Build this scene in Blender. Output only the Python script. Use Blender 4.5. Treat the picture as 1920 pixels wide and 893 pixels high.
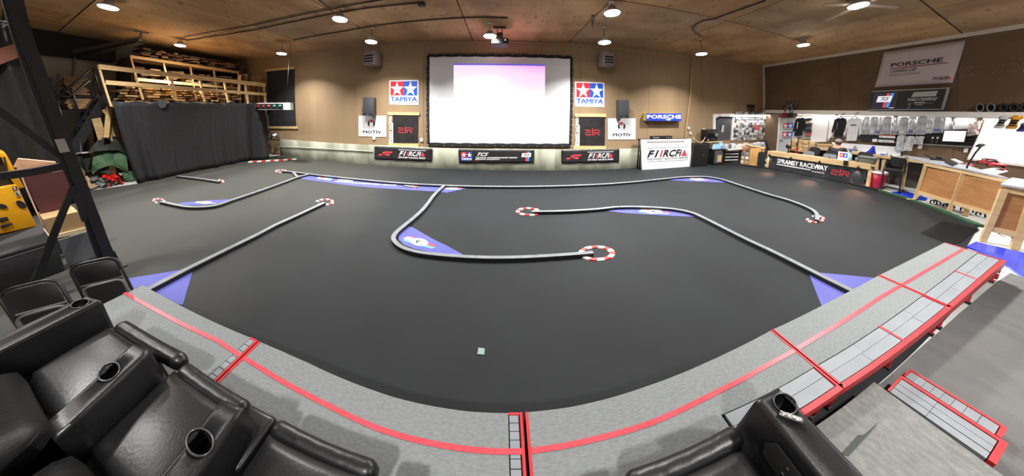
import bpy, bmesh, math, random
from mathutils import Vector, Matrix
random.seed(7)
for o in list(bpy.data.objects): bpy.data.objects.remove(o)
SC = bpy.context.scene
COL = SC.collection

# ---------------------------------------------------------------- camera (wide panoramic lens, eye 1.86 m above the track)
F, CY, PIT, ROLL = 385.61294, 217.92224, -0.0322125, -0.0107495
A2, A3, A4, CX, PSI = -0.0772533, -0.0512706, 0.0083252, 960 - 30.932441, 0.0205414
EYE = Vector((0.0, 0.0, 1.86))
cam = bpy.data.cameras.new('camera'); camo = bpy.data.objects.new('camera', cam); COL.objects.link(camo)
SC.camera = camo
cam.type = 'PANO'; cam.panorama_type = 'FISHEYE_LENS_POLYNOMIAL'; cam.fisheye_fov = 6.28
cam.sensor_fit = 'HORIZONTAL'; cam.sensor_width = 19.2
fm = F / 100.0
cam.fisheye_polynomial_k0 = 0; cam.fisheye_polynomial_k1 = -1 / fm; cam.fisheye_polynomial_k2 = -A2 / fm**2
cam.fisheye_polynomial_k3 = -A3 / fm**3; cam.fisheye_polynomial_k4 = -A4 / fm**4
cam.shift_x = -(CX - 960) / 1920; cam.shift_y = (CY - 446.5) / 893
cam.clip_start = 0.01
def cam2world(d):
    x, y, z = d
    c, s = math.cos(ROLL), math.sin(ROLL); x, z = c * x + s * z, -s * x + c * z
    c, s = math.cos(PIT), math.sin(PIT); y, z = c * y - s * z, s * y + c * z
    c, s = math.cos(PSI), math.sin(PSI); x, y = c * x - s * y, s * x + c * y
    return Vector((x, y, z))
_r, _u, _f = cam2world((1, 0, 0)), cam2world((0, 0, 1)), cam2world((0, 1, 0))
camo.matrix_world = Matrix(((_r.x, _u.x, -_f.x, EYE.x), (_r.y, _u.y, -_f.y, EYE.y), (_r.z, _u.z, -_f.z, EYE.z), (0, 0, 0, 1)))

# ---------------------------------------------------------------- world, exposure
wd = bpy.data.worlds.new('world'); SC.world = wd; wd.use_nodes = True
wd.node_tree.nodes['Background'].inputs[0].default_value = (0.6, 0.65, 0.7, 1)
wd.node_tree.nodes['Background'].inputs[1].default_value = 0.02
SC.view_settings.view_transform = 'Standard'; SC.view_settings.look = 'None'
SC.view_settings.exposure = 0.0; SC.view_settings.gamma = 1.0
SC.cycles.max_bounces = 7; SC.cycles.diffuse_bounces = 4; SC.cycles.glossy_bounces = 3
SC.cycles.transmission_bounces = 4; SC.cycles.transparent_max_bounces = 6
SC.cycles.sample_clamp_indirect = 6.0; SC.cycles.caustics_reflective = False; SC.cycles.caustics_refractive = False

LAMP_W = 140.0        # watts of one hanging high-bay lamp, straight down
CEIL_FILL = 4.6      # watts of a weak point light added under each lamp to brighten the ceiling

# room: X along the back wall, Y away from the viewer, floor at z = 0
BACK, RIGHT, LEFT, NEAR, TOP = 6.38, 11.4, -12.4, -3.6, 3.97

# ---------------------------------------------------------------- picture point -> point of the place
def ray(x, y):
    X, Y = x - CX, CY - y; r = math.hypot(X, Y) + 1e-9; t = r / F
    a = t + A2 * t**2 + A3 * t**3 + A4 * t**4
    s = math.sin(a) / r
    return cam2world((X * s, math.cos(a), Y * s))
def fl(x, y, z=0.0): d = ray(x, y); return EYE + d * ((z - EYE.z) / d.z)
def bw(x, y, Y=BACK): d = ray(x, y); return EYE + d * (Y / d.y)
def rw(x, y, X=RIGHT): d = ray(x, y); return EYE + d * (X / d.x)
def ad(x, y, D): d = ray(x, y); return EYE + d * (D / math.hypot(d.x, d.y))
def over(p, x, y):                       # straight above/below p: height at which the picture row is met
    return Vector((p.x, p.y, ad(x, y, math.hypot(p.x, p.y)).z))
V = Vector

# ---------------------------------------------------------------- materials
def lin(c):
    c = c / 255.0
    return c / 12.92 if c <= 0.04045 else ((c + 0.055) / 1.055) ** 2.4
def rgb(t): return (lin(t[0]), lin(t[1]), lin(t[2]), 1)
MATS = {}
def mat(name, c, rough=0.6, metal=0.0, c2=None, scale=6.0, stretch=(1, 1, 1), bump=0.0, bscale=None, detail=4, emit=None, coat=0.0, alpha=None, spec=None, contrast=(0.35, 0.65)):
    if name in MATS: return MATS[name]
    m = bpy.data.materials.new(name); m.use_nodes = True; nt = m.node_tree; b = nt.nodes['Principled BSDF']
    b.inputs['Base Color'].default_value = rgb(c); b.inputs['Roughness'].default_value = rough; b.inputs['Metallic'].default_value = metal
    if spec is not None: b.inputs['Specular IOR Level'].default_value = spec
    if coat: b.inputs['Coat Weight'].default_value = coat
    if c2 is not None or bump:
        tc = nt.nodes.new('ShaderNodeTexCoord'); mp = nt.nodes.new('ShaderNodeMapping'); mp.inputs['Scale'].default_value = stretch
        nt.links.new(tc.outputs['Object'], mp.inputs[0])
    if c2 is not None:
        n = nt.nodes.new('ShaderNodeTexNoise'); n.inputs['Scale'].default_value = scale; n.inputs['Detail'].default_value = detail
        nt.links.new(mp.outputs[0], n.inputs[0])
        r = nt.nodes.new('ShaderNodeValToRGB'); r.color_ramp.elements[0].color = rgb(c); r.color_ramp.elements[1].color = rgb(c2)
        r.color_ramp.elements[0].position = contrast[0]; r.color_ramp.elements[1].position = contrast[1]
        nt.links.new(n.outputs[0], r.inputs[0]); nt.links.new(r.outputs[0], b.inputs['Base Color'])
    if bump:
        n2 = nt.nodes.new('ShaderNodeTexNoise'); n2.inputs['Scale'].default_value = bscale or scale * 4; n2.inputs['Detail'].default_value = 3
        nt.links.new(mp.outputs[0], n2.inputs[0])
        bp = nt.nodes.new('ShaderNodeBump'); bp.inputs['Strength'].default_value = bump; bp.inputs['Distance'].default_value = 0.02
        nt.links.new(n2.outputs[0], bp.inputs['Height']); nt.links.new(bp.outputs[0], b.inputs['Normal'])
    if emit is not None:
        b.inputs['Emission Color'].default_value = rgb(c); b.inputs['Emission Strength'].default_value = emit
    if alpha is not None: b.inputs['Alpha'].default_value = alpha
    MATS[name] = m; return m

# ---------------------------------------------------------------- mesh building
class MB:
    def __init__(s): s.v = []; s.f = []; s.smooth = set()
    def add(s, vs, fs, smooth=False):
        o = len(s.v); s.v += [Vector(p) for p in vs]
        for f in fs:
            if smooth: s.smooth.add(len(s.f))
            s.f.append([i + o for i in f])
        return s
    def hexa(s, b, t):                       # bottom 4, top 4 (same order)
        return s.add(list(b) + list(t), [(3, 2, 1, 0), (4, 5, 6, 7), (0, 1, 5, 4), (1, 2, 6, 5), (2, 3, 7, 6), (3, 0, 4, 7)])
    def box(s, x0, x1, y0, y1, z0, z1):
        return s.hexa([(x0, y0, z0), (x1, y0, z0), (x1, y1, z0), (x0, y1, z0)], [(x0, y0, z1), (x1, y0, z1), (x1, y1, z1), (x0, y1, z1)])
    def beam(s, p, q, w, h, up=(0, 0, 1)):   # bar from p to q, w wide, h along up
        p, q = V(p), V(q); d = (q - p).normalized(); u = V(up)
        if abs(d.dot(u)) > 0.98: u = V((0, 1, 0))
        a = d.cross(u).normalized() * (w / 2); c = a.cross(d).normalized() * (h / 2)
        return s.hexa([p - a - c, p + a - c, p + a + c, p - a + c], [q - a - c, q + a - c, q + a + c, q - a + c])
    def prism(s, pts, off):                  # polygon pts (3d) swept by off
        n = len(pts); off = V(off)
        return s.add([V(p) for p in pts] + [V(p) + off for p in pts], [list(range(n - 1, -1, -1)), list(range(n, 2 * n))] + [(i, (i + 1) % n, n + (i + 1) % n, n + i) for i in range(n)])
    def tube(s, path, r, n=8, closed=False, caps=True):
        path = [V(p) for p in path]; rings = []; m = len(path)
        for i, p in enumerate(path):
            a = path[i - 1] if (i > 0 or closed) else p; b = path[(i + 1) % m] if (i < m - 1 or closed) else p
            d = (b - a)
            d = d.normalized() if d.length > 1e-9 else V((0, 0, 1))
            if i == 0 or not rings: u = d.cross(V((0, 0, 1)) if abs(d.z) < 0.9 else V((1, 0, 0))).normalized()
            else: u = (u - d * u.dot(d)).normalized()
            w = d.cross(u); rr = r[i] if isinstance(r, (list, tuple)) else r
            rings.append([p + (u * math.cos(k * 2 * math.pi / n) + w * math.sin(k * 2 * math.pi / n)) * rr for k in range(n)])
        vs = [q for R in rings for q in R]; fs = []
        for i in range(m if closed else m - 1):
            j = (i + 1) % m
            for k in range(n): fs.append((i * n + k, i * n + (k + 1) % n, j * n + (k + 1) % n, j * n + k))
        s.add(vs, fs, True)
        if caps and not closed:
            o = len(s.v) - len(vs); s.f.append([o + k for k in range(n - 1, -1, -1)]); s.f.append([o + (m - 1) * n + k for k in range(n)])
        return s
    def lathe(s, c, prof, n=20, axis=(0, 0, 1), sx=1.0, sy=1.0):   # prof: (radius, height) pairs
        ax = V(axis).normalized(); u = ax.cross(V((0, 1, 0)) if abs(ax.y) < 0.9 else V((1, 0, 0))).normalized(); w = ax.cross(u)
        vs = []; fs = []; c = V(c); m = len(prof)
        for r, h in prof:
            for k in range(n):
                t = 2 * math.pi * k / n; vs.append(c + u * (math.cos(t) * r * sx) + w * (math.sin(t) * r * sy) + ax * h)
        for i in range(m - 1):
            for k in range(n): fs.append((i * n + k, i * n + (k + 1) % n, (i + 1) * n + (k + 1) % n, (i + 1) * n + k))
        s.add(vs, fs, True); o = len(s.v) - len(vs)
        if prof[0][0] > 1e-6: s.f.append([o + k for k in range(n - 1, -1, -1)])
        if prof[-1][0] > 1e-6: s.f.append([o + (m - 1) * n + k for k in range(n)])
        return s
    def grid(s, rows, smooth=True, thick=None):   # rows of points -> sheet
        n = len(rows[0]); vs = [p for R in rows for p in R]
        fs = [(i * n + k, i * n + k + 1, (i + 1) * n + k + 1, (i + 1) * n + k) for i in range(len(rows) - 1) for k in range(n - 1)]
        return s.add(vs, fs, smooth)
    def build(s, name, m, parent=None, bevel=0.0, seg=2, smooth_all=False, solid=None):
        off = V((0, 0, 0)); q = parent
        while q is not None: off += q.location; q = q.parent
        me = bpy.data.meshes.new(name)
        me.from_pydata([tuple(p - off) for p in s.v], [], s.f)
        bm = bmesh.new(); bm.from_mesh(me)
        if solid is None: bmesh.ops.recalc_face_normals(bm, faces=bm.faces)
        if bevel > 0:
            bmesh.ops.bevel(bm, geom=[e for e in bm.edges if len(e.link_faces) == 2 and e.calc_face_angle(0) > 0.5], offset=bevel, segments=seg, profile=0.5, affect='EDGES', clamp_overlap=True)
        bm.to_mesh(me); bm.free()
        if smooth_all or bevel > 0:
            for p in me.polygons: p.use_smooth = True
        elif s.smooth:
            for i in s.smooth:
                if i < len(me.polygons): me.polygons[i].use_smooth = True
        if m: me.materials.append(m)
        o = bpy.data.objects.new(name, me); COL.objects.link(o); o.parent = parent
        if solid:
            md = o.modifiers.new('thickness', 'SOLIDIFY'); md.thickness = solid; md.offset = 0
        if bevel > 0 or smooth_all:
            try: me.set_sharp_from_angle(angle=math.radians(50))
            except Exception: pass
        return o
def tag(o, label=None, cat=None, group=None, kind=None):
    if label: o['label'] = label
    if cat: o['category'] = cat
    if group: o['group'] = group
    if kind: o['kind'] = kind
    return o
def thing(name, label, cat, loc, group=None):
    o = bpy.data.objects.new(name, None); COL.objects.link(o); o.location = loc; o.empty_display_size = 0.1
    return tag(o, label, cat, group)
def struct(name, mb, m, parent=None, **k):
    o = mb.build(name, m, parent, **k)
    if parent is None: o['kind'] = 'structure'
    return o
def copy_tree(o, parent=None):
    c = o.copy(); COL.objects.link(c); c.parent = parent
    for ch in list(o.children): copy_tree(ch, c)
    return c

# ---------------------------------------------------------------- flat print on a four-cornered panel (TL, TR, BR, BL)
class Panel:
    def __init__(s, tl, tr, br, bl): s.q = [V(tl), V(tr), V(br), V(bl)]; s.n = (s.q[3] - s.q[0]).cross(s.q[1] - s.q[0]).normalized(); \
        s.n = -s.n if s.n.dot(EYE - s.q[0]) < 0 else s.n
    def at(s, u, v, off=0.0):                # u right, v down, 0..1
        a = s.q[0].lerp(s.q[1], u); b = s.q[3].lerp(s.q[2], u); return a.lerp(b, v) + s.n * off
    def plate(s, th, u0=0, u1=1, v0=0, v1=1, off=0.0):
        c = [s.at(u0, v0, off), s.at(u1, v0, off), s.at(u1, v1, off), s.at(u0, v1, off)]
        return MB().hexa([p - s.n * th for p in c], c)
    def poly(s, pts, off=0.004, th=0.003):
        return MB().prism([s.at(u, v, off - th) for u, v in pts], s.n * th)
    def sub(s, u0, u1, v0, v1): return Panel(s.at(u0, v0), s.at(u1, v0), s.at(u1, v1), s.at(u0, v1))
_TXT = {}
def text_geo(t, bold=False):
    k = (t, bold)
    if k not in _TXT:
        cu = bpy.data.curves.new('lettering', 'FONT'); cu.body = t; cu.resolution_u = 2
        if bold: cu.offset = 0.0
        ob = bpy.data.objects.new('lettering', cu); COL.objects.link(ob)
        dg = bpy.context.evaluated_depsgraph_get(); me = ob.evaluated_get(dg).to_mesh()
        vs = [tuple(v.co) for v in me.vertices]; fs = [tuple(p.vertices) for p in me.polygons]
        x0, x1 = min(v[0] for v in vs), max(v[0] for v in vs); y0, y1 = min(v[1] for v in vs), max(v[1] for v in vs)
        bpy.data.objects.remove(ob); bpy.data.curves.remove(cu)
        _TXT[k] = ([((v[0] - x0) / (x1 - x0), (y1 - v[1]) / max(1e-6, y1 - y0)) for v in vs], fs)
    return _TXT[k]
def text(panel, t, u0, u1, v0, v1, m, parent, name='lettering', off=0.004, slant=0.0, bold=True, turn=False):
    vs, fs = text_geo(t, bold); w = u1 - u0
    uv = []
    for a, b in vs:
        if turn: a, b = b, 1 - a
        uv.append((u0 + w * (a * (1 - slant) + slant * (1 - b)), v0 + (v1 - v0) * b))
    du, dv = ((v1 - v0) / len(t) * .0 + w * .05, (v1 - v0) / len(t) * .07) if turn else (w / len(t) * .05, (v1 - v0) * .04)
    shifts = [(du, 0), (-du, 0), (0, dv), (0, -dv)] if bold else [(0, 0)]     # heavy strokes: the outline laid down four times, slightly apart
    def lay(ids, nm):
        S_ = set(ids); mp = {i: k for k, i in enumerate(ids)}; F_ = [[mp[i] for i in f] for f in fs if f[0] in S_]; mb = MB()
        for k, (x, y) in enumerate(shifts): mb.add([panel.at(uv[i][0] + x, uv[i][1] + y, off + k * .0002) for i in ids], F_)
        return mb.build(nm, m, parent, solid=0.0015)
    if not (1 < len(t) <= 4 or ' ' in t): return lay(list(range(len(uv))), name)
    par = list(range(len(uv)))               # short words: every letter a part; lines: every word a part
    def find(i):
        while par[i] != i: par[i] = par[par[i]]; i = par[i]
        return i
    for f in fs:
        for i in f[1:]: par[find(i)] = find(f[0])
    comp = {}
    for i in range(len(uv)): comp.setdefault(find(i), []).append(i)
    comp = list(comp.values())
    if len(t) > 4:
        iv = sorted((min(vs[i][0] for i in c), max(vs[i][0] for i in c), c) for c in comp)
        gaps = []; e_ = iv[0][1]
        for k in range(1, len(iv)): gaps.append((iv[k][0] - e_, k)); e_ = max(e_, iv[k][1])
        cut = [0] + sorted(k for g, k in sorted(gaps, reverse=True)[:t.count(' ')]) + [len(iv)]
        comp = [[i for x in iv[a_:b_] for i in x[2]] for a_, b_ in zip(cut[:-1], cut[1:])]
    for ids in comp: o = lay(ids, 'letter' if len(t) <= 4 else name)
    return o
def nth(n): return '%d%s' % (n, 'th' if 10 < n % 100 < 14 else {1: 'st', 2: 'nd', 3: 'rd'}.get(n % 10, 'th'))
def strokes(panel, lines, width, off=0.004, th=0.003):    # uv polylines drawn as flat bars
    mb = MB()
    for L in lines:
        for (a, b) in zip(L[:-1], L[1:]):
            p, q = panel.at(*a, off), panel.at(*b, off); d = (q - p)
            if d.length < 1e-9: continue
            e = d.normalized() * width * 0.5
            mb.beam(p - e, q + e, width, th, panel.n)
    return mb
def star(cx, cy, rx, ry): return [(cx + math.sin(i * math.pi / 5) * rx * (1 if i % 2 == 0 else 0.40), cy - math.cos(i * math.pi / 5) * ry * (1 if i % 2 == 0 else 0.40)) for i in range(10)]
# ================================================================ ROOM
M_plate = mat('white_trim', (214, 208, 200), 0.5)
M_conc_floor = mat('pale_concrete', (214, 214, 210), 0.45, c2=(186, 186, 182), scale=1.6, bump=0.05)
M_wall = mat('tan_wall_board', (150, 126, 96), 0.75, c2=(144, 120, 90), scale=2.5, stretch=(1, 1, .3), bump=0.03)
M_wall_dark = mat('brown_wall_board', (112, 90, 68), 0.75, c2=(102, 81, 61), scale=2.0, bump=0.03)
M_ceil = mat('ceiling_plywood', (186, 150, 106), 0.8, c2=(160, 124, 84), scale=1.3, stretch=(1.0, 0.35, 1), bump=0.1, bscale=9, detail=8)
M_ceil2 = mat('ceiling_plywood_grey', (176, 146, 112), 0.8, c2=(152, 122, 90), scale=1.7, stretch=(0.4, 1.0, 1), bump=0.1, bscale=9, detail=8)
for m_ in (M_ceil, M_ceil2):          # dark flecks and water stains in the plywood
    nt = m_.node_tree; b = nt.nodes['Principled BSDF']; src = b.inputs['Base Color'].links[0].from_socket
    tc_ = nt.nodes.new('ShaderNodeTexCoord'); cur = src
    for sc_, lo_, hi_, col_ in ((7.0, .63, .70, (84, 62, 44)), (1.1, .52, .72, (128, 98, 66)), (23.0, .70, .74, (60, 46, 36))):
        n_ = nt.nodes.new('ShaderNodeTexNoise'); n_.inputs['Scale'].default_value = sc_; n_.inputs['Detail'].default_value = 3; nt.links.new(tc_.outputs['Object'], n_.inputs[0])
        r_ = nt.nodes.new('ShaderNodeMapRange'); r_.inputs['From Min'].default_value = lo_; r_.inputs['From Max'].default_value = hi_; r_.inputs['To Max'].default_value = .75; nt.links.new(n_.outputs[0], r_.inputs['Value'])
        x_ = nt.nodes.new('ShaderNodeMix'); x_.data_type = 'RGBA'; x_.inputs['B'].default_value = rgb(col_); nt.links.new(cur, x_.inputs['A']); nt.links.new(r_.outputs[0], x_.inputs['Factor']); cur = x_.outputs['Result']
    nt.links.new(cur, b.inputs['Base Color'])
M_darkgap = mat('dark_gap', (40, 32, 26), 0.9)
M_concrete = mat('stained_concrete', (186, 188, 168), 0.8, c2=(138, 140, 122), scale=2.2, stretch=(1, 1, .35), bump=0.15, detail=8)
M_greywall = mat('grey_painted_wall', (168, 162, 150), 0.8, c2=(156, 150, 138), scale=2)

struct('floor', MB().box(LEFT, RIGHT, NEAR, BACK + .1, -0.12, -0.012), M_conc_floor)
# walls
wb = struct('wall_back', MB().box(LEFT, RIGHT + .1, BACK, BACK + 0.1, -0.1, TOP), M_wall)
xs = [LEFT, -9.75, -7.3, -4.85, -2.4, 0.05, 2.5, 4.95, 7.4, 9.85, RIGHT]
for a, b in zip(xs[:-1], xs[1:]):
    struct('wall_panel', MB().box(a + .004, b - .004, BACK - .018, BACK, 0.62, TOP - 0.05), M_wall, wb)
wr = struct('wall_right', MB().box(RIGHT, RIGHT + 0.1, NEAR, BACK, -0.1, TOP), M_wall_dark)
for a, b in ((-3.6, -1.2), (-1.2, 1.2), (1.2, 3.64), (3.64, 6.08)):
    struct('wall_panel', MB().box(RIGHT - .018, RIGHT, a + .004, b - .004, 0.0, TOP - 0.08), M_wall_dark, wr)
struct('wall_left', MB().box(LEFT - 0.1, LEFT, NEAR, BACK, -0.1, TOP), M_greywall)
struct('wall_near', MB().box(LEFT, RIGHT, NEAR - 0.1, NEAR, -0.1, TOP), M_wall_dark)
# ceiling: plywood sheets with open joints
cl = struct('ceiling', MB().box(LEFT - .1, RIGHT + .1, NEAR - .1, BACK + .1, TOP + 0.02, TOP + 0.12), M_darkgap)
cx_ = [LEFT, -9.5, -6.25, -3.65, -0.85, 2.1, 5.2, 8.35, RIGHT]; cy_ = [NEAR, -1.5, 1.1, 3.6, BACK]
k = 0
for a, b in zip(cx_[:-1], cx_[1:]):
    for c, d in zip(cy_[:-1], cy_[1:]):
        k += 1
        struct('ceiling_panel', MB().box(a + .014, b - .014, c + .014, d - .014, TOP, TOP + 0.02), M_ceil if (k * 7) % 3 else M_ceil2, cl)
# trims along the ceiling
struct('trim_1', MB().box(RIGHT - 0.07, RIGHT - .018, NEAR, BACK, TOP - 0.09, TOP), M_plate)
struct('trim_2', MB().box(LEFT, RIGHT - .07, BACK - 0.05, BACK - .018, TOP - 0.05, TOP), mat('trim_tan', (150, 124, 96), 0.6))
struct('trim_3', MB().box(RIGHT - 0.06, RIGHT - .018, BACK - 0.09, BACK - 0.018, 2.1, TOP - .09), M_plate)
# low concrete wall along the track: cast sections
xs = [-8.6, -6.6, -4.35, -2.3, -0.2, 1.75, 3.7, 5.55, 7.75]
cw = struct('wall_concrete', MB().box(-8.6, 7.75, BACK - 0.05, BACK - .02, -0.01, 0.62), M_concrete)
for a, b in zip(xs[:-1], xs[1:]):
    struct('concrete_section', MB().box(a + .003, b - .003, BACK - 0.10, BACK - .05, -0.01, 0.66 + random.uniform(-.012, .012)), M_concrete, cw, bevel=.008, seg=1)

# ================================================================ TRACK FLOOR
def flat(name, pts, m, top, th, parent=None):     # flat sheet from picture points
    P = [fl(x, y, top) for x, y in pts]
    return MB().prism([p - V((0, 0, th)) for p in P], (0, 0, th)).build(name, m, parent)
def m_carpet():
    m = mat('black_carpet', (25, 27, 29), 0.7, c2=(31, 34, 36), scale=1.1, bump=0.25, bscale=260, detail=6, spec=0.3, contrast=(.3, .7))
    # dusty worn area in the left part of the track
    nt = m.node_tree; b = nt.nodes['Principled BSDF']; src = b.inputs['Base Color'].links[0].from_socket
    tc_ = nt.nodes.new('ShaderNodeTexCoord'); sx = nt.nodes.new('ShaderNodeSeparateXYZ'); nt.links.new(tc_.outputs['Object'], sx.inputs[0])
    nz = nt.nodes.new('ShaderNodeTexNoise'); nz.inputs['Scale'].default_value = .8; nz.inputs['Detail'].default_value = 6; nt.links.new(tc_.outputs['Object'], nz.inputs[0])
    m1 = nt.nodes.new('ShaderNodeMath'); m1.operation = 'MULTIPLY_ADD'; m1.inputs[1].default_value = 3.0; nt.links.new(nz.outputs[0], m1.inputs[0]); nt.links.new(sx.outputs['X'], m1.inputs[2])
    mr = nt.nodes.new('ShaderNodeMapRange'); mr.inputs['From Min'].default_value = -.5; mr.inputs['From Max'].default_value = -3.6; nt.links.new(m1.outputs[0], mr.inputs['Value'])
    mx = nt.nodes.new('ShaderNodeMix'); mx.data_type = 'RGBA'; mx.inputs['B'].default_value = rgb((60, 60, 55)); nt.links.new(src, mx.inputs['A']); nt.links.new(mr.outputs[0], mx.inputs['Factor']); nt.links.new(mx.outputs['Result'], b.inputs['Base Color'])
    return m
tc = MB().prism([(-8.75, 6.27, -.012), (-8.9, 5.2, -.012), (-9.05, 2.9, -.012), (-9.0, 2.0, -.012), (-9.4, 1.1, -.012), (-9.4, -.6, -.012), (-2.6, -.6, -.012), (-2.6, .25, -.012),
                 (5.55, .25, -.012), (7.0, .47, -.012), (8.72, .53, -.012), (9.32, 1.12, -.012), (9.76, 2.1, -.012), (9.6, 3.4, -.012), (9.32, 4.92, -.012), (7.9, 6.27, -.012)], (0, 0, .012)).build('track_carpet', m_carpet())
tag(tc, 'huge black carpet of the race track covering the hall floor', 'carpet')
M_turf = mat('green_turf', (52, 92, 60), 0.95, c2=(38, 70, 46), scale=30, bump=0.5, bscale=300)
M_blackrub = mat('black_rubber', (22, 22, 23), 0.6)
# black edging, then green turf edging along the pit side
def edge_strip(name, label, cat, pts, w, h, m):
    P = [fl(*q) for q in pts]; mb = MB()
    for a, b in zip(P[:-1], P[1:]): mb.beam(a + V((0, 0, h / 2)), b + V((0, 0, h / 2)), w, h)
    return tag(mb.build(name, m), label, cat)
edge_strip('edging_board', 'low black edging board along the pit side of the track under the counter banner', 'edging', [(1327, 305), (1385, 310), (1440, 317), (1500, 327), (1570, 341), (1645, 358.5)], .06, .055, M_blackrub)
edge_strip('turf_strip', 'green artificial turf strip edging the track before the wooden counters', 'turf', [(1646, 357.5), (1700, 373), (1760, 394), (1800, 410), (1838, 425)], .13, .03, M_turf)
o = flat('turf_corner', [(466, 303), (476, 298), (500, 294.5), (556, 297.5), (520, 301)], M_turf, .012, .01); tag(o, 'green artificial turf patch in the far corner beside the black curtain', 'turf')
# grey floor carpet, lower right behind the stage
M_gcarp = mat('grey_floor_carpet', (108, 107, 106), 0.9, c2=(101, 100, 99), scale=5, bump=0.3, bscale=200, contrast=(.4, .6))
P = [fl(*q) for q in [(1640, 725), (1655, 717), (1707, 670), (1737, 643), (1800, 587), (1870, 528), (1895, 512), (1919, 522)]]
P = [p.xy.to_3d() for p in P]
P += [V((6.6, -1.2, 0)), V((2.2, -1.2, 0)), V((2.2, .1, 0))]
o = MB().prism([p - V((0, 0, .012)) for p in P], (0, 0, .014)).build('grey_carpet', M_gcarp); tag(o, 'dark grey floor carpet below the red stage legs', 'carpet')
# blue plastic mats
M_blue = mat('blue_plastic', (28, 62, 205), 0.25, c2=(18, 48, 180), scale=4, coat=.3)
o = flat('blue_mat', [(1830, 453), (1812, 462), (1850, 476), (1892, 500), (1919, 520), (1960, 500), (1919, 474)], M_blue, .012, .02); tag(o, 'shiny bright blue mat at the end of the stage', 'mat')
o = flat('blue_mat', [(1672, 359.5), (1699, 358.5), (1739, 371.5), (1737, 375), (1716, 373)], M_blue, .014, .02); tag(o, 'small blue mat under the first wooden counter leg', 'mat')

# ---------------------------------------------------------------- lamps
M_lamp_body = mat('lamp_white_metal', (190, 190, 188), 0.4)
M_lamp_glow = mat('lamp_glow', (255, 250, 240), 0.5, emit=40.0)
def high_bay(px, py, mount, label, z=None, watts=None):
    m = fl(mount[0], mount[1], TOP); p = over(m, px, py); zz = p.z if z is None else z
    zz = min(zz, TOP - .08)
    r = thing('high_bay_lamp', label, 'lamp', (m.x, m.y, TOP), 'hanging high bay lamps')
    MB().lathe((m.x, m.y, zz), [(.0, .135), (.07, .13), (.085, .06), (.16, .03), (.165, .006), (.15, .004)], 20).build('housing', M_lamp_body, r)
    MB().lathe((m.x, m.y, zz), [(.148, .005), (.14, -.012), (0, -.014)], 20).build('lens', M_lamp_glow, r)
    if zz + .15 < TOP: MB().tube([(m.x, m.y, zz + .13), (m.x, m.y, TOP)], .007, 6).build('hanger', M_blackrub, r)
    MB().lathe((m.x, m.y, TOP), [(.05, -.03), (.05, 0)], 12).build('ceiling_box', M_lamp_body, r)
    l = bpy.data.lights.new('lamp_light', 'AREA'); l.shape = 'DISK'; l.size = .28; l.energy = LAMP_W if watts is None else watts; l.color = (1.0, .985, .965); l.spread = math.radians(130)
    lo = bpy.data.objects.new('lamp_light', l); COL.objects.link(lo); lo.parent = r; lo.location = (0, 0, zz - TOP - .02)
    g = bpy.data.lights.new('ceiling_fill_light', 'POINT'); g.energy = CEIL_FILL; g.shadow_soft_size = .13; g.color = (1.0, .96, .90)
    go = bpy.data.objects.new('ceiling_fill_light', g); COL.objects.link(go); go.parent = r; go.location = (0, 0, zz - TOP - .16)
    return r
for px, py, mt, lb in [
    (530, 101, (530, 78), 'round hanging lamp above the black wall panel left of the left heater'),
    (698, 79, (698, 52), 'round hanging lamp in front of the left unit heater'),
    (919, 68, (919, 42), 'round hanging lamp above the middle of the projection screen'),
    (1132, 80, (1132, 50), 'round hanging lamp in front of the right unit heater'),
    (1310, 102, (1313, 72), 'round hanging lamp by the ceiling conduit right of the right heater'),
    (349, 87, (339, 72), 'round hanging lamp over the lumber loft'),
    (647, 38, (640, 14), 'bright hanging lamp nearer than the left heater lamp'),
    (1146, 25, (1146, 2), 'bright hanging lamp nearer than the right heater lamp'),
    (1496, 86, (1505, 72), 'round hanging lamp near the top of the pit wall'),
    (217, 17, (206, -4), 'large round hanging lamp nearest the black truss post'),
    (1614, 10, (1606, -8), 'large round lamp under the ceiling fan')]:
    high_bay(px, py, mt, lb)
for x, y in ((-4.9, -.3), (-.6, -1.4), (3.4, -.5), (9.6, -.9)):       # the same lamps go on behind the viewer
    r = copy_tree(bpy.data.objects['high_bay_lamp'])
    for c in r.children:
        if c.type == 'LIGHT' and c.data.type == 'AREA': c.data = c.data.copy(); c.data.energy = LAMP_W * .62
    r.location = (x, y, TOP); r['label'] = 'round hanging lamp behind the seats, %s one' % ('left' if x < -3 else 'far right' if x > 6 else 'right' if x > 1 else 'middle'); r['group'] = 'lamps behind the seats'
# ================================================================ TRACK: barriers, hoops, printed mats
M_bar = mat('grey_barrier', (122, 126, 129), 0.6, c2=(106, 110, 113), scale=9)
M_bar_side = mat('barrier_side', (26, 26, 27), 0.7)
M_white = mat('white_paint', (235, 234, 230), 0.45)
M_red = mat('red_paint', (206, 44, 40), 0.5)
M_mat = mat('blue_violet_mat', (78, 80, 158), 0.6, c2=(70, 72, 148), scale=3, bump=.05)
M_logo_red = mat('logo_red', (214, 62, 66), 0.6)
M_logo_blue = mat('logo_blue', (84, 168, 226), 0.6)
M_black = mat('matt_black', (18, 18, 19), 0.7)
def smooth_path(P, n=6):
    out = []
    for i in range(len(P) - 1):
        p0, p1, p2, p3 = P[max(i - 1, 0)], P[i], P[i + 1], P[min(i + 2, len(P) - 1)]
        for k in range(n):
            t = k / n
            out.append(0.5 * ((2 * p1) + (p2 - p0) * t + (2 * p0 - 5 * p1 + 4 * p2 - p3) * t * t + (3 * p1 - p0 - 3 * p2 + p3) * t**3))
    return out + [P[-1]]
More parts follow.
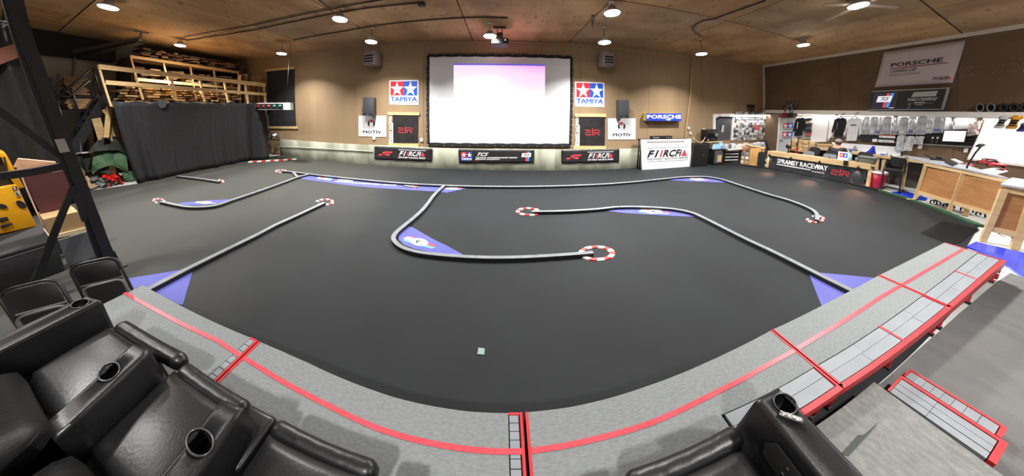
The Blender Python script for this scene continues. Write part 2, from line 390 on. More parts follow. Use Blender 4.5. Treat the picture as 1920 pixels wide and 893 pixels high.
def barrier(label, pts, w=0.075, h=0.055, curve=True):
    P = [fl(x, y, h) for x, y in pts]
    if curve: P = smooth_path(P, 4)
    L = []; R = []
    for i, p in enumerate(P):
        d = (P[min(i + 1, len(P) - 1)] - P[max(i - 1, 0)]); d.z = 0; d = d.normalized(); n = V((-d.y, d.x, 0)) * (w / 2)
        n.y *= 0.75
        L.append(p + n); R.append(p - n)
    r = thing('track_barrier', label, 'barrier', (P[len(P) // 2].x, P[len(P) // 2].y, 0), 'grey track barriers')
    body = MB(); top = MB()
    for i in range(len(P) - 1):
        def q(p, z): return V((p.x, p.y, z))
        body.hexa([q(L[i], .001), q(R[i], .001), q(R[i + 1], .001), q(L[i + 1], .001)], [q(L[i], h - .008), q(R[i], h - .008), q(R[i + 1], h - .008), q(L[i + 1], h - .008)])
        top.hexa([q(L[i], h - .008), q(R[i], h - .008), q(R[i + 1], h - .008), q(L[i + 1], h - .008)], [L[i], R[i], R[i + 1], L[i + 1]])
    body.build('foam_core', M_bar_side, r); top.build('top_strip', M_bar, r)
    return r
barrier('short grey barrier running out from under the black curtain', [(332, 329.5), (375, 334.5), (412, 340)], w=.09)
barrier('grey barrier curving around the blue mat on the far left', [(302, 377.5), (325, 382.5), (350, 387), (375, 387.5), (405, 384.5), (435, 374.5), (480, 359.5), (520, 345.5), (557, 332), (580, 326)], w=.08)
barrier('very short grey barrier bridging two barriers at the far left corner', [(549, 321.5), (557, 331)], w=.09, curve=False)
barrier('long grey barrier along the back straight to the right hairpin', [(530, 320.5), (545, 321.5), (580, 326), (640, 332.5), (695, 338), (760, 343.5), (830, 347), (895, 349), (960, 349.5), (1060, 348), (1160, 343), (1235, 336), (1280, 331.5), (1322, 331), (1352, 335.5), (1385, 346), (1440, 363.5), (1477, 374), (1507, 385), (1525, 394), (1532, 402), (1532, 412)], w=.085)
barrier('straight grey barrier running diagonally to the left end of the stage', [(608, 379.5), (555, 404), (517, 421), (480, 440.5), (415, 472), (350, 504), (282, 539), (250, 556)], curve=False)
barrier('grey barrier bending around the blue mat in the middle of the track', [(832, 348), (815, 364), (802, 381), (790, 395), (772, 411), (757, 423), (745, 433), (738, 443), (740, 452), (752, 462), (775, 470), (805, 475), (855, 479.5), (905, 482), (960, 482), (1035, 478.5), (1112, 472.5)], w=.07)
barrier('grey barrier running from the middle hoop to the right part of the stage', [(997, 396), (1060, 395), (1120, 391.5), (1160, 387.5), (1210, 387.5), (1260, 391), (1295, 397.5), (1320, 408), (1356, 426), (1400, 448), (1440, 466.5), (1478, 485), (1515, 503.5), (1556, 524), (1597, 544), (1640, 566)], w=.075)

def hoop(label, cx, cy, rx, ry, gap0, gap1, n=13, wf=0.32):
    # flat C-shaped kerb of painted segments; radii from its rim as it lies on the carpet
    c = fl(cx, cy); RX = (fl(cx + rx, cy).x - fl(cx - rx, cy).x) / 2; RY = (fl(cx, cy - ry).y - fl(cx, cy + ry).y) / 2
    r = thing('corner_hoop', label, 'track marker', (c.x, c.y, 0), 'red and white corner hoops')
    a0, a1 = math.radians(gap1), math.radians(gap0 + 360); segs = n
    for i in range(segs):
        mb = MB(); s0 = a0 + (a1 - a0) * i / segs; s1 = a0 + (a1 - a0) * (i + 1) / segs; m = 3
        for k in range(m):
            t0, t1 = s0 + (s1 - s0) * k / m, s0 + (s1 - s0) * (k + 1) / m
            def pt(t, f, z): return V((c.x + math.cos(t) * RX * f, c.y + math.sin(t) * RY * f, z))
            f = 1 - wf
            mb.hexa([pt(t0, 1, .001), pt(t1, 1, .001), pt(t1, f, .001), pt(t0, f, .001)], [pt(t0, .97, .016), pt(t1, .97, .016), pt(t1, f + .03, .016), pt(t0, f + .03, .016)])
        mb.build('white_segment' if i % 2 == 0 else 'red_segment', M_white if i % 2 == 0 else M_red, r)
hoop('red and white hoop nearest the stage, in the middle of the track', 1119, 475.5, 36, 14.5, 172, 205)
hoop('red and white hoop at the left end of the middle right barrier', 991, 397.5, 24, 7.5, -16, 22)
hoop('red and white hoop at the top of the diagonal barrier', 609, 379.5, 20, 6.8, 205, 258)
hoop('red and white hoop at the end of the right hairpin barrier', 1529, 411.5, 26.5, 9, 70, 130)
hoop('red and white hoop at the end of the short barrier by the black curtain', 409, 340.5, 17, 4.3, 130, 175)
hoop('red and white hoop at the left end of the barrier around the left blue mat', 298, 377.5, 23.5, 6.8, -60, -8)
hoop('red and white hoop farthest away near the concrete wall', 527, 321.3, 13.5, 3.2, -50, 10)
# straight red and white kerb on the far corner turf
mb_w = []; r = thing('kerb_strip', 'straight red and white kerb strip on the far corner turf', 'track marker', (fl(510, 301).x, fl(510, 301).y, 0))
n = 11
for i in range(n):
    a = fl(466 + (556 - 466) * i / n, 304 - 5.5 * i / n, .02); b = fl(466 + (556 - 466) * (i + 1) / n, 304 - 5.5 * (i + 1) / n, .02)
    MB().beam(a, b, .1, .03).build('red_segment' if i % 2 else 'white_segment', M_red if i % 2 else M_white, r)

def track_mat(label, pts, name='track_mat', curve=()):
    P = [fl(x, y, .004) for x, y in pts]; c = sum(P, V()) / len(P)
    r = thing(name, label, 'mat', (c.x, c.y, 0), 'blue track mats')
    MB().prism([p - V((0, 0, .003)) for p in P], (0, 0, .004)).build('sheet', M_mat, r)
    return r
def floor_blob(r, name, pts, m, z): MB().prism([fl(x, y, z) - V((0, 0, .002)) for x, y in pts], (0, 0, .002)).build(name, m, r)
def oval(cx, cy, rx, ry, n=20, rot=0.0): return [(cx + math.cos(t) * rx * math.cos(rot) - math.sin(t) * ry * math.sin(rot), cy + math.cos(t) * rx * math.sin(rot) + math.sin(t) * ry * math.cos(rot)) for t in [2 * math.pi * i / n for i in range(n)]]
def series_logo(r, cx, cy, s, sy, rot=0.0):
    def L(pts): return [(cx + x * s * math.cos(rot) - y * sy * math.sin(rot), cy + x * s * math.sin(rot) * .55 + y * sy * math.cos(rot)) for x, y in pts]
    floor_blob(r, 'blue_flash', L([(-1.5, .1), (-1.1, -.1), (1.5, .55), (1.2, .9)]), M_logo_blue, .007)
    floor_blob(r, 'red_flash', L([(-1.2, -.75), (-.6, -.85), (1.55, .25), (1.2, .6)]), M_logo_red, .0075)
    floor_blob(r, 'white_flash', L([(-1.45, -.25), (-1.1, -.7), (-.3, -.55), (-.6, .2)]), M_white, .008)
    floor_blob(r, 'white_disc', L(oval(0, 0, .78, .7)), M_white, .0085)
def flat_text(r, s, P, m, z=.009):      # lettering lying on the carpet, corners as picture points TL TR BR BL
    q = Panel(*[fl(x, y, z) for x, y in P]); return text(q, s, 0, 1, 0, 1, m, r, off=.001)
# long banner mat along the back straight
r = track_mat('long blue banner mat with white lettering beside the back straight barrier', [(580, 328.5), (563, 335.5), (610, 342), (670, 349.5), (745, 355), (822, 359.5), (829, 350.5), (760, 347), (695, 341.5), (640, 336)])
floor_blob(r, 'logo_patch', [(601, 331), (624, 334.2), (618, 338.2), (594, 334.5)], M_white, .007)
floor_blob(r, 'red_flash', [(602, 331.3), (612, 332.6), (607, 334.6), (598, 333.4)], M_logo_red, .008)
floor_blob(r, 'blue_flash', [(613, 333), (623, 334.4), (619, 336.3), (608, 335)], M_logo_blue, .008)
flat_text(r, 'TAMIYA', [(636, 335.2), (664, 338.4), (660, 341.3), (631, 338)], M_white)
flat_text(r, 'www.tamiyausa.com', [(629, 339), (744, 346.5), (741, 349), (625, 341.2)], M_white)
floor_blob(r, 'black_patch', [(757, 346), (762, 345.7), (786, 348.5), (783, 352.5), (757, 350.5)], M_black, .007)
floor_blob(r, 'white_flash', [(759, 346.8), (785, 348.8), (782, 350.3), (758, 348.6)], M_white, .008)
floor_blob(r, 'red_flash', [(776, 350), (782, 348.7), (779, 352.4), (774, 352.2)], M_logo_red, .0085)
r = track_mat('small blue triangle mat at the barrier junction of the back straight', [(833, 350.5), (824, 360), (838, 361.3), (882, 351.5)])
series_logo(r, 850, 353.5, 11, 3.2, -.15)
r = track_mat('crescent blue mat inside the far left barrier curve', [(334, 382.5), (342, 380), (390, 376), (437, 373.5), (425, 379), (405, 382.5), (375, 385), (350, 384.8)])
series_logo(r, 386, 380, 14, 3.4, -.05)
r = track_mat('blue mat inside the bend of the middle barrier', [(762, 424.3), (775, 427), (812, 448.5), (840, 462), (868, 477.5), (840, 476.8), (805, 472.5), (778, 467), (758, 459.5), (748, 450), (746, 443), (752, 433)])
series_logo(r, 786, 454, 22, 10, .25)
flat_text(r, 'P', [(781, 450.5), (788, 452), (787, 457), (780, 456)], M_black, .01)
r = track_mat('long blue crescent mat on the inside of the middle right barrier', [(1124, 393.7), (1160, 391), (1210, 390.6), (1258, 393.6), (1290, 400), (1316, 407.6), (1280, 405.8), (1230, 403.2), (1170, 399.5)])
series_logo(r, 1226, 397, 20, 5)
flat_text(r, 'R', [(1223, 395.5), (1230, 395.5), (1230, 398.5), (1223, 398.5)], M_black, .01)
r = track_mat('blue crescent mat inside the far right hairpin', [(1248, 337.5), (1283, 333.8), (1322, 333.3), (1350, 337.6), (1366, 342.5), (1310, 340.5)])
series_logo(r, 1310, 336.5, 12, 2.6)
r = track_mat('pale blue mat under the diagonal barrier beside the left end of the stage', [(236, 523), (344, 505.5), (362, 507), (343, 572), (262, 560)])
r = track_mat('blue triangle mats under the right barrier at the stage edge', [(1515, 509.5), (1580, 515.5), (1647, 522), (1640, 566), (1542, 578), (1530, 548)])
# scrap of green tape in the foreground of the track
o = flat('tape_scrap', [(897, 652), (909, 653.5), (908, 665), (895, 664)], mat('pale_green_tape', (128, 150, 140), 0.5), .006, .004); tag(o, 'small pale green tape scrap lying on the bare black carpet', 'tape')
o = flat('carpet_patch', [(1726, 437), (1768, 414), (1836, 430), (1800, 455), (1785, 459)], mat('black_patch', (21, 22, 22), 0.85, bump=.25, bscale=250, spec=.16), .005, .004); tag(o, 'darker black carpet patch near the end of the stage', 'carpet')
# ================================================================ DRIVERS' STAGE: carpeted deck units in red frames
ZD = 0.26
M_deck = mat('grey_deck_carpet', (146, 150, 150), 0.9, c2=(126, 130, 130), scale=34, stretch=(1, 3.5, 1), bump=0.5, bscale=180, detail=8, contrast=(.3, .7))
M_redm = mat('red_steel', (206, 52, 58), 0.45, c2=(190, 44, 50), scale=6)
M_tape = mat('red_tape', (214, 78, 88), 0.35, c2=(206, 70, 80), scale=12, bump=.08)
M_tile = mat('grey_tile_plank', (136, 141, 146), 0.5, c2=(128, 133, 138), scale=5, stretch=(1, 4, 1))
YB = lambda x: 0.25 if x < .16 else 0.293 - 0.029 * max(0.0, x - 2.0)      # rear edge of the stage
def deck_pt(px, py): return fl(px, py, ZD)
def red_at(x):                                         # tape line: world points from the picture
    return x
tape_px = [(234, 549), (410, 640), (480, 685), (605, 755), (730, 812), (855, 840), (955, 848), (997, 846), (1110, 825), (1225, 792), (1330, 742), (1435, 687), (1530, 633), (1652, 557), (1805, 468)]
tape_w = [deck_pt(*q) for q in tape_px]
def tape_y(x):
    for a, b in zip(tape_w[:-1], tape_w[1:]):
        if a.x <= x <= b.x: return a.y + (b.y - a.y) * (x - a.x) / (b.x - a.x)
    return tape_w[0].y if x < tape_w[0].x else tape_w[-1].y
front_px = [(265, 533), (475, 635.5), (557, 670), (665, 719), (755, 750), (880, 772), (960, 775), (1085, 761), (1225, 720), (1345, 670), (1447, 619), (1547, 570), (1647, 517), (1772, 455)]
front_w = [deck_pt(*q) for q in front_px]
def front_y(x):
    for a, b in zip(front_w[:-1], front_w[1:]):
        if a.x <= x <= b.x: return a.y + (b.y - a.y) * (x - a.x) / (b.x - a.x)
    return front_w[0].y if x < front_w[0].x else front_w[-1].y
JX = [deck_pt(265, 533).x, deck_pt(485, 640).x, deck_pt(982, 775).x, deck_pt(1450, 621).x, deck_pt(1649, 517).x, deck_pt(1772, 455).x]
unit_labels = ['carpeted stage unit at the left end beside the folded chairs', 'carpeted stage unit in front of the black recliner row', 'carpeted stage unit right of the red joint in the middle', 'carpeted stage unit with grey planks beside the right recliner', 'carpeted stage unit at the right end by the blue mat']
for i in range(5):
    x0, x1 = JX[i] + .008, JX[i + 1] - .008
    xm = (x0 + x1) / 2; r = thing('stage_unit', unit_labels[i], 'stage', (xm, .45, 0), 'drivers stage units')
    n = 8; xs = [x0 + (x1 - x0) * k / n for k in range(n + 1)]
    filler = i in (0, 1)                              # strip of small tiles at the right end
    xe = x1 - (.075 if filler else 0)
    back = [YB(x) for x in (x0, x1)]
    yb0, yb1 = YB(x0), YB(x1)
    plank_d = .122 if i >= 3 else 0; pk2 = 1.215 if i == 2 else None
    def q(x, y, z): return V((x, y, z))
    # carpeted top
    mb = MB(); xs = [x0 + .012 + (xe - x0 - .012) * k / n for k in range(n + 1)]
    pts = [q(x, front_y(x), ZD - .02) for x in xs] + ([q(x1, YB(x1) + .138, ZD - .02), q(pk2, YB(pk2) + .138, ZD - .02), q(pk2, YB(pk2) + .016, ZD - .02), q(x0, YB(x0) + .016, ZD - .02)] if pk2 else [q(x, YB(x) + plank_d + .016, ZD - .02) for x in reversed(xs)])
    mb.prism(pts, (0, 0, .02)).build('carpet_top', M_deck, r)
    # frame under the carpet
    mb = MB(); pts = [q(x, front_y(x) - .012, ZD - .1) for x in (x0, x1)] + [q(x1, yb1 + .02, ZD - .1), q(x0, yb0 + .02, ZD - .1)]
    mb.prism(pts, (0, 0, .078)).build('frame', M_black, r)
    # red edge trims left/right and red steel beam along the back
    for xx, sgn in ((x0, 1), (x1, -1)):
        if i == 0 and sgn == 1: continue
        MB().hexa([q(xx, front_y(xx), ZD - .1), q(xx + sgn * .02, front_y(xx), ZD - .1), q(xx + sgn * .02, YB(xx), ZD - .1), q(xx, YB(xx), ZD - .1)],
                  [q(xx, front_y(xx), ZD + .004), q(xx + sgn * .014, front_y(xx), ZD + .004), q(xx + sgn * .014, YB(xx), ZD + .004), q(xx, YB(xx), ZD + .004)]).build('edge_trim', M_redm, r)
    MB().hexa([q(x0, yb0 - .012, ZD - .075), q(x1, yb1 - .012, ZD - .075), q(x1, yb1 + .012, ZD - .075), q(x0, yb0 + .012, ZD - .075)],
              [q(x0, yb0 - .012, ZD + .004), q(x1, yb1 - .012, ZD + .004), q(x1, yb1 + .012, ZD + .004), q(x0, yb0 + .012, ZD + .004)]).build('back_beam', M_redm if i > 2 else (M_bar if i == 2 else M_black), r)
    # red tape
    L = MB(); tx = [x0 + (x1 - x0) * k / 12 for k in range(13)]
    hw = .0125
    if i == 0: tx[0] = max(tx[0], tape_w[0].x)
    for a, b in zip(tx[:-1], tx[1:]):
        L.hexa([q(a, tape_y(a) - hw, ZD), q(b, tape_y(b) - hw, ZD), q(b, tape_y(b) + hw, ZD), q(a, tape_y(a) + hw, ZD)], [q(a, tape_y(a) - hw, ZD + .003), q(b, tape_y(b) - hw, ZD + .003), q(b, tape_y(b) + hw, ZD + .003), q(a, tape_y(a) + hw, ZD + .003)])
    L.build('tape_stripe', M_tape, r)
    # filler tiles across the right end
    if filler:
        y0, y1 = YB(x1) + .02, front_y(x1) - .012; m = 9; d = (y1 - y0) / m
        for k in range(m):
            MB().box(xe + .006, x1 - .022, y0 + d * k + .002, y0 + d * (k + 1) - .002, ZD - .015, ZD + .001 + random.uniform(-.001, .001)).build('filler_tile', M_tile, r)
        MB().box(xe, x1 - .016, y1, y1 + .012, ZD - .02, ZD + .003).build('filler_cap', M_redm, r)
    # grey planks along the back
    if pk2: MB().box(pk2, x1, yb1 - .0125, yb1 + .0125, ZD - .075, ZD + .005).build('back_beam', M_redm, r)
    if plank_d or pk2:
        rows = 2; m = 4 if plank_d else 2; pd = .122; s0 = pk2 or x0
        for k in range(m):
            for j in range(rows):
                sh = .18 * ((j * 2 + 1) % 3) / 2
                a = s0 + .022 + (x1 - s0 - .044) * max(0, (k - sh * (k > 0)) / m); b = s0 + .022 + (x1 - s0 - .044) * (min(1, (k + 1 - sh) / m) if k < m - 1 else 1)
                f0, f1 = j / rows, (j + 1) / rows
                def yy(x, f): return YB(x) + .016 + (pd - .004) * f
                z = ZD - .002 + random.uniform(-.0012, .0012)
                MB().hexa([q(a + .002, yy(a, f0) + .001, ZD - .02), q(b - .002, yy(b, f0) + .001, ZD - .02), q(b - .002, yy(b, f1) - .001, ZD - .02), q(a + .002, yy(a, f1) - .001, ZD - .02)],
                          [q(a + .002, yy(a, f0) + .001, z), q(b - .002, yy(b, f0) + .001, z), q(b - .002, yy(b, f1) - .001, z), q(a + .002, yy(a, f1) - .001, z)]).build('plank', M_tile, r)
        if i >= 3:
            xm2 = deck_pt(1686, 634).x if i == 3 else deck_pt(1829, 522).x
            MB().box(xm2 - .012, xm2 + .012, YB(xm2) + .012, YB(xm2) + plank_d + .02, ZD - .01, ZD + .003).build('cross_tape', M_tape, r)
    # square steel legs, splayed at the right end
    lx = [x0 + .06, x1 - .06]
    if i >= 3: lx = [x0 + .10, (x0 + x1) / 2 - .02, x1 - .08]
    for a in lx:
        b_ = MB(); b_.beam((a, YB(a) + .02, ZD - .07), (a - (.03 if i >= 3 else 0), YB(a) + .015, .012), .035, .02); lg = b_.build('leg', M_redm, r)
        MB().box(a - .05, a - .01, YB(a) - .003, YB(a) + .032, .0, .014).build('foot', M_blackrub, lg)
        MB().beam((a, front_y(a) - .03, ZD - .07), (a, front_y(a) - .03, .001), .035, .02).build('leg', M_redm, r)
    if i == 4:
        for zz in (.02, .1, .18): MB().box(x1 - .02, x1 + .06, YB(x1) - .005, YB(x1) + .06 - zz * .1, zz, zz + .05).build('end_bracket', M_redm, r)

# ---------------------------------------------------------------- riser with the seats, and its steps
ZR = 0.16
M_riser = mat('grey_riser_carpet', (138, 139, 136), 0.9, c2=(116, 117, 114), scale=30, bump=0.5, bscale=160, detail=8, contrast=(.3, .7))
rx0, rx1 = fl(1660, 735, ZR).x, 0
yr = fl(1637, 715, ZR).y
r = thing('seat_riser', 'grey carpeted riser under the right recliner and the steps', 'riser', (1.6, -.4, 0))
xr = fl(1637, 715, ZR).x
MB().prism([(0.45, yr - .015, ZR - .02), (xr, yr - .005, ZR - .02), (xr + .01, -1.6, ZR - .02), (.45, -1.6, ZR - .02)], (0, 0, .02)).build('carpet_top', M_riser, r)
MB().prism([(0.45, yr - .02, 0.0), (xr - .005, yr - .01, 0.0), (xr + .005, -1.6, 0.0), (.45, -1.6, 0.0)], (0, 0, ZR - .02)).build('frame', M_black, r)
r2 = thing('seat_riser', 'grey carpeted riser under the left recliner row', 'riser', (-1.5, -.4, 0))
MB().box(-2.62, .42, -1.6, yr - .02, ZR - .02, ZR).build('carpet_top', M_riser, r2)
MB().box(-2.62, .42, -1.6, yr - .025, 0, ZR - .02).build('frame', M_black, r2)
# worn dark streak on the riser carpet
o = MB().prism([fl(x, y, ZR + .001) for x, y in [(1577, 851), (1608, 817), (1620, 816), (1646, 793), (1636, 806), (1612, 832), (1590, 856)]], (0, 0, .002)).build('dark_rug_scrap', mat('dark_scrap', (66, 70, 68), 0.9)); tag(o, 'dark worn strip on the grey riser carpet', 'scrap')
def step(label, z, quad, planks_long, name='step_tread'):
    P = [fl(x, y, z) for x, y in quad]               # far-left, far-right, near-right, near-left in the picture
    c = sum(P, V()) / 4; r = thing('step', label, 'step', (c.x, c.y, 0), 'red framed steps')
    pn = Panel(*P)
    def bx(u0, u1, v0, v1, z0, z1): 
        c4 = [pn.at(u0, v0), pn.at(u1, v0), pn.at(u1, v1), pn.at(u0, v1)]
        return MB().hexa([V((p.x, p.y, z0)) for p in c4], [V((p.x, p.y, z1)) for p in c4])
    bx(0, 1, 0, planks_long[2], z - .09, z).build('front_edge', M_redm, r)
    bx(0, planks_long[3], planks_long[2], 1, z - .09, z).build('side_edge', M_redm, r)
    bx(1 - planks_long[3], 1, planks_long[2], 1, z - .09, z).build('side_edge', M_redm, r)
    nu, nv = planks_long[0], planks_long[1]; a0, a1 = planks_long[3] + .004, 1 - planks_long[3] - .004; b0 = planks_long[2] + .015
    for i in range(nu):
        for j in range(nv):
            bx(a0 + (a1 - a0) * i / nu + .002, a0 + (a1 - a0) * (i + 1) / nu - .002, b0 + (1 - b0) * j / nv + .012, b0 + (1 - b0) * (j + 1) / nv - .012, z - .03, z - .004 + random.uniform(-.001, .001)).build('plank', M_tile, r)
    bx(.02, .98, .05, .95, 0, z - .09 if z > .1 else .002).build('support', M_black, r) if z > .1 else None
    return r
step('upper red framed step with long grey planks beside the riser', .11, [(1690, 704), (1891, 832), (1868, 872), (1664, 731)], (2, 3, .12, .035))
step('lower red framed step with a row of short grey planks', .055, [(1707, 692), (1889, 803), (1878, 822), (1694, 704)], (8, 1, .16, .03))
# ================================================================ BACK WALL
M_wood = mat('pale_pine', (222, 190, 136), 0.6, c2=(206, 170, 114), scale=3, stretch=(1, 6, 6), bump=.05)
M_clothblack = mat('black_cloth', (26, 26, 28), 0.85, c2=(32, 32, 34), scale=14, bump=.1)
M_vinyl = mat('black_vinyl', (34, 32, 33), 0.45, c2=(46, 43, 43), scale=5, bump=.15, bscale=9)
M_signwhite = mat('sign_white', (238, 238, 240), 0.4)
M_ink = mat('dark_ink', (34, 32, 40), 0.5)
M_greyink = mat('grey_ink', (120, 120, 124), 0.5)
M_tred = mat('tamiya_red', (206, 40, 58), 0.4); M_tblue = mat('tamiya_blue', (28, 84, 200), 0.4)
M_pinkred = mat('logo_coral', (226, 66, 74), 0.5)
def P4(fn, pts, *a): return Panel(*[fn(x, y, *a) for x, y in pts])
def star_logo(p, parent, u0=.045, u1=.955, v0=.045, v1=.62):
    m = (u0 + u1) / 2
    p.poly([(u0, v0), (m, v0), (m, v1), (u0, v1)], .003).build('red_field', M_tred, parent)
    p.poly([(m, v0), (u1, v0), (u1, v1), (m, v1)], .003).build('blue_field', M_tblue, parent)
    for i, c in enumerate((u0 + (m - u0) / 2, m + (u1 - m) / 2)):
        p.poly(star(c, v0 + (v1 - v0) * .55, (m - u0) * .52, (v1 - v0) * .55), .006).build('white_star', M_signwhite, parent)
def star_sign(pts, label):
    p = P4(bw, pts, BACK - .03); c = p.at(.5, .5); r = thing('star_sign', label, 'sign', c, 'twin star signs')
    p.plate(.012).build('board', M_signwhite, r); star_logo(p, r)
    text(p, 'TAMIYA', .05, .95, .68, .86, M_tblue, r); text(p, 'WWW.TAMIYAUSA.COM', .06, .94, .905, .955, M_ink, r, bold=False)
star_sign([(730, 151), (785, 150), (785, 197), (730, 196)], 'square white sign with red and blue stars left of the projection screen')
star_sign([(1078, 153), (1133, 155), (1133, 201), (1078, 200)], 'square white sign with red and blue stars right of the projection screen')
# --- projection screen
p = P4(bw, [(802.5, 104), (1072, 107.5), (1069.5, 272.5), (803, 270.5)], BACK - .09)
r = thing('projection_screen', 'large white projection screen laced into a black frame', 'screen', p.at(.5, .5))
M_screen = mat('screen_white', (226, 228, 232), 0.85)
p.plate(.008, .012, .988, .015, .985).build('screen_sheet', M_screen, r)
mb = MB()
for side in range(4):
    n = 9 if side % 2 == 0 else 6
    for i in range(n * 5):
        def pt(t):
            w = .006 * abs(math.sin(math.pi * t * n))
            return [(t, -.002 + w), (1.001 - w * .6, t), (1 - t, 1.002 - w), (-.001 + w * .6, 1 - t)][side]
        a, b = i / (n * 5), (i + 1) / (n * 5); mb.beam(p.at(*pt(a), .004), p.at(*pt(b), .004), .095 if side % 2 == 0 else .085, .02, p.n)
mb.build('black_border', M_clothblack, r)
p.plate(.03, -.008, 1.008, -.018, 1.015, -.03).build('frame', M_black, r)
mb = MB()
for i in range(18):
    for (u, v) in ((i / 17, 1.008), (i / 17, -.006)) + (((1.004, i / 17), (-.004, i / 17)) if i < 18 else ()):
        q = p.at(u, v, .018); mb.lathe(q, [(.009, 0), (.009, .006), (0, .008)], 6, p.n)
mb.build('lacing_balls', M_signwhite, r)['kind'] = 'stuff'
img = p.sub(.185, .812, .095, .62)
m = bpy.data.materials.new('projected_picture'); m.use_nodes = True; nt = m.node_tree; b = nt.nodes['Principled BSDF']
tc_ = nt.nodes.new('ShaderNodeTexCoord'); sp = nt.nodes.new('ShaderNodeSeparateXYZ'); nt.links.new(tc_.outputs['Generated'], sp.inputs[0])
ad_ = nt.nodes.new('ShaderNodeMath'); ad_.operation = 'MULTIPLY_ADD'; ad_.inputs[1].default_value = .35; dv_ = nt.nodes.new('ShaderNodeMath'); dv_.operation = 'DIVIDE'; dv_.inputs[1].default_value = 1.35; nt.links.new(ad_.outputs[0], dv_.inputs[0]); nt.links.new(sp.outputs['X'], ad_.inputs[0]); nt.links.new(sp.outputs['Z'], ad_.inputs[2])
rp = nt.nodes.new('ShaderNodeValToRGB'); e = rp.color_ramp.elements; rp.color_ramp.interpolation = 'EASE'; e[0].position = .4; e[0].color = rgb((250, 250, 255)); e[1].position = 1.0; e[1].color = rgb((255, 164, 244))
e2 = rp.color_ramp.elements.new(.74); e2.color = rgb((255, 226, 250)); nt.links.new(dv_.outputs[0], rp.inputs[0])
nt.links.new(rp.outputs[0], b.inputs['Emission Color']); b.inputs['Emission Strength'].default_value = .95; b.inputs['Base Color'].default_value = rgb((150, 140, 150)); b.inputs['Roughness'].default_value = .9
o = img.plate(.002, off=.003).build('projected_picture', m, r); o['label'] = 'projected picture fading from pink to white'
img.plate(.002, 0, 1, 0, .035, .0045).build('menu_bar', mat('menu_blue', (104, 92, 214), .8, emit=.7), r)
text(img, 'LiveTime', .34, .64, .46, .52, mat('faint_grey', (214, 212, 222), .8, emit=.6), r, off=.0045, bold=False)
# --- square black banners between wooden rails
def slr(p, u0, u1, v0, v1, m, parent, w):
    L = [[(0, .12), (.3, .12), (.36, .2), (.36, .42), (.3, .52), (.06, .52), (0, .62), (0, .88), (.06, .97), (.37, .97)], [(.5, -.12), (.5, 1)],
         [(.63, 1), (.63, .5)], [(.6, .12), (.93, .12), (1, .22), (1, .44), (.93, .54), (.64, .54)], [(.8, .56), (.98, 1)]]
    return strokes(p, [[(u0 + (u1 - u0) * a, v0 + (v1 - v0) * b) for a, b in l] for l in L], w).build('emblem', m, parent)
def club_banner(cloth, top, bot, strip, label):
    p = P4(bw, cloth, BACK - .04); r = thing('club_banner', label, 'banner', p.at(.5, .5), 'square black club banners')
    p.plate(.006).build('cloth', M_vinyl, r)
    for q in (top, bot): P4(bw, q, BACK - .045).plate(.035, off=.02).build('wood_rail', M_wood, r)
    q = P4(bw, strip, BACK - .036); text(q, 'SPRANSY RACEWAY', .0, .9, .0, 1.0, M_signwhite, r, turn=True)
    strokes(q, [[(1.15, .3), (1.15, 1)]], .035).build('white_rule', M_signwhite, r)
    slr(p, .24, .78, .43, .62, M_pinkred, r, .022)
club_banner([(736.5, 216), (784, 216), (783.5, 269), (736.5, 269)], [(727, 210.3), (786.5, 211), (786.5, 216.3), (727.5, 215.5)], [(728.5, 268.5), (785.5, 269.5), (785, 275), (728.5, 273.5)], [(729.5, 216), (735.5, 216), (735.5, 268.5), (729.5, 268.5)], 'square black club banner with red emblem left of the projection screen')
club_banner([(1086, 219.5), (1134, 220), (1134, 273.5), (1086, 273.5)], [(1077, 213), (1136, 213.5), (1136, 219.5), (1077.5, 219)], [(1074.5, 273.5), (1136, 274), (1135, 279.5), (1074.5, 279)], [(1079, 219.5), (1085, 219.5), (1084.5, 273.5), (1078.5, 273.5)], 'square black club banner with red emblem right of the projection screen')
# --- MOTIV signs
def motiv(pts, label):
    p = P4(bw, pts, BACK - .035); r = thing('sponsor_sign', label, 'sign', p.at(.5, .5), 'white sponsor signs')
    p.plate(.012).build('board', M_signwhite, r)
    p.poly([(.405, .18), (.55, .18), (.4775, .36)], .004).build('red_triangle', mat('sign_red', (214, 62, 54), .5), r)
    p.poly([(.385, .21), (.415, .29), (.40, .36), (.42, .44), (.385, .53), (.335, .38)], .004).build('dark_wing', M_ink, r)
    p.poly([(.57, .21), (.62, .38), (.57, .53), (.535, .44), (.555, .36), (.54, .29)], .004).build('dark_wing', M_ink, r)
    text(p, 'MOTIV', .17, .83, .71, .85, M_ink, r)
motiv([(672.5, 217), (724, 217), (724, 257), (672.5, 255.5)], 'white sponsor sign under the left wall speaker')
motiv([(1140, 222), (1192, 222), (1191.5, 261.5), (1140, 261.5)], 'white sponsor sign under the right wall speaker')
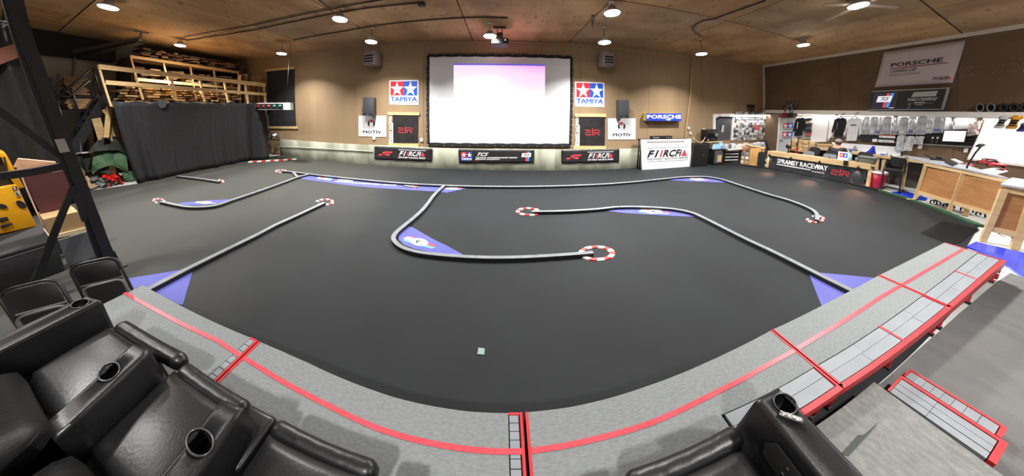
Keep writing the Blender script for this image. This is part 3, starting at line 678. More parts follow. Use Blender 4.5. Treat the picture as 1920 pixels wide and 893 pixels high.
# --- wall speakers
M_spk = mat('speaker_grey', (62, 64, 68), 0.5, c2=(54, 56, 60), scale=6)
def wall_speaker(x0, x1, y0, y1, label):
    q = [bw(x0, y0, BACK - .32), bw(x1, y0, BACK - .32), bw(x1, y1, BACK - .32), bw(x0, y1, BACK - .32)]
    a, b = q[0].x, q[1].x; z0, z1 = q[3].z, q[0].z; r = thing('wall_speaker', label, 'speaker', ((a + b) / 2, BACK - .2, z0), 'wall speakers')
    MB().prism([(a, BACK - .32, z0), (b, BACK - .32, z0), (b - .07, BACK - .06, z0), (a + .07, BACK - .06, z0)], (0, 0, z1 - z0)).build('cabinet', M_spk, r, bevel=.012)
    MB().box(a + .02, b - .02, BACK - .334, BACK - .32, z0 + .06, z1 - .02).build('grille', mat('speaker_grille', (48, 50, 54), .7, c2=(60, 62, 66), scale=120), r, bevel=.006)
    MB().lathe(((a + b) / 2, BACK - .335, z0 + .035), [(.014, 0), (0, .004)], 8, (0, -1, 0)).build('badge', M_lamp_body, r)
    MB().beam(((a + b) / 2, BACK - .06, (z0 + z1) / 2), ((a + b) / 2, BACK - .02, (z0 + z1) / 2), .12, .16).build('bracket', M_black, r)
wall_speaker(680, 700.5, 182.5, 217, 'grey wall speaker above the left white sponsor sign')
wall_speaker(1160, 1180, 187, 221.5, 'grey wall speaker above the right white sponsor sign')
# --- unit heaters
M_heat = mat('heater_enamel', (128, 118, 120), 0.5)
def heater(x0, x1, y0, y1, turn, label):
    c = bw((x0 + x1) / 2, (y0 + y1) / 2, BACK - .42); h = (bw((x0 + x1) / 2, y0, BACK - .42).z - bw((x0 + x1) / 2, y1, BACK - .42).z) / 2
    w = (bw(x1, y1, BACK - .42).x - bw(x0, y1, BACK - .42).x) / 2 / 1.3; r = thing('unit_heater', label, 'heater', (c.x, c.y, c.z - h), 'ceiling unit heaters')
    R = Matrix.Rotation(turn, 3, 'Z')
    def T(x, y, z): return c + R @ V((x, y, z))
    def bx(a, b, d, e, f, g): return MB().hexa([T(a, d, f), T(b, d, f), T(b, e, f), T(a, e, f)], [T(a, d, g), T(b, d, g), T(b, e, g), T(a, e, g)])
    bx(-w, w, -w * .8, w, -h, h).build('case', M_heat, r, bevel=.01)
    bx(-w * .85, w * .85, -w * .83, -w * .78, -h * .82, h * .5).build('dark_core', M_black, r)
    for k in range(4):
        z = -h * .78 + k * h * .38; bx(-w * .84, w * .84, -w * .98, -w * .8, z, z + h * .13).build('louvre', M_heat, r)
    for s in (-1, 1): MB().tube([T(s * w * .8, .0, h), (T(s * w * .8, 0, h).x, T(s * w * .8, 0, h).y, TOP)], .008, 6).build('hanger_rod', M_heat, r)
heater(684, 711, 97, 123, -.12, 'grey unit heater under the ceiling left of the projection screen')
heater(1124, 1150, 99, 125, .12, 'grey unit heater under the ceiling right of the projection screen')
# --- banners on the concrete wall
YC = BACK - .115
def f1_mark(p, u0, u1, v0, v1, parent):
    a = [(0, 1), (.14, .55), (.36, .12), (.5, 0), (1, 0), (.9, .34), (.56, .34), (.42, .46), (.24, 1)]; b = [(.46, .56), (.83, .56), (.72, 1), (.56, 1), (.6, .8), (.40, .8)]
    for q in (a, b): p.poly([(u0 + (u1 - u0) * x, v0 + (v1 - v0) * y) for x, y in q], .012).build('red_mark', M_pinkred, parent)
def series_word(p, u0, u1, v0, v1, parent, dark=False):
    w = u1 - u0; m = M_ink if dark else M_signwhite
    text(p, 'F1', u0, u0 + w * .27, v0, v1, m, parent, slant=.25, off=.012); text(p, 'RCFi', u0 + w * .37, u0 + w * .87, v0, v1, m, parent, slant=.12, off=.012)
    p.poly([(u0 + w * .34, v0), (u0 + w * .38, v0), (u0 + w * .33, v1), (u0 + w * .29, v1)], .012).build('red_slash', M_pinkred, parent)
    p.poly([(u0 + w * .93, v0), (u0 + w * 1.0, v1), (u0 + w * .84, v1)], .012).build('red_peak', M_pinkred, parent)
def wall_banner(pts, label):
    p = P4(bw, pts, YC); r = thing('wall_banner', label, 'banner', p.at(.5, .5), 'black banners on the concrete wall')
    rows = []
    for j in range(7):
        rows.append([p.at(i / 16, j / 6, .008 + .005 * math.sin(i * 1.3 + j * .8) * math.sin(j * 1.1 + 2)) for i in range(17)])
    MB().grid(rows).build('vinyl_sheet', M_vinyl, r, solid=.004)
    p.plate(.015, -.01, 1.01, .98, 1.05, .0).build('batten', M_lamp_body, r)
    mb = MB()
    for i in range(5): mb.lathe(p.at(.02 + .24 * i, .04, .016), [(.014, 0), (.014, .004), (0, .005)], 8, p.n)
    mb.build('grommets', M_lamp_body, r)['kind'] = 'stuff'
    return p, r
for pts, lb in (([(702.5, 273.8), (811, 277.8), (810, 303.5), (702, 299)], 'wrinkled black race series banner hanging below the left club banner'), ([(1052.5, 281), (1161, 278.7), (1160.5, 304.5), (1052.5, 307)], 'black race series banner hanging below the right club banner')):
    p, r = wall_banner(pts, lb)
    f1_mark(p, .07, .34, .36, .68, r); series_word(p, .45, .88, .30, .62, r)
    strokes(p, [[(.44, .2), (.89, .2)]], .014, .012).build('white_rule', M_signwhite, r)
    text(p, 'MIDWEST RACING SERIES', .44, .89, .7, .8, M_signwhite, r, off=.012)
p, r = wall_banner([(860, 279.5), (1002, 280.7), (1001.5, 306), (860.5, 306.3)], 'long black championship banner below the middle of the projection screen')
q = p.sub(.03, .18, .2, .8); q.plate(.002, off=.012).build('logo_card', M_tblue, r)
q.poly([(0, 0), (.5, 0), (.5, .62), (0, .62)], .014).build('red_field', M_tred, r)
for c in (.25, .75): q.poly(star(c, .34, .24, .32), .016).build('white_star', M_signwhite, r)
text(q, 'TAMIYA', .05, .95, .70, .93, M_signwhite, r, off=.014)
text(p, 'TCS', .23, .40, .24, .46, M_signwhite, r, slant=.2, off=.013); text(p, 'TAMIYA CHAMPIONSHIP SERIES', .22, .78, .54, .63, M_signwhite, r, slant=.02, off=.013); text(p, 'SPRANSY RACEWAY', .22, .55, .66, .74, M_signwhite, r, slant=.02, off=.013)
text(p, 'ZONE', .22, .265, .79, .83, M_pinkred, r, off=.013)
def ribbon_logo(p, parent, off=.013, t='TCS'):
    p.poly([(.45, 0), (.62, 0), (.56, 1), (.4, 1)], off).build('red_ribbon', M_pinkred, parent); p.poly([(.66, 0), (.86, 0), (.74, 1), (.6, 1)], off).build('blue_ribbon', M_logo_blue, parent)
    p.poly([(.06, .14), (1, .14), (.94, .56), (.0, .56)], off + .002).build('white_patch', M_signwhite, parent); text(p, t, .14, .86, .22, .46, M_ink, parent, slant=.2, off=off + .004)
ribbon_logo(p.sub(.83, .96, .16, .84), r)
# --- blue lit sign
yf = BACK - .2
p = P4(bw, [(1212, 212.7), (1278.3, 212.5), (1277.5, 227), (1212, 226.5)], yf); q = p.q
r = thing('light_box', 'blue lit box sign with white lettering on the tan wall', 'sign', p.at(.5, 1))
p.plate(.012).build('face', mat('sign_blue', (40, 62, 168), .35, emit=.12), r)
MB().prism([q[0] + V((0, .013, 0)), q[1] + V((0, .013, 0)), q[2] + V((0, .013, 0)), q[3] + V((0, .013, 0))], (0, .165, 0)).build('case', mat('case_yellow_lit', (206, 190, 96), .5), r)  # yellow light on the side of the sign put into the case colour
text(p, 'PORSCHE', .02, .98, .22, .68, mat('lit_white', (240, 244, 255), .4, emit=.5), r)
p.poly([(.54, .76), (.68, .76), (.66, .92), (.56, .92)], .004).build('white_crest', M_signwhite, r)
# --- black wall panel in the left part of the wall
p = P4(bw, [(500.5, 131), (552, 128.5), (555, 237), (505, 237.5)], BACK - .045); r = thing('cloth_panel', 'tall black cloth panel between wooden rails above the far corner', 'panel', p.at(.5, 1))
p.plate(.01).build('cloth', M_clothblack, r)
P4(bw, [(496.5, 130.5), (551.5, 125.2), (552, 129.3), (497, 134.5)], BACK - .05).plate(.03, off=.012).build('wood_rail', M_wood, r)
P4(bw, [(504, 237), (558, 237), (558, 241.5), (505, 241)], BACK - .05).plate(.03, off=.012).build('wood_rail', M_wood, r)
# --- race start light bar
p = P4(bw, [(458.5, 193.5), (544, 192.6), (544.5, 206), (461, 206)], 5.35); r = thing('start_light_bar', 'white start light bar with red and green lamps in front of the black curtain', 'signal', p.at(.5, 1))
p.plate(.12).build('case', M_signwhite, r)
q = p.sub(.155, .865, .12, .92); q.plate(.004, off=.006).build('lamp_panel', M_black, r)
for i in range(6):
    c = q.at((i + .5) / 6, .5, .008); mcol = mat('red_lens', (126, 24, 38), .25, coat=.5) if i < 4 else mat('green_lens', (22, 104, 92), .25, coat=.5)
    MB().lathe(c, [(.062, 0), (.058, .02), (.04, .036), (0, .043)], 14, p.n).build('lens', mcol, r)
for u in (.08, .92): a = p.at(u, 0, -.06); MB().tube([a, (a.x, a.y, TOP)], .006, 5).build('hanging_wire', M_black, r)
# --- outlet boxes, thermostat
M_plast = mat('outlet_plastic', (226, 224, 218), 0.5)
for (x0, x1, y0, y1, lb) in [(787.5, 792.5, 260, 266, 'white outlet box between the left club banner and the screen'), (698, 703, 257, 262.5, 'white outlet box under the left sponsor sign'), (1290.5, 1293.5, 238.5, 243, 'upper white thermostat left of the black computer'), (1294, 1297, 248, 253, 'lower white switch plate left of the black computer')]:
    p = P4(bw, [(x0, y0), (x1, y0), (x1, y1), (x0, y1)], BACK - .06); r = thing('outlet_box', lb, 'outlet', p.at(.5, 1)); p.plate(.04).build('box', M_plast, r, bevel=.006); p.plate(.004, .25, .75, .2, .8, .004).build('face_plate', M_lamp_body, r)
# --- camera and cap by the far corner
p = bw(515, 253.5, BACK - .3); r = thing('wall_camera', 'small white wall camera above the concrete in the far left corner', 'camera', p)
MB().lathe(p, [(0, -.1), (.05, -.1), (.05, .1), (.035, .12)], 12, (.35, -1, -.2)).build('body', M_signwhite, r); MB().tube([p + V((.03, 0, -.03)), p + V((.03, .1, -.12)), p + V((.03, .2, -.12))], .016, 6).build('bracket', M_black, r)
MB().lathe(p + V((.045, -.125, -.025)), [(.035, -.01), (.03, .01), (0, .012)], 12, (.35, -1, -.2)).build('lens', M_black, r)
p = bw(506, 254, BACK - .25); r = thing('cable_coil', 'coiled black cable hanging in the far corner next to the curtain', 'cable', p)
for k in range(3): MB().tube([p + V((math.cos(t) * (.11 + .01 * k), -.02 * k, math.sin(t) * (.15 + .012 * k))) for t in [i * math.pi / 8 for i in range(16)]], .016, 6, closed=True).build('loop', M_black, r)
# --- conduits and cables
M_tanpipe = mat('tan_painted_pipe', (182, 148, 104), 0.55); M_cable = mat('dark_conduit', (72, 60, 52), 0.6); M_greypipe = mat('grey_conduit', (188, 186, 172), .5)
def wall_pipe(name, label, pts, m, rad, Y): return tag(MB().tube([bw(x, y, Y) for x, y in pts], rad, 8).build(name, m), label, 'conduit')
wall_pipe('conduit', 'tan painted conduit running down the back wall left of the pit shop', [(1297, 109), (1296, 140), (1295, 172), (1291, 208), (1287.5, 232), (1285.5, 255), (1285, 275)], M_tanpipe, .022, BACK - .06)
wall_pipe('conduit', 'pale conduit along the concrete wall in the far left corner', [(503, 274.5), (560, 276.5), (620, 279.5), (699, 284)], M_greypipe, .015, YC - .012)
wall_pipe('conduit', 'pair of thin conduits along the top of the back wall', [(830, 82), (900, 78.5), (960, 78.5), (1060, 84), (1140, 90), (1210, 97), (1270, 103), (1290, 108)], M_tanpipe, .014, BACK - .075)
def ceil_pipe(label, pts, rad=.016, m=None, z=TOP - .022): return tag(MB().tube([fl(x, y, z) for x, y in pts], rad, 6).build('ceiling_conduit', m or M_cable), label, 'conduit')
ceil_pipe('dark conduit across the ceiling from the left lamps to the projector', [(550, 75.5), (600, 66), (640, 59.5), (697, 49.5), (730, 45), (805, 37.5), (870, 33.5), (905, 32.5), (952, 34)])
ceil_pipe('dark conduit across the ceiling ending in a junction box left of the projector', [(350, 76), (420, 65.5), (480, 56), (560, 39), (640, 23), (700, 14), (740, 9.5), (790, 5)])
ceil_pipe('thin dark conduit crossing the ceiling left of the nearest lamp', [(345, 69.5), (420, 56), (480, 46.5), (560, 29), (620, 17.5), (700, 3), (730, -3)], .012)
ceil_pipe('dark bent conduit on the ceiling ending at the lamp right of the right heater', [(1436, 1), (1385, 19), (1336, 36.5), (1318, 39), (1305, 46), (1298, 54), (1304, 62), (1313, 68)])
ceil_pipe('pale cable draped along the ceiling near the truss post', [(22, 14), (50, 22), (55, 33), (100, 41), (107, 41), (132, 29), (138, 29)], .011, M_tanpipe)
ceil_pipe('slack cable on the ceiling by the nearest lamp left of the projector', [(595, -2), (615, 14), (626, 24)], .01)
r = thing('junction_box', 'dark junction box on the ceiling at the end of a conduit', 'junction box', fl(791, 5, TOP)); c = fl(791, 5, TOP); MB().box(c.x - .07, c.x + .07, c.y - .05, c.y + .05, TOP - .07, TOP - .001).build('box', M_cable, r, bevel=.005); MB().box(c.x - .06, c.x + .06, c.y - .04, c.y + .04, TOP - .078, TOP - .07).build('cover', M_cable, r)
c = fl(1110, 39, TOP); r = thing('ceiling_hook', 'dark bracket with a hook on the ceiling near the right bright lamp', 'bracket', c); MB().beam(c + V((-.12, -.3, -.02)), c + V((.08, .1, -.02)), .04, .03).build('bar', M_cable, r); MB().tube([c + V((0, 0, -.03)), c + V((0, 0, -.12)), c + V((.05, 0, -.14))], .012, 6).build('hook', M_cable, r)
# --- projector on its ceiling mount
c = fl(937, 50, TOP); r = thing('projector', 'dark projector hanging from the ceiling in front of the screen', 'projector', (c.x, c.y, TOP)); yj = c.y
MB().beam((c.x - .16, yj, TOP - .03), (c.x + .16, yj, TOP - .03), .05, .03).build('mount_rail', M_cable, r)
zb_ = bw(940, 84, yj).z
for s in (-.06, .06): MB().tube([(c.x + s, yj, TOP - .03), (c.x + s, yj, zb_ + .08)], .011, 6).build('mount_rod', M_cable, r)
MB().box(c.x - .07, c.x + .08, yj - .07, yj + .07, zb_ + .16, zb_ + .30).build('mount_box', M_cable, r, bevel=.008)
MB().box(c.x - .19, c.x + .22, yj - .2, yj + .2, zb_ - .03, zb_ + .1).build('body', M_black, r, bevel=.012)
MB().lathe((c.x + .1, yj + .2, zb_ + .03), [(.05, 0), (.05, .03), (.035, .035), (0, .02)], 14, (0, 1, 0)).build('lens', mat('lens_glass', (30, 30, 46), .1, coat=1), r)
MB().lathe((c.x + .14, yj - .2, zb_ + .06), [(.012, 0), (0, .006)], 8, (0, -1, 0)).build('lens_glint', mat('glint_glow', (255, 250, 240), .3, emit=3), r)  # small glowing disc standing in for the white glint of the lens
l = bpy.data.lights.new('pink_ceiling_fill', 'SPOT'); l.energy = 24; l.spot_size = 2.6; l.spot_blend = 1.0; l.shadow_soft_size = .08; l.color = (1, .38, .62); lo = bpy.data.objects.new('pink_ceiling_fill', l); COL.objects.link(lo); lo.parent = r; lo.location = (.1, .28, zb_ - .62 - TOP); lo.rotation_euler = (math.pi, 0, 0)  # added pink spot imitating the glow that the screen throws on the ceiling
# --- white race series board standing on the floor and what is around it
M_blackmetal = mat('black_cabinet_paint', (20, 20, 21), .4, c2=(26, 26, 27), scale=4)
a, b = fl(1204.5, 313), fl(1296, 308.5); a = bw(1204.5, 313, 6.02); b = bw(1296, 308.5, 6.02); p = Panel(bw(1202, 262, 6.02), bw(1296, 260.5, 6.02), V((b.x, b.y, .002)), V((a.x, a.y, .002)))
r = thing('race_board', 'large white race series board standing on the floor before the tan wall', 'board', a.lerp(b, .5))
p.plate(.025).build('board', M_signwhite, r); p.plate(.01, .1, .85, .04, .1, .008).build('grey_tray', mat('tray_grey', (168, 168, 168), .4), r)
series_word(p, .10, .90, .36, .58, r, True); text(p, 'MIDWEST RACING SERIES', .10, .92, .62, .69, M_greyink, r, off=.006, bold=False)
for v in (.28, .74): strokes(p, [[(.09, v), (.92, v)]], .008, .004).build('grey_rule', M_greyink, r)
q = [p.at(.0, .0), p.at(1, 0)]
n_ = p.n; c = p.at(.5, .5)
r = thing('equipment_table', 'table with black legs hidden behind the white race board', 'table', c - n_ * .3)
MB().hexa([p.at(.01, .05, -.06), p.at(.99, .05, -.06), p.at(.99, .05, -.22), p.at(.01, .05, -.22)], [p.at(.01, .0, -.06), p.at(.99, .0, -.06), p.at(.99, .0, -.22), p.at(.01, .0, -.22)]).build('tabletop', M_blackmetal, r)
for u in (.03, .95):
    for d in (-.08, -.2): t_ = p.at(u, .05, d); MB().tube([t_, (t_.x, t_.y, 0)], .018, 6).build('leg', M_blackmetal, r)
t0 = p.at(.22, 0, -.08); t1 = p.at(.63, 0, -.08); r = thing('audio_receiver', 'flat dark audio receiver on top of the white race board table', 'receiver', t0.lerp(t1, .5))
MB().hexa([t0 + V((0, 0, .012)), t1 + V((0, 0, .012)), t1 + V((.02, .12, .012)), t0 + V((.02, .12, .012))], [t0 + V((0, 0, .1)), t1 + V((0, 0, .1)), t1 + V((.02, .12, .1)), t0 + V((.02, .12, .1))]).build('case', M_blackmetal, r, bevel=.006)
MB().hexa([t0.lerp(t1, .06) + V((0, -.006, .03)), t0.lerp(t1, .36) + V((0, -.006, .03)), t0.lerp(t1, .36) + V((0, -.001, .03)), t0.lerp(t1, .06) + V((0, -.001, .03))], [t0.lerp(t1, .06) + V((0, -.006, .06)), t0.lerp(t1, .36) + V((0, -.006, .06)), t0.lerp(t1, .36) + V((0, -.001, .06)), t0.lerp(t1, .06) + V((0, -.001, .06))]).build('display', M_greyink, r)
for u in (.7, .8, .9): MB().lathe(t0.lerp(t1, u) + V((0, -.001, .045)), [(.018, 0), (.016, .012), (0, .013)], 10, (0, -1, 0)).build('knob', M_greyink, r)
for k in range(2): MB().box(t0.x + .02 + k * (t1.x - t0.x - .07), t0.x + .06 + k * (t1.x - t0.x - .07), t0.y + .02, t0.y + .06, t0.z, t0.z + .013).build('foot', M_black, r)
# ================================================================ LEFT SIDE: curtain, lumber loft, stairs, truss, arcade corner
M_pine = mat('railing_pine', (214, 182, 132), 0.6, c2=(198, 162, 108), scale=2.5, stretch=(6, 1, 6), bump=.05)
M_steel = mat('black_steel', (24, 24, 26), 0.42, c2=(32, 32, 34), scale=6)
XR = -9.0
# --- black curtain under the loft
top = [rw(210, 190, XR), rw(300, 189.5, XR), rw(400, 191.5, XR), rw(470, 193.5, XR), rw(500, 195, XR)]
path = [(-8.99, 1.70), (-8.98, 2.3), (-8.97, 2.9), (-8.95, 3.9), (-8.9, 5.15), (-8.45, 5.42), (-8.36, 5.62)]
def along(path, t):
    L = [math.dist(a, b) for a, b in zip(path[:-1], path[1:])]; s = t * sum(L)
    for (a, b), l in zip(zip(path[:-1], path[1:]), L):
        if s <= l or (a, b) == (path[-2], path[-1]): f = min(1, s / l); return (a[0] + (b[0] - a[0]) * f, a[1] + (b[1] - a[1]) * f)
        s -= l
rows = []
NZ, NU = 14, 150
for j in range(NZ + 1):
    R_ = []; v = j / NZ
    for i in range(NU + 1):
        t = i / NU; x, y = along(path, t); amp = .018 + .05 * v
        w = (math.sin(t * 30 + math.sin(t * 9) * 3 + .5 * math.sin(v * 3)) ** 3) * amp + math.sin(t * 71) * .008 * v
        zt = 2.07 - .035 * abs(math.sin(t * 9 * math.pi)); y2 = y + (0.34 * v * (1 - t) ** 6 if t < .3 else 0)
        R_.append(V((x + w * (1 if t < .82 else .3), y2 + (w * .6 if t >= .82 else 0), zt * (1 - v) + .012 * v)))
    rows.append(R_)
o = MB().grid(rows).build('stage_curtain', M_clothblack, solid=.008); tag(o, 'long black curtain hanging below the lumber loft', 'curtain')
o = MB().grid(smooth=False, rows=[[rw(295, 187, XR + .1) + V((0, .0, 0)), rw(314, 187.5, XR + .1)], [rw(298, 199, XR + .1), rw(311, 199, XR + .1)], [rw(302, 203, XR + .1), rw(308, 202, XR + .1)]]).build('loft_sticker', mat('grey_plastic_sheet', (74, 76, 80), .5), solid=.004); tag(o, 'small grey plastic bag caught on the top edge of the black curtain', 'bag')
# --- loft deck
r = thing('lumber_loft', 'wooden lumber loft with a pale pine railing above the black curtain', 'loft', (-10.5, 4, 0))
MB().box(LEFT + .01, XR - .02, 1.7, BACK - .03, 1.9, 2.03).build('deck', mat('loft_deck', (96, 74, 50), .8), r)
def rail_beam(p, q, w, h): return MB().beam(p, q, w, h)
def X_(x, y, X=XR): return rw(x, y, X)
for a, b, h in (((186, 125), (497, 160.5), .11), ((198, 154.5), (499, 177), .10)):
    rail_beam(X_(*a), X_(*b), .045, h).build('rail', M_pine, r)
MB().beam(X_(184, 122.5) + V((-.03, 0, .0)), X_(497, 157) + V((-.03, 0, 0)), .11, .035).build('cap_rail', M_pine, r)
for a, b in (((185, 122), (209, 200)), ((254, 139), (269, 187)), ((322, 146), (332, 189)), ((376, 151), (385, 191)), ((422, 155), (429, 193)), ((461, 158), (466, 193)), ((495, 158), (499, 195))):
    rail_beam(X_(*a) + V((-.04, 0, 0)), X_(*b) + V((-.04, 0, 0)), .08, .04).build('post', M_pine, r)
for (x, y) in ((-9.75, 1.75), (-9.3, 5.9), (LEFT + .1, 1.8), (LEFT + .1, 6.2)): MB().box(x - .05, x + .05, y - .05, y + .05, 0, 1.9).build('support_post', M_pine, r)
# --- rack behind, two shelves of scrap
r = thing('lumber_rack', 'pine rack of scrap lumber standing on the back of the loft', 'rack', (-11.3, 4, 2.05)); XB = -10.5
for a, b in (((244, 106), (447, 136)), ((258, 149), (447, 166))): rail_beam(X_(*a, XB), X_(*b, XB), .04, .09).build('rail', M_pine, r)
for a, b in (((245, 105), (268, 184)), ((306, 114), (325, 187)), ((357, 122), (369, 188)), ((401, 128), (410, 189)), ((447, 134), (452, 190))): rail_beam(X_(*a, XB) + V((-.03, 0, 0)), X_(*b, XB) + V((-.03, 0, 0)), .08, .04).build('post', M_pine, r)
for z in (2.72, 3.30): MB().box(LEFT + .03, XB - .08, 2.45, BACK - .05, z - .03, z).build('shelf', mat('rack_shelf', (92, 70, 48), .8), r)
for y in (2.5, 4.4, 6.2): MB().box(LEFT + .02, LEFT + .1, y - .04, y + .04, 2.04, 3.3).build('rear_post', M_pine, r)
MB().box(LEFT + .05, XB - .1, 2.42, 2.445, 2.04, 3.42).build('side_panel', mat('dusty_panel', (74, 62, 50), .85), r)
# --- scrap boards, every one lying on its own
WOODS = [mat('scrap_wood_%s' % n, c, .75, c2=tuple(int(k * .82) for k in c), scale=4, stretch=(8, 1, 8)) for n, c in (('pale', (206, 172, 122)), ('tan', (178, 140, 94)), ('brown', (140, 104, 70)), ('grey', (126, 112, 96)), ('dark', (98, 76, 54)))]
nb = 0
def board(c, l, w, t, yaw, pitch, label, group, m=None):
    global nb; nb += 1
    d = V((math.cos(yaw) * math.cos(pitch), math.sin(yaw) * math.cos(pitch), math.sin(pitch)))
    o = MB().beam(V(c) - d * l / 2, V(c) + d * l / 2, w, t).build('scrap_board', m or WOODS[nb % 5 if random.random() < .6 else random.randrange(2)])
    return tag(o, label, 'board', group)
LAYER = ('lowest', 'second', 'third', 'fourth', 'fifth', 'sixth', 'topmost')
WN = ('pale', 'tan', 'brown', 'grey', 'dark')
for k in range(105):      # loft floor behind the railing
    lay = k % 7; y = 1.95 + 3.2 * (k // 7 + random.uniform(.1, .9)) / 15
    board((random.uniform(-9.75, -9.45), y, 2.055 + lay * .072), random.uniform(.45, .7), random.uniform(.09, .26), random.uniform(.025, .055), random.uniform(-.45, .45), random.uniform(-.05, .05), 'scrap board on the loft floor behind the railing, %s layer, %s from the left' % (LAYER[lay], nth(k // 7 + 1)), 'scrap boards on the loft floor', WOODS[random.choice((0, 0, 0, 1, 1, 2))])
for z0, g, n, hi in ((2.75, 'scrap boards on the middle rack shelf', 60, 5), (3.34, 'scrap boards on the top rack shelf', 64, 5)):
    for k in range(n):
        lay = k % 5; y = 2.65 + 3.4 * (k // 5 + random.uniform(.1, .9)) / math.ceil(n / 5)
        board((random.uniform(-11.15, -10.95), y, z0 + lay * .085), random.uniform(.5, .9), random.uniform(.1, .3), random.uniform(.03, .07), random.uniform(-.4, .4), random.uniform(-.05, .05), 'scrap board on the %s of the lumber rack, %s layer, %s from the left' % ('middle shelf' if z0 < 3 else 'top shelf', LAYER[lay] if lay < 4 else 'topmost', nth(k // 5 + 1)), g, WOODS[random.choice((1, 2, 3, 4)) if z0 > 3 else random.choice((0, 1, 2, 3))])
for k in range(22):       # boards standing on end at the far end of the loft
    y = 5.25 + .036 * k; h = random.uniform(.75, 1.15)
    board((-9.6 + random.uniform(-.1, .05), y, 2.04 + h / 2), h, random.uniform(.1, .3), random.uniform(.02, .028), random.choice((0, math.pi)), math.radians(random.uniform(84, 89)), 'narrow board standing on end at the far end of the loft, %s from the left' % nth(k + 1), 'boards standing on the loft')
for k in range(9):        # stack below the loft by the stairs
    board((-11.2, 1.35 + random.uniform(-.05, .05), 2.26 + k * .05), 1.0, random.uniform(.28, .5), .042, random.uniform(-.1, .1), 0, 'brown board in the stack on the upper shelf beside the stairs, %s from below' % nth(k + 1), 'boards beside the stairs', WOODS[2])
for k in range(6):
    board((-11.2, 1.42 + random.uniform(-.03, .03), 1.90 + k * .045), 1.0, random.uniform(.4, .55), .04, random.uniform(-.06, .06), 0, 'pale board in the stack on the lower shelf beside the stairs, %s from below' % nth(k + 1), 'boards on the shelf beside the stairs', WOODS[1])
r = thing('stair_side_shelf', 'dark steel shelf with board stacks beside the stairs', 'shelf', (-11.3, 1.4, 0))
for z in (1.84, 2.20): MB().box(LEFT + .02, -10.7, 1.0, 1.69, z - .03, z + .015).build('shelf', M_steel, r)
for x in (LEFT + .08, -10.75):
    for y in (1.04, 1.65): MB().box(x - .025, x + .025, y - .025, y + .025, 0, 2.75).build('post', M_steel, r)
# --- steel stair climbing to the loft
r = thing('steel_stair', 'black steel staircase climbing to the lumber loft', 'stair', (-10.2, 1.4, 0)); XS = -9.9
A_, B_ = rw(150, 262, XS), rw(203, 178, XS)
for X in (XS, XS - .75):
    a, b = V((X, A_.y, A_.z)), V((X, B_.y, B_.z)); lo = a + (a - b) * (a.z / (b.z - a.z))
    MB().beam(a + (a - b) * .5, b, .04, .2).build('stringer', M_steel, r)
for k in range(9):
    t = -.4 + k * .165; c = A_ + (B_ - A_) * t
    if c.z > .05: MB().box(XS - .73, XS - .02, c.y - .06, c.y + .06, c.z - .02, c.z).build('tread', M_steel, r)
for X in (XS - .02, XS - .78):
    for a, b in (((96, 195), (174, 127)), ((102, 205), (168, 151))):
        p_, q_ = rw(*a, X), rw(*b, X); MB().tube([p_, q_], .022, 6).build('handrail', M_steel, r)
    for a, b in (((174, 127), (190, 180)), ((134, 165), (152, 225)), ((108, 190), (128, 262))): MB().tube([rw(*a, X), rw(*b, X)], .02, 6).build('rail_post', M_steel, r)
# bottom post down to the floor
MB().tube([rw(150, 262, XS), V((XS, rw(150, 262, XS).y, 0))], .03, 6).build('foot_post', M_steel, r)
# --- dark overhead track by the left wall
r = thing('overhead_rail', 'grey overhead door rail hanging below the ceiling at the left', 'rail', fl(265, 58, TOP))
a, b = fl(265, 58, TOP), fl(253, 56, TOP); c = fl(278, 61, TOP)
MB().beam(b + V((0, 0, -.02)), c + V((0, 0, -.02)), .1, .03).build('ceiling_plate', M_greypipe if False else mat('rail_grey', (96, 94, 92), .5), r)
e = over(a, 268, 74); MB().beam(a + V((0, 0, -.02)), e, .06, .05).build('hanger', MATS['rail_grey'], r)
p0, p1 = e, rw(140, 98, -11.6); MB().beam(p0, p1, .08, .1).build('rail', MATS['rail_grey'], r); MB().beam(p0 + V((0, 0, -.09)), p1 + V((0, 0, -.12)), .2, .06).build('dark_channel', M_black, r)
MB().tube([p1 + V((0, 0, .0)), p1 + V((0, 0, -1.2))], .03, 6).build('side_track', MATS['rail_grey'], r)
o = MB().box(LEFT + .01, LEFT + .5, -1.5, 2.3, 3.35, TOP - .01).build('added_dark_box', mat('added_dark_box', (34, 30, 27), .9)); tag(o, 'dark box added under the ceiling along the left wall', 'dark box')  # added box standing in for the dark region at the top of the wall
o = MB().tube([(LEFT + .03, -1.4, 2.62), (LEFT + .03, 1.5, 2.55)], .02, 6).build('wall_pipe', M_greypipe); tag(o, 'thin grey pipe along the grey left wall', 'pipe')
# --- clutter under the loft end: timber braces, tarps, bottles
XC = -10.1
def xbar(pts, X, w, t, m, name, label, cat, group=None):
    o = MB()
    for a, b in zip(pts[:-1], pts[1:]): o.beam(rw(*a, X), rw(*b, X), w, t, (1, 0, 0))
    return tag(o.build(name, m), label, cat, group)
xbar([(205, 200), (199, 258)], -9.5, .1, .06, M_pine, 'timber_post', 'pale timber post under the near end of the loft', 'post')
xbar([(180, 222), (192, 262)], -9.75, .16, .05, WOODS[0], 'timber_brace', 'wide pale plank leaning left of the timber post', 'plank')
xbar([(206, 222), (214, 256)], -9.7, .05, .05, WOODS[0], 'timber_brace', 'first thin batten right of the timber post', 'plank')
xbar([(208, 220), (222, 256)], -9.75, .06, .05, WOODS[1], 'timber_brace', 'second thin batten right of the timber post', 'plank')
xbar([(193, 206), (203, 219)], -9.62, .05, .04, WOODS[0], 'timber_brace', 'short diagonal strut at the top of the timber post', 'plank')
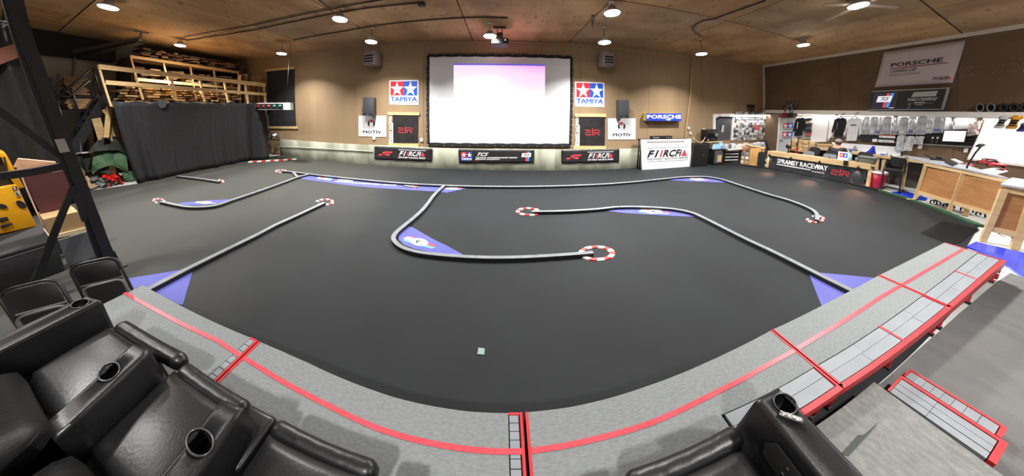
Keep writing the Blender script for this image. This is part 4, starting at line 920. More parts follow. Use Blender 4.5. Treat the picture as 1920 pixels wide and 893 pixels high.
def heap(name, label, cat, rowspx, X0, dX, m, solid=.012, seed=3, amp=.06, group=None):
    rnd = random.Random(seed); rows = []
    for j, row in enumerate(rowspx):
        rows.append([rw(x, y, X0 + dX[j] + rnd.uniform(-amp, amp)) for x, y in row])
    return tag(MB().grid(rows, smooth=False).build(name, m, solid=solid), label, cat, group)
M_tarp = mat('green_tarp', (66, 98, 66), .7, c2=(54, 84, 56), scale=5); M_dtarp = mat('black_tarp', (38, 40, 38), .75)
heap('black_tarp', 'dark tarp draped on top of the green tarp heap', 'tarp', [[(184, 262), (192, 255), (202, 254), (214, 256), (225, 268)], [(172, 276), (186, 272), (203, 272), (217, 272), (232, 280)], [(164, 286), (184, 284), (204, 282), (222, 282), (238, 292)]], -9.75, [0, .1, .16], M_dtarp)
heap('green_tarp', 'crumpled green tarp heap under the end of the loft', 'tarp', [[(180, 279), (190, 276), (200, 275), (215, 277), (232, 278)], [(175, 292), (188, 288), (202, 288), (214, 286), (236, 284)], [(173, 308), (186, 304), (198, 304), (212, 300), (238, 296)], [(172, 322), (182, 318), (196, 311), (212, 306), (240, 318)], [(174, 328), (180, 322), (194, 314), (210, 310), (242, 324)]], -9.7, [-.1, .05, .15, .22, .24], M_tarp)
heap('green_tarp', 'small green tarp flap beside the red bottles', 'tarp', [[(228, 322), (238, 320), (252, 322)], [(232, 334), (240, 332), (250, 334)], [(236, 341), (244, 341), (248, 340)]], -9.55, [0, .05, .1], M_tarp, seed=5)
M_redb = mat('red_bottle', (190, 34, 32), .35); M_silb = mat('silver_bottle', (150, 150, 148), .35, .4)
bot = [(float(a) + .01 * i_, b, c) for i_, (a, b, c) in enumerate([(196, 331, 1), (204, 334, 1), (209, 337, 1), (214, 331, 1), (221, 335, 1), (226, 342, 1), (220, 339, 1), (192, 338, 0), (198, 343, 0), (206, 343, 0), (213, 342, 0), (188, 346, 0), (196, 348, 0), (204, 347, 1), (212, 347, 0)])]
for i, (x, y, red) in enumerate(bot):
    c = rw(x, y, -9.55 + .02 * (i % 3)); d = V((.25, -.05 + .03 * (i % 4), -.03)); u = d.normalized()
    r = thing('gas_bottle', ('red' if red else 'silver') + ' bottle in the pile under the green tarp, %s of its colour from the left' % nth(1 + sum(1 for b in bot if b[2] == red and b[0] < x)), 'bottle', c, ('red' if red else 'silver') + ' bottles under the green tarp')
    MB().lathe(c - d * .6, [(0, 0), (.045, .008), (.052, .03), (.052, .26), (.04, .3), (.02, .315), (.02, .33)], 12, u).build('body', M_redb if red else M_silb, r)
    MB().lathe(c - d * .6 + u * .33, [(.024, 0), (.024, .03), (0, .032)], 8, u).build('cap', M_black, r)
xbar([(158, 332), (167, 350)], -9.4, .1, .05, WOODS[0], 'wood_offcut', 'pale offcut leaning by the silver bottles', 'offcut')
o = MB().prism([rw(x, y, -9.35) for x, y in [(158, 348), (170, 348), (184, 349), (172, 352), (161, 352)]], (-.2, 0, 0)).build('wood_offcut', WOODS[0]); tag(o, 'pale flat offcut lying at the floor edge by the silver bottles', 'offcut')
heap('canvas_bag', 'worn grey canvas bag behind the truss post', 'bag', [[(140, 318), (150, 313), (158, 322)], [(144, 334), (153, 330), (162, 338)], [(150, 348), (158, 346), (164, 350)]], -9.45, [0, .12, .05], mat('canvas', (118, 106, 88), .9), solid=.03, seed=9)
r = thing('tool_bin', 'dark open bin of odds and ends left of the green tarp', 'bin', rw(160, 310, -9.9))
q = [rw(137, 290, -9.9), rw(170, 286, -9.9), rw(172, 322, -9.9), rw(146, 326, -9.9)]
MB().prism(q, (-.5, 0, 0)).build('body', M_dtarp, r); MB().tube([rw(x, y, -9.86) for x, y in [(136, 290), (150, 287), (171, 286)]], .025, 6).build('rim', mat('rim_grey', (120, 120, 116), .5), r)
xbar([(153, 287), (173, 284.5)], -9.8, .03, .03, mat('white_tube', (214, 212, 196), .5), 'plastic_tube', 'short white tube lying left of the green tarp', 'tube')
for (pts, t, c, lb) in (([(160, 335), (164, 330), (170, 338)], .05, (200, 198, 190), 'white wad of paper by the canvas bag'), ([(221, 311), (230, 309), (232, 314)], .05, (170, 168, 158), 'pale scrap sheet in the green tarp folds'), ([(222, 326), (229, 325), (228, 330)], .05, (186, 180, 160), 'pale block beside the red bottles')):
    tag(MB().prism([rw(x, y, -9.5) for x, y in pts], (-.06, 0, .0)).build('scrap_piece', mat('scrap_%d' % c[2], c, .7)), lb, 'scrap')

# --- black truss tower near the viewer
DT = 4.5
r = thing('truss_tower', 'black steel truss tower with a diagonal brace near the left edge', 'truss', fl(200, 506))
def tp(x, y, D=DT): return ad(x, y, D)
def chain(pts, w, h, D=DT): 
    mb = MB(); P = [tp(x, y, D) for x, y in pts]
    for a, b in zip(P[:-1], P[1:]): mb.beam(a, b + (b - a).normalized() * .01, w, h, (1, 0, 0))
    return mb
b0 = fl(208, 505); b1 = fl(190, 508)
P = [tp(x, y) for x, y in [(24, -14), (26, 0), (46, 70), (78, 150), (103, 220), (127, 285), (153, 350), (178, 415), (201, 474)]]
mb = MB(); 
for a, b in zip(P[:-1], P[1:]): mb.beam(a, b + (b - a).normalized() * .01, .09, .09, (1, 0, 0))
mb.beam(P[-1], V((P[-1].x, P[-1].y + .02, .0)), .115, .09, (1, 0, 0)); mb.beam(P[0], V((P[0].x, P[0].y, TOP)), .115, .09, (1, 0, 0)); mb.build('main_tube', M_steel, r)
P = [tp(x, y) for x, y in [(11, -14), (13, 0), (32, 70), (60, 150), (87, 220), (112, 285), (139, 350), (164, 415), (184, 474)]]
mb = MB()
for a, b in zip(P[:-1], P[1:]): mb.beam(a, b + (b - a).normalized() * .01, .05, .06, (1, 0, 0))
mb.beam(P[-1], V((P[-1].x, P[-1].y + .02, .0)), .05, .06, (1, 0, 0)); mb.beam(P[0], V((P[0].x, P[0].y, TOP)), .05, .06, (1, 0, 0)); mb.build('rear_tube', M_steel, r)
chain([(-14, 200), (0, 209), (112, 293)], .05, .06).build('diagonal_brace', M_steel, r)
chain([(0, 331), (30, 327), (60, 322.5), (121, 311)], .07, .06).build('horizontal_bar', M_steel, r)
chain([(138, 350), (110, 418), (78, 500), (68, 525)], .05, .05, 4.4).build('lower_brace', M_steel, r)
chain([(140, 352), (158, 412)], .045, .05, 4.45).build('short_brace', M_steel, r)
q = Panel(tp(102, 262, 4.42), tp(121, 260, 4.42), tp(131.5, 284, 4.42), tp(112.5, 287, 4.42)); q.plate(.01).build('paper_label', mat('label_grey', (176, 174, 164), .6), r)
MB().box(fl(203, 506).x - .12, fl(203, 506).x + .12, .5, .72, 0, .015).build('base_plate', M_steel, r)

# --- arcade corner behind the truss
XA = -5.9
M_yel = mat('arcade_yellow', (218, 158, 24), .35, c2=(206, 144, 16), scale=3, coat=.2)
def xp(pts, X, depth): return MB().prism([rw(x, y, X) for x, y in pts], (-depth, 0, 0))
zf = rw(40, 431, XA).z
r = thing('arcade_cabinet', 'yellow arcade cabinet standing behind the truss tower', 'arcade cabinet', rw(30, 431, XA))
xp([(-30, 357), (31.5, 346), (69.5, 424.5), (-30, 447)], XA, .7).build('body', M_yel, r, bevel=.012)
xp([(-30, 285), (0, 285), (13, 291), (29, 321), (46, 352), (34, 354), (17, 333), (3, 296), (-30, 296)], XA - .03, .6).build('upper_frame', M_yel, r, bevel=.008)
xp([(-30, 296), (3, 296), (17, 333), (33, 350), (-30, 356)], XA - .08, .5).build('window', mat('window_dark', (52, 44, 30), .2), r)
xp([(6, 294.5), (9, 294), (15, 330), (12, 331)], XA - .01, .05).build('dark_slot', M_black, r)
for cx0, cy0, rx_, ry_, ro in ((40, 383.5, 11, 5.5, .5), (4, 387, 10, 4, .2)):
    xp(oval(cx0, cy0, rx_, ry_, 18, ro), XA + .012, .02).build('speaker_grille', M_black, r)
for pts in ([(0, 409), (14, 407), (16, 413), (0, 418)], [(1, 423), (22, 418), (24, 421), (2, 429)]): xp(pts, XA + .02, .05).build('coin_door', M_black, r, bevel=.006)
for pts, mm in (([(23, 350), (31, 349.5), (32.5, 356), (25, 357.5)], M_black), ([(27.5, 359.5), (36, 358.5), (38, 367), (30, 368.5)], M_lamp_body)): xp(pts, XA + .012, .02).build('label_plate', mm, r)
for k, (x, y) in enumerate(((27, 352), (28.5, 355), (31, 362), (33.5, 365))): MB().lathe(rw(x, y, XA + .014), [(.008, 0), (.008, .006), (0, .007)], 8, (1, 0, 0)).build('button', M_signwhite if k < 2 else M_black, r)
o = xp([(-60, 436), (-30, 447), (69.5, 424.5), (80, 422), (93, 448), (-30, 480), (-80, 470)], XA + .25, 1.2); r = thing('arcade_plinth', 'black plinth box under the yellow arcade cabinet', 'plinth', (XA, .2, 0))
zt_ = rw(40, 431, XA).z - .0
MB().box(XA - .9, XA + .3, -1.3, .47, 0, zt_ - .03).build('box', M_clothblack, r); MB().box(XA - .92, XA + .32, -1.32, .49, zt_ - .03, zt_ - .006).build('top_board', M_black, r)
r = thing('wine_red_panel', 'dark wine red panel with a pale edge behind the truss tower', 'panel', rw(90, 415, -5.3))
xp([(42, 331), (119, 320), (137, 352), (128, 400), (82, 411)], -5.3, .03).build('sheet', mat('wine_red', (88, 46, 44), .55, c2=(78, 38, 38), scale=3), r)
xp([(39, 330), (42, 329.5), (82, 421), (79, 422)], -5.28, .05).build('pale_edge', mat('edge_pale', (226, 186, 164), .6), r)
r = thing('cardboard_box', 'open cardboard box below the wine red panel', 'box', rw(125, 445, -5.0))
xp([(81, 412), (146, 397), (163, 425), (94, 444)], -5.0, .4).build('body', mat('cardboard', (176, 146, 104), .8, c2=(160, 130, 90), scale=4), r)
xp([(92, 444), (164, 426), (166, 434), (95, 450)], -4.98, .42).build('bottom_flap', mat('cardboard_pale', (214, 194, 156), .8), r)
r = thing('pine_beams', 'stack of two reddish pine beams above the truss bar', 'beam', rw(60, 312, -5.6))
for a, b, h in (((30, 305), (101, 311), .10), ((32, 313.5), (84, 317.5), .10)): MB().beam(rw(*a, -5.7), rw(*b, -5.7), .12, h).build('beam', mat('reddish_pine', (206, 160, 128), .6, c2=(190, 140, 108), scale=3, stretch=(6, 1, 6)), r)
r = thing('leaning_board', 'glossy grey panel with two slits left of the folded chairs', 'panel', rw(150, 495, -4.75))
q = Panel(rw(109, 451, -4.7), rw(169, 433, -4.7), V((-4.7, rw(188, 482, -4.7).y, .002)), V((-4.7, rw(131, 500, -4.7).y, .002))); q.plate(.02).build('sheet', mat('glossy_grey', (120, 122, 126), .22, c2=(84, 86, 90), scale=2), r)
for u0, u1, v in ((.02, .42, .72), (.55, .95, .74)): strokes(q, [[(u0, v), (u1, v - .03)]], .006).build('slit', M_black, r)
r = thing('black_case', 'large black equipment case in front of the arcade cabinet', 'case', (-5.15, .1, 0))
c0, c1 = rw(0, 479, -4.95), rw(93, 453, -4.95)
MB().box(-5.45, -4.98, -1.1, rw(105, 452, -4.98).y, .0, c1.z - .05).build('body', M_clothblack, r, bevel=.01); MB().box(-5.46, -4.97, -1.11, rw(105, 452, -4.98).y + .005, c1.z - .045, c1.z).build('lid', M_clothblack, r, bevel=.008)
MB().box(-4.98, -4.972, -1.1, rw(100, 452, -4.98).y, c1.z - .052, c1.z - .043).build('metal_rim', mat('rim_pale', (150, 146, 138), .4), r)
# black drapes and a red board behind the tower
rows = []
for j in range(9):
    v = j / 8; rows.append([V((-6.75 + .05 * math.sin(i * .9 + v) + .03 * math.sin(i * 2.3), -1.6 + 1.80 * i / 40 + .02 * v, 3.15 * (1 - v) + .7 * v * v + .05)) for i in range(41)])
EDGE = [rw(x, y, -6.75) for x, y in ((44, 62), (50, 85), (90, 205), (128, 300), (150, 345))]
def y_end(z):
    for a, b in zip(EDGE[:-1], EDGE[1:]):
        if z >= b.z: return b.y + (a.y - b.y) * min(1, (z - b.z) / (a.z - b.z))
    return EDGE[-1].y
rows = [[V((p.x, -1.6 + (y_end(max(.3, 3.05 - 2.7 * j / 8)) + 1.6) * k / 40, max(.3, 3.05 - 2.7 * j / 8))) for k, p in enumerate(R_)] for j, R_ in enumerate(rows)]
o = MB().grid(rows).build('black_drape', M_clothblack, solid=.01); tag(o, 'black drape hanging behind the truss tower', 'drape')
o = xp([(-30, 96), (0, 90), (26, 82), (34, 108), (0, 121), (-30, 128)], -6.6, .08).build('red_board', mat('red_brown_board', (128, 76, 54), .6)); tag(o, 'red brown board hanging above the black drape at the left edge', 'board')
M_drape_rail = o = MB().tube([(-6.75, -1.7, 3.07), (-6.75, .24, 3.07)], .015, 6).build('drape_rail', M_steel); tag(o, 'thin black rail carrying the drape behind the truss tower', 'rail')
for y in (-1.65, .18): MB().tube([(-6.75, y, 3.07), (-6.75, y, TOP)], .012, 6).build('hanger', M_steel, o)
# --- folded chairs leaning beside the stage
def folded_chair(px, label):
    # px: outline corners top-left, top-right, bottom-right, bottom-left of the folded chair as seen
    r = thing('folding_chair', label, 'chair', fl(*px[4]), 'folded black chairs')
    z_top = .56
    tl, tr = fl(*px[0], z_top), fl(*px[1], z_top); 
    bl = fl(*px[4]); br = bl + (tr - tl) * .95; br.z = 0; bl.z = 0
    q = Panel(tl, tr, br, bl)
    def loop(u0, u1, v0, v1, ru, rv, n=5):
        pts = [(u0, v1)]
        pts += [(u0 + ru - ru * math.cos(t), v0 + rv - rv * math.sin(t)) for t in [k * math.pi / 2 / n for k in range(n + 1)]]
        pts += [(u1 - ru + ru * math.sin(t), v0 + rv - rv * math.cos(t)) for t in [k * math.pi / 2 / n for k in range(n + 1)]]
        return pts + [(u1, v1)]
    MB().tube([q.at(u, v) for u, v in loop(0, 1, 0, 1.0, .28, .10)], .011, 8).build('frame_tube', M_steel, r)
    MB().prism([q.at(u, v, .006) for u, v in loop(.05, .95, .025, .30, .24, .08)], q.n * .006).build('backrest', M_steel, r, bevel=.003)
    MB().tube([q.at(u, v, .022) for u, v in loop(.09, .93, .34, .92, .16, .06)], .011, 8).build('seat_rim', mat('rim_highlight_steel', (92, 92, 92), .4), r)  # rim lighter than the frame: highlight of the seat edge put into its colour
    MB().prism([q.at(u, v, .01) for u, v in loop(.11, .91, .35, .90, .15, .06)], q.n * .01).build('seat', M_steel, r)
    MB().tube([q.at(.06, .33, .01), q.at(.94, .33, .01)], .008, 6).build('cross_bar', M_steel, r)
    for u in (.04, .96): MB().tube([q.at(u, .45, -.02), q.at(u, 1, -.05)], .010, 6).build('rear_leg', M_steel, r)
folded_chair([(128, 500), (218, 480), 0, 0, (196, 622)], 'folded black metal chair beside the left end of the stage')
folded_chair([(-8, 548), (106, 521), 0, 0, (96, 690)], 'folded black metal chair nearer to the recliners')
# ================================================================ PIT SIDE (right)
M_birch = mat('birch_ply', (216, 188, 142), .55, c2=(202, 170, 122), scale=2.5, stretch=(1, 1, 5), bump=.04)
M_oak = mat('oak_panel', (176, 128, 80), .5, c2=(156, 106, 62), scale=2.2, stretch=(1, 1, 7), bump=.06, detail=8)
M_grey_top = mat('grey_worktop', (184, 186, 192), .3, c2=(170, 172, 180), scale=4)
M_whitetop = mat('white_laminate', (232, 230, 224), .35)
M_peg = mat('grey_pegboard', (168, 168, 166), .7)
M_slat = mat('black_slat', (28, 28, 30), .4)
M_bag = mat('clear_bag', (206, 208, 212), .15, c2=(150, 152, 156), scale=14, stretch=(1, 1, .5), bump=.5, bscale=20, contrast=(.3, .7))
M_bag2 = mat('clear_bag_grey', (170, 172, 174), .2, c2=(224, 224, 228), scale=11, stretch=(1, 1, .4), bump=.5, bscale=24, contrast=(.4, .6))
def W_(x, y, X=RIGHT - .02): return rw(x, y, X)
# ---- white soffit shelf around the shop
sh = thing('soffit_shelf', 'white soffit shelf running above the pit shop wall', 'shelf', (RIGHT - .2, 3, 1.9))
MB().box(RIGHT - .12, RIGHT - .02, -.5, BACK - .02, 1.93, 2.06).build('right_board', M_whitetop, sh)
MB().box(8.25, RIGHT - .13, BACK - .2, BACK - .02, 1.74, 1.83).build('back_board', M_whitetop, sh)
# ---- dark door in a white frame and the parts wall
d = struct('door_1', P4(bw, [(1343.5, 223), (1371, 220), (1369, 262), (1341.5, 262)], BACK - .05).plate(.03), mat('dark_door', (62, 64, 68), .45, c2=(70, 72, 76), scale=3))
for a, b in (((1339, 216), (1338, 263)), ((1374.5, 215), (1372, 263))): MB().beam(bw(*a, BACK - .04), bw(*b, BACK - .04), .12, .06, (0, 1, 0)).build('door_frame', M_signwhite, d)
MB().beam(bw(1337, 217.5, BACK - .04), bw(1377, 215.5, BACK - .04), .06, .13, (0, 0, 1)).build('door_frame', M_signwhite, d)
P4(bw, [(1354, 235), (1358, 234.5), (1356.5, 248), (1352.5, 248)], BACK - .075).plate(.006).build('door_notice', M_lamp_body, d)
MB().tube([bw(1345, 222.5, BACK - .1), bw(1352, 219.5, BACK - .1), bw(1364, 220, BACK - .1), bw(1371, 221, BACK - .1)], .03, 6).build('door_closer', M_black, d)
pw = thing('parts_wall', 'white pegboard wall covered with hanging packets beside the dark door', 'pegboard', bw(1415, 262, BACK - .03))
P4(bw, [(1376, 216), (1461, 216), (1455, 263), (1374, 263)], BACK - .03).plate(.015).build('board', mat('peg_white', (198, 198, 200), .6), pw)
PK = [mat('packet_%d' % i, c, .35) for i, c in enumerate([(226, 226, 230), (196, 198, 204), (150, 152, 158), (96, 96, 102), (120, 96, 80), (96, 104, 160), (196, 92, 92), (58, 56, 60), (214, 206, 190), (168, 150, 132)])]
rnd = random.Random(11); PKN = ('white', 'pale grey', 'mid grey', 'dark grey', 'brown', 'blue', 'coral', 'black', 'cream', 'tan')
for j in range(8):
    y = 226 + j * 4.6
    for i in range(21):
        x = 1378 + i * 3.75 - j * .3 + rnd.uniform(-.5, .5); w = rnd.uniform(2.4, 3.3); h = rnd.uniform(3.2, 4.3)
        Y = BACK - .06 - rnd.uniform(0, .06)
        c = rnd.choice((0, 0, 1, 1, 2, 2, 3, 4, 7, 8, 9)) if i < 15 else rnd.choice((0, 1, 1, 2, 5, 5, 7))
        if 9 < i < 13 and 1 < j < 4: c = rnd.choice((6, 8, 6))
        o = P4(bw, [(x, y), (x + w, y), (x + w - .2, y + h), (x - .2, y + h)], Y).plate(.03).build('parts_packet', PK[c]); tag(o, '%s parts packet on the pegboard, %s row from top, %s from left' % (PKN[c], nth(j + 1), nth(i + 1)), 'packet', 'parts packets on the pegboard wall')
# lit white packets along the top of the pegboard, each lit by a small strip lamp
for i in range(6):
    x = 1381 + i * 12.4
    o = P4(bw, [(x, 217.5), (x + 9.5, 217.2), (x + 9.3, 223.5), (x - .2, 223.8)], BACK - .12).plate(.06).build('white_carton', M_signwhite, None, bevel=.008); tag(o, 'white carton in the bright row above the hanging packets, %s from the left' % nth(i + 1), 'carton', 'white cartons above the packets')
for i, (x0, x1) in enumerate(((1380, 1415), (1420, 1455))):
    a, b = bw(x0, 215.3, BACK - .3), bw(x1, 215.3, BACK - .3); r = thing('strip_lamp', 'strip lamp under the soffit above the pegboard, %s of two' % ('left' if i == 0 else 'right'), 'lamp', a.lerp(b, .5), 'strip lamps above the pegboard')
    MB().beam(a, b, .06, .03).build('housing', M_signwhite, r); MB().beam(a + V((0, 0, -.02)), b + V((0, 0, -.02)), .04, .012).build('tube', mat('strip_glow', (255, 252, 246), .4, emit=9), r)
    l = bpy.data.lights.new('strip_light', 'AREA'); l.shape = 'RECTANGLE'; l.size = abs(b.x - a.x); l.size_y = .05; l.energy = 9; lo = bpy.data.objects.new('strip_light', l); COL.objects.link(lo); lo.parent = r; lo.location = (0, 0, -.04); lo.rotation_euler = (.5, 0, 0)
for i, (y0, y1, w_) in enumerate(((4.95, 3.75, 9), (3.65, 2.3, 5), (2.2, .95, 4), (.85, -.4, 14))):
    a, b = V((RIGHT - .09, y0, 1.915)), V((RIGHT - .09, y1, 1.915)); r = thing('strip_lamp', 'strip lamp under the right wall soffit, %s from the white door' % ('first', 'second', 'third', 'fourth')[i], 'lamp', a.lerp(b, .5), 'strip lamps under the soffit')
    MB().beam(a, b, .05, .028).build('housing', M_signwhite, r); MB().beam(a + V((0, 0, -.02)), b + V((0, 0, -.02)), .035, .012).build('tube', mat('strip_glow', (255, 252, 246), .4, emit=9), r)
    l = bpy.data.lights.new('strip_light', 'AREA'); l.shape = 'RECTANGLE'; l.size = .05; l.size_y = abs(y1 - y0); l.energy = w_; lo = bpy.data.objects.new('strip_light', l); COL.objects.link(lo); lo.parent = r; lo.location = (0, 0, -.04)
# clutter on top of the shelf
rnd = random.Random(5)
for i in range(15):
    x = 1380 + i * 4.3; h = rnd.uniform(3, 7); w = rnd.uniform(2.5, 4.5)
    o = P4(bw, [(x, 214.5 - h), (x + w, 214 - h + rnd.uniform(-1, 1)), (x + w, 214.6), (x, 214.8)], BACK - .1 - rnd.uniform(0, .06)).plate(.06).build('shelf_carton', PK[rnd.choice((1, 2, 3, 4, 7, 9))]); tag(o, 'small carton on the shelf above the pegboard, %s from the left' % nth(i + 1), 'carton', 'cartons on the shelf above the pegboard')
for i, x in enumerate((1403.5, 1409, 1413)):
    c = bw(x, 207, BACK - .08); r = thing('trophy', 'slim dark trophy on the shelf above the pegboard, number %s from the left' % ('one', 'two', 'three')[i], 'trophy', bw(x, 214, BACK - .08), 'trophies above the pegboard')
    b_ = bw(x, 213, BACK - .08); MB().lathe(b_, [(.05, 0), (.05, .04), (.018, .06), (.018, .2), (.045, .28), (.05, .36), (0, .34)], 10).build('cup', M_blackmetal, r); MB().box(b_.x - .06, b_.x + .06, b_.y - .05, b_.y + .05, b_.z - .04, b_.z).build('base', M_cable, r)
tag(MB().tube([bw(1444.5, 150, BACK - .05), bw(1443.5, 190, BACK - .05), bw(1442.5, 212, BACK - .05)], .025, 6).build('conduit', M_greypipe), 'vertical grey conduit on the dark wall above the pegboard', 'conduit')
# wire baskets of parts on the corner of the shelf
r = thing('wire_sculpture', 'bristly pile of wire racks on the shelf corner above the white door', 'rack', W_(1482, 211, RIGHT - .15)); rnd = random.Random(3)
for i in range(16): 
    a = W_(1464 + rnd.uniform(0, 26), 211 - rnd.uniform(0, 6), RIGHT - .14 + rnd.uniform(-.06, .06)); b = W_(1474 + rnd.uniform(0, 24), 200 - rnd.uniform(0, 10), RIGHT - .14 + rnd.uniform(-.06, .06)); MB().tube([a, a.lerp(b, .5) + V((0, 0, .04)), b], .014, 5).build('wire', MATS['packet_7'] if i % 3 else MATS['packet_2'], r)
for i, (x, c) in enumerate(((1471, (150, 36, 50)), (1483, (34, 32, 36)))):
    r = thing('cap', ('dark red' if i == 0 else 'black') + ' cap hanging under the wire rack by the white door', 'cap', W_(x, 218, RIGHT - .2), 'caps by the white door'); c0 = W_(x, 216, RIGHT - .2)
    MB().lathe(c0, [(.12, -.06), (.12, .0), (.08, .08), (0, .1)], 12).build('crown', mat('cap_%d' % i, c, .8), r); MB().prism([c0 + V((-.1, -.1, -.07)), c0 + V((-.24, -.07, -.09)), c0 + V((-.24, .07, -.09)), c0 + V((-.1, .1, -.07))], (0, 0, .015)).build('brim', mat('cap_%d' % i, c, .8), r)
# ---- white door with star stickers
p = P4(W_, [(1463, 222), (1494, 221), (1487.5, 290), (1457.5, 290)], RIGHT - .05); d = struct('door_2', p.plate(.04), mat('pale_door', (206, 212, 214), .5))
for u in (-.03, 1.03): MB().beam(p.at(u, -.02, 0), p.at(u, 1, 0), .07, .07, p.n).build('door_frame', M_signwhite, d)
for v0 in (.13, .37):
    q = p.sub(.2, .82, v0, v0 + .21); star_logo(q, d, 0, 1, 0, .68); text(q, 'TAMIYA', .0, 1, .74, .95, M_ink, d)
MB().lathe(p.at(.2, .6, .01), [(.03, 0), (.03, .03), (.045, .04), (.045, .07), (0, .08)], 10, p.n).build('door_knob', M_silb, d)
MB().lathe(p.at(.86, .62, .005), [(.02, 0), (0, .02)], 8, p.n).build('door_sign', M_black, d)
# ---- right wall: pegboard, black slats, bags, shirts
pg = thing('wall_pegboard', 'grey pegboard strip along the right wall behind the bags and shirts', 'pegboard', W_(1700, 240)); P4(W_, [(1492, 219), (1835, 219.5), (1820, 246), (1484, 262)], RIGHT - .03).plate(.012).build('board', M_peg, pg)
for k in range(6): MB().box(RIGHT - .032, RIGHT - .03, 3.35, 5.1, 1.2 + k * .11, 1.204 + k * .11).build('groove', M_slat, pg)
sw = thing('slat_wall', 'black slatted display wall below the hanging bags', 'slat wall', W_(1720, 270))
P4(W_, [(1612, 251), (1840, 241), (1820, 276), (1612, 264)], RIGHT - .045).plate(.015).build('backing', M_slat, sw)
for k in range(6):
    v = k / 5.0; a = W_(1613, 252.5 + 10.5 * v, RIGHT - .06); b = W_(1838 - 3 * k, 243.5 + 30 * v, RIGHT - .06); MB().beam(a, b, .03, .045, (1, 0, 0)).build('slat', mat('slat_satin', (58, 58, 62), .3, .5), sw)
MB().beam(W_(1640, 265, RIGHT - .07), W_(1825, 276, RIGHT - .07), .03, .04, (1, 0, 0)).build('bottom_rail', M_silb, sw)
def bag(pts, label, group, X, m, name='body_bag'):
    q = P4(W_, pts, X); r = thing(name, label, 'bag', q.at(.5, 1), group); rows = []
    rr = random.Random(int(pts[0][0]))
    for j in range(7):
        rows.append([q.at(i / 5 + rr.uniform(-.03, .03), j / 6, (.05 * math.sin(math.pi * i / 5) * (0.3 + .7 * math.sin(math.pi * (j + .4) / 7)) + rr.uniform(-.015, .02))) for i in range(6)])
    MB().grid(rows, smooth=False).build('sheet', m, r, solid=.004)
    q.plate(.012, .2, .8, -.03, .04, .01).build('header_card', MATS['packet_%d' % rr.choice((0, 1, 6, 7))], r)
    q.poly([(.2, .75), (.75, .76), (.73, .9), (.18, .9)], .06).build('label_card', MATS['packet_%d' % rr.choice((1, 1, 2, 5))], r)
    return r
xs_ = [1618, 1634, 1646, 1657, 1673, 1688, 1705, 1721, 1738, 1753, 1783]
ws_ = [15, 13, 12, 16, 14, 17, 16, 19, 16, 21, 11]
names_ = ['first', 'second', 'third', 'fourth', 'fifth', 'sixth', 'seventh', 'eighth', 'ninth', 'tenth', 'last']
for i, (x, w) in enumerate(zip(xs_, ws_)):
    h = 33 if i < 10 else 27; y0 = 219 + (i % 3) * .6; yb = y0 + h - (3 if i > 7 else 0)
    bag([(x, y0), (x + w, y0), (x + w - 6, yb), (x - 5, yb)], '%s clear bag in the upper row counted from the white shirt' % names_[i], 'clear bags in the upper row', RIGHT - .1 - .03 * (i % 2), M_bag if i % 2 else M_bag2)
for i, (x, w, y0, y1) in enumerate(((1683, 16, 255, 284), (1700, 15, 256, 283), (1717, 7, 256, 271), (1724, 10, 256, 271))):
    bag([(x, y0), (x + w, y0), (x + w - 5, y1), (x - 6, y1)], '%s clear bag in the lower row below the slats' % names_[i], 'clear bags in the lower row', RIGHT - .14 - .02 * (i % 2), M_bag2 if i % 2 else M_bag)
bag([(1818, 232), (1842, 226), (1834, 252), (1812, 256)], 'clear bag with pink parts beside the lit white board', None, RIGHT - .1, mat('pink_bag', (214, 190, 186), .25, c2=(170, 150, 148), scale=14, contrast=(.3, .7)))
for i, (x, y, w, h) in enumerate(((1722, 272, 8, 7), (1808, 278, 8, 8))):
    tag(P4(W_, [(x, y), (x + w, y), (x + w - 2, y + h), (x - 2, y + h)], RIGHT - .05).plate(.01).build('price_card', M_signwhite), 'white price card on the tan wall under the slats, %s one' % ('left' if i == 0 else 'right'), 'card')
for i, x in enumerate((1747, 1756)):
    r = thing('tool_blister', 'small black tool blister hanging on the slats, %s of the pair' % ('left' if i == 0 else 'right'), 'packet', W_(x, 268), 'tool blisters'); q = P4(W_, [(x, 257), (x + 5, 257), (x + 2, 269), (x - 3, 268)], RIGHT - .1); q.plate(.02).build('pack', MATS['packet_7'], r); q.plate(.004, .1, .9, .0, .25, .006).build('card', MATS['packet_0'], r)
rnd = random.Random(8)
for row, (y0, xa, xb, n, cm) in enumerate(((254, 1650, 1679, 12, 6), (262.5, 1648, 1677, 12, 0))):
    for i in range(n):
        x = xa + (xb - xa) * i / n; a = W_(x, y0 + 4.6 + i * .12, RIGHT - .12); r = thing('paint_bottle', ('pink capped' if row == 0 else 'white capped') + ' paint bottle in the %s row on the slat shelf, %s from the left' % ('upper' if row == 0 else 'lower', nth(i + 1)), 'bottle', a, 'paint bottles in the %s row' % ('upper' if row == 0 else 'lower'))
        MB().lathe(a, [(.022, 0), (.024, .01), (.024, .055), (.014, .065)], 8).build('jar', MATS['packet_%d' % rnd.choice((0, 1, 8))], r); MB().lathe(a, [(.018, .062), (.018, .09), (0, .092)], 8).build('cap', MATS['packet_6'] if row == 0 else M_signwhite, r)
    a, b = W_(xa - 2, y0 + 5.2, RIGHT - .12), W_(xb + 2, y0 + 6.6, RIGHT - .12); tag(MB().beam(a, b, .1, .02).build('bottle_shelf', M_slat), 'thin black bottle shelf, %s one on the slat wall' % ('upper' if row == 0 else 'lower'), 'shelf')
for i in range(3):
    x = 1637 + i * 3; a = W_(x, 266.5, RIGHT - .13); o = MB().lathe(a, [(.025, 0), (.025, .07), (.012, .08), (.012, .1), (0, .1)], 8).build('glue_bottle', M_signwhite); tag(o, 'white glue bottle beside the paint bottles, %s from the left' % nth(i + 1), 'bottle', 'glue bottles')
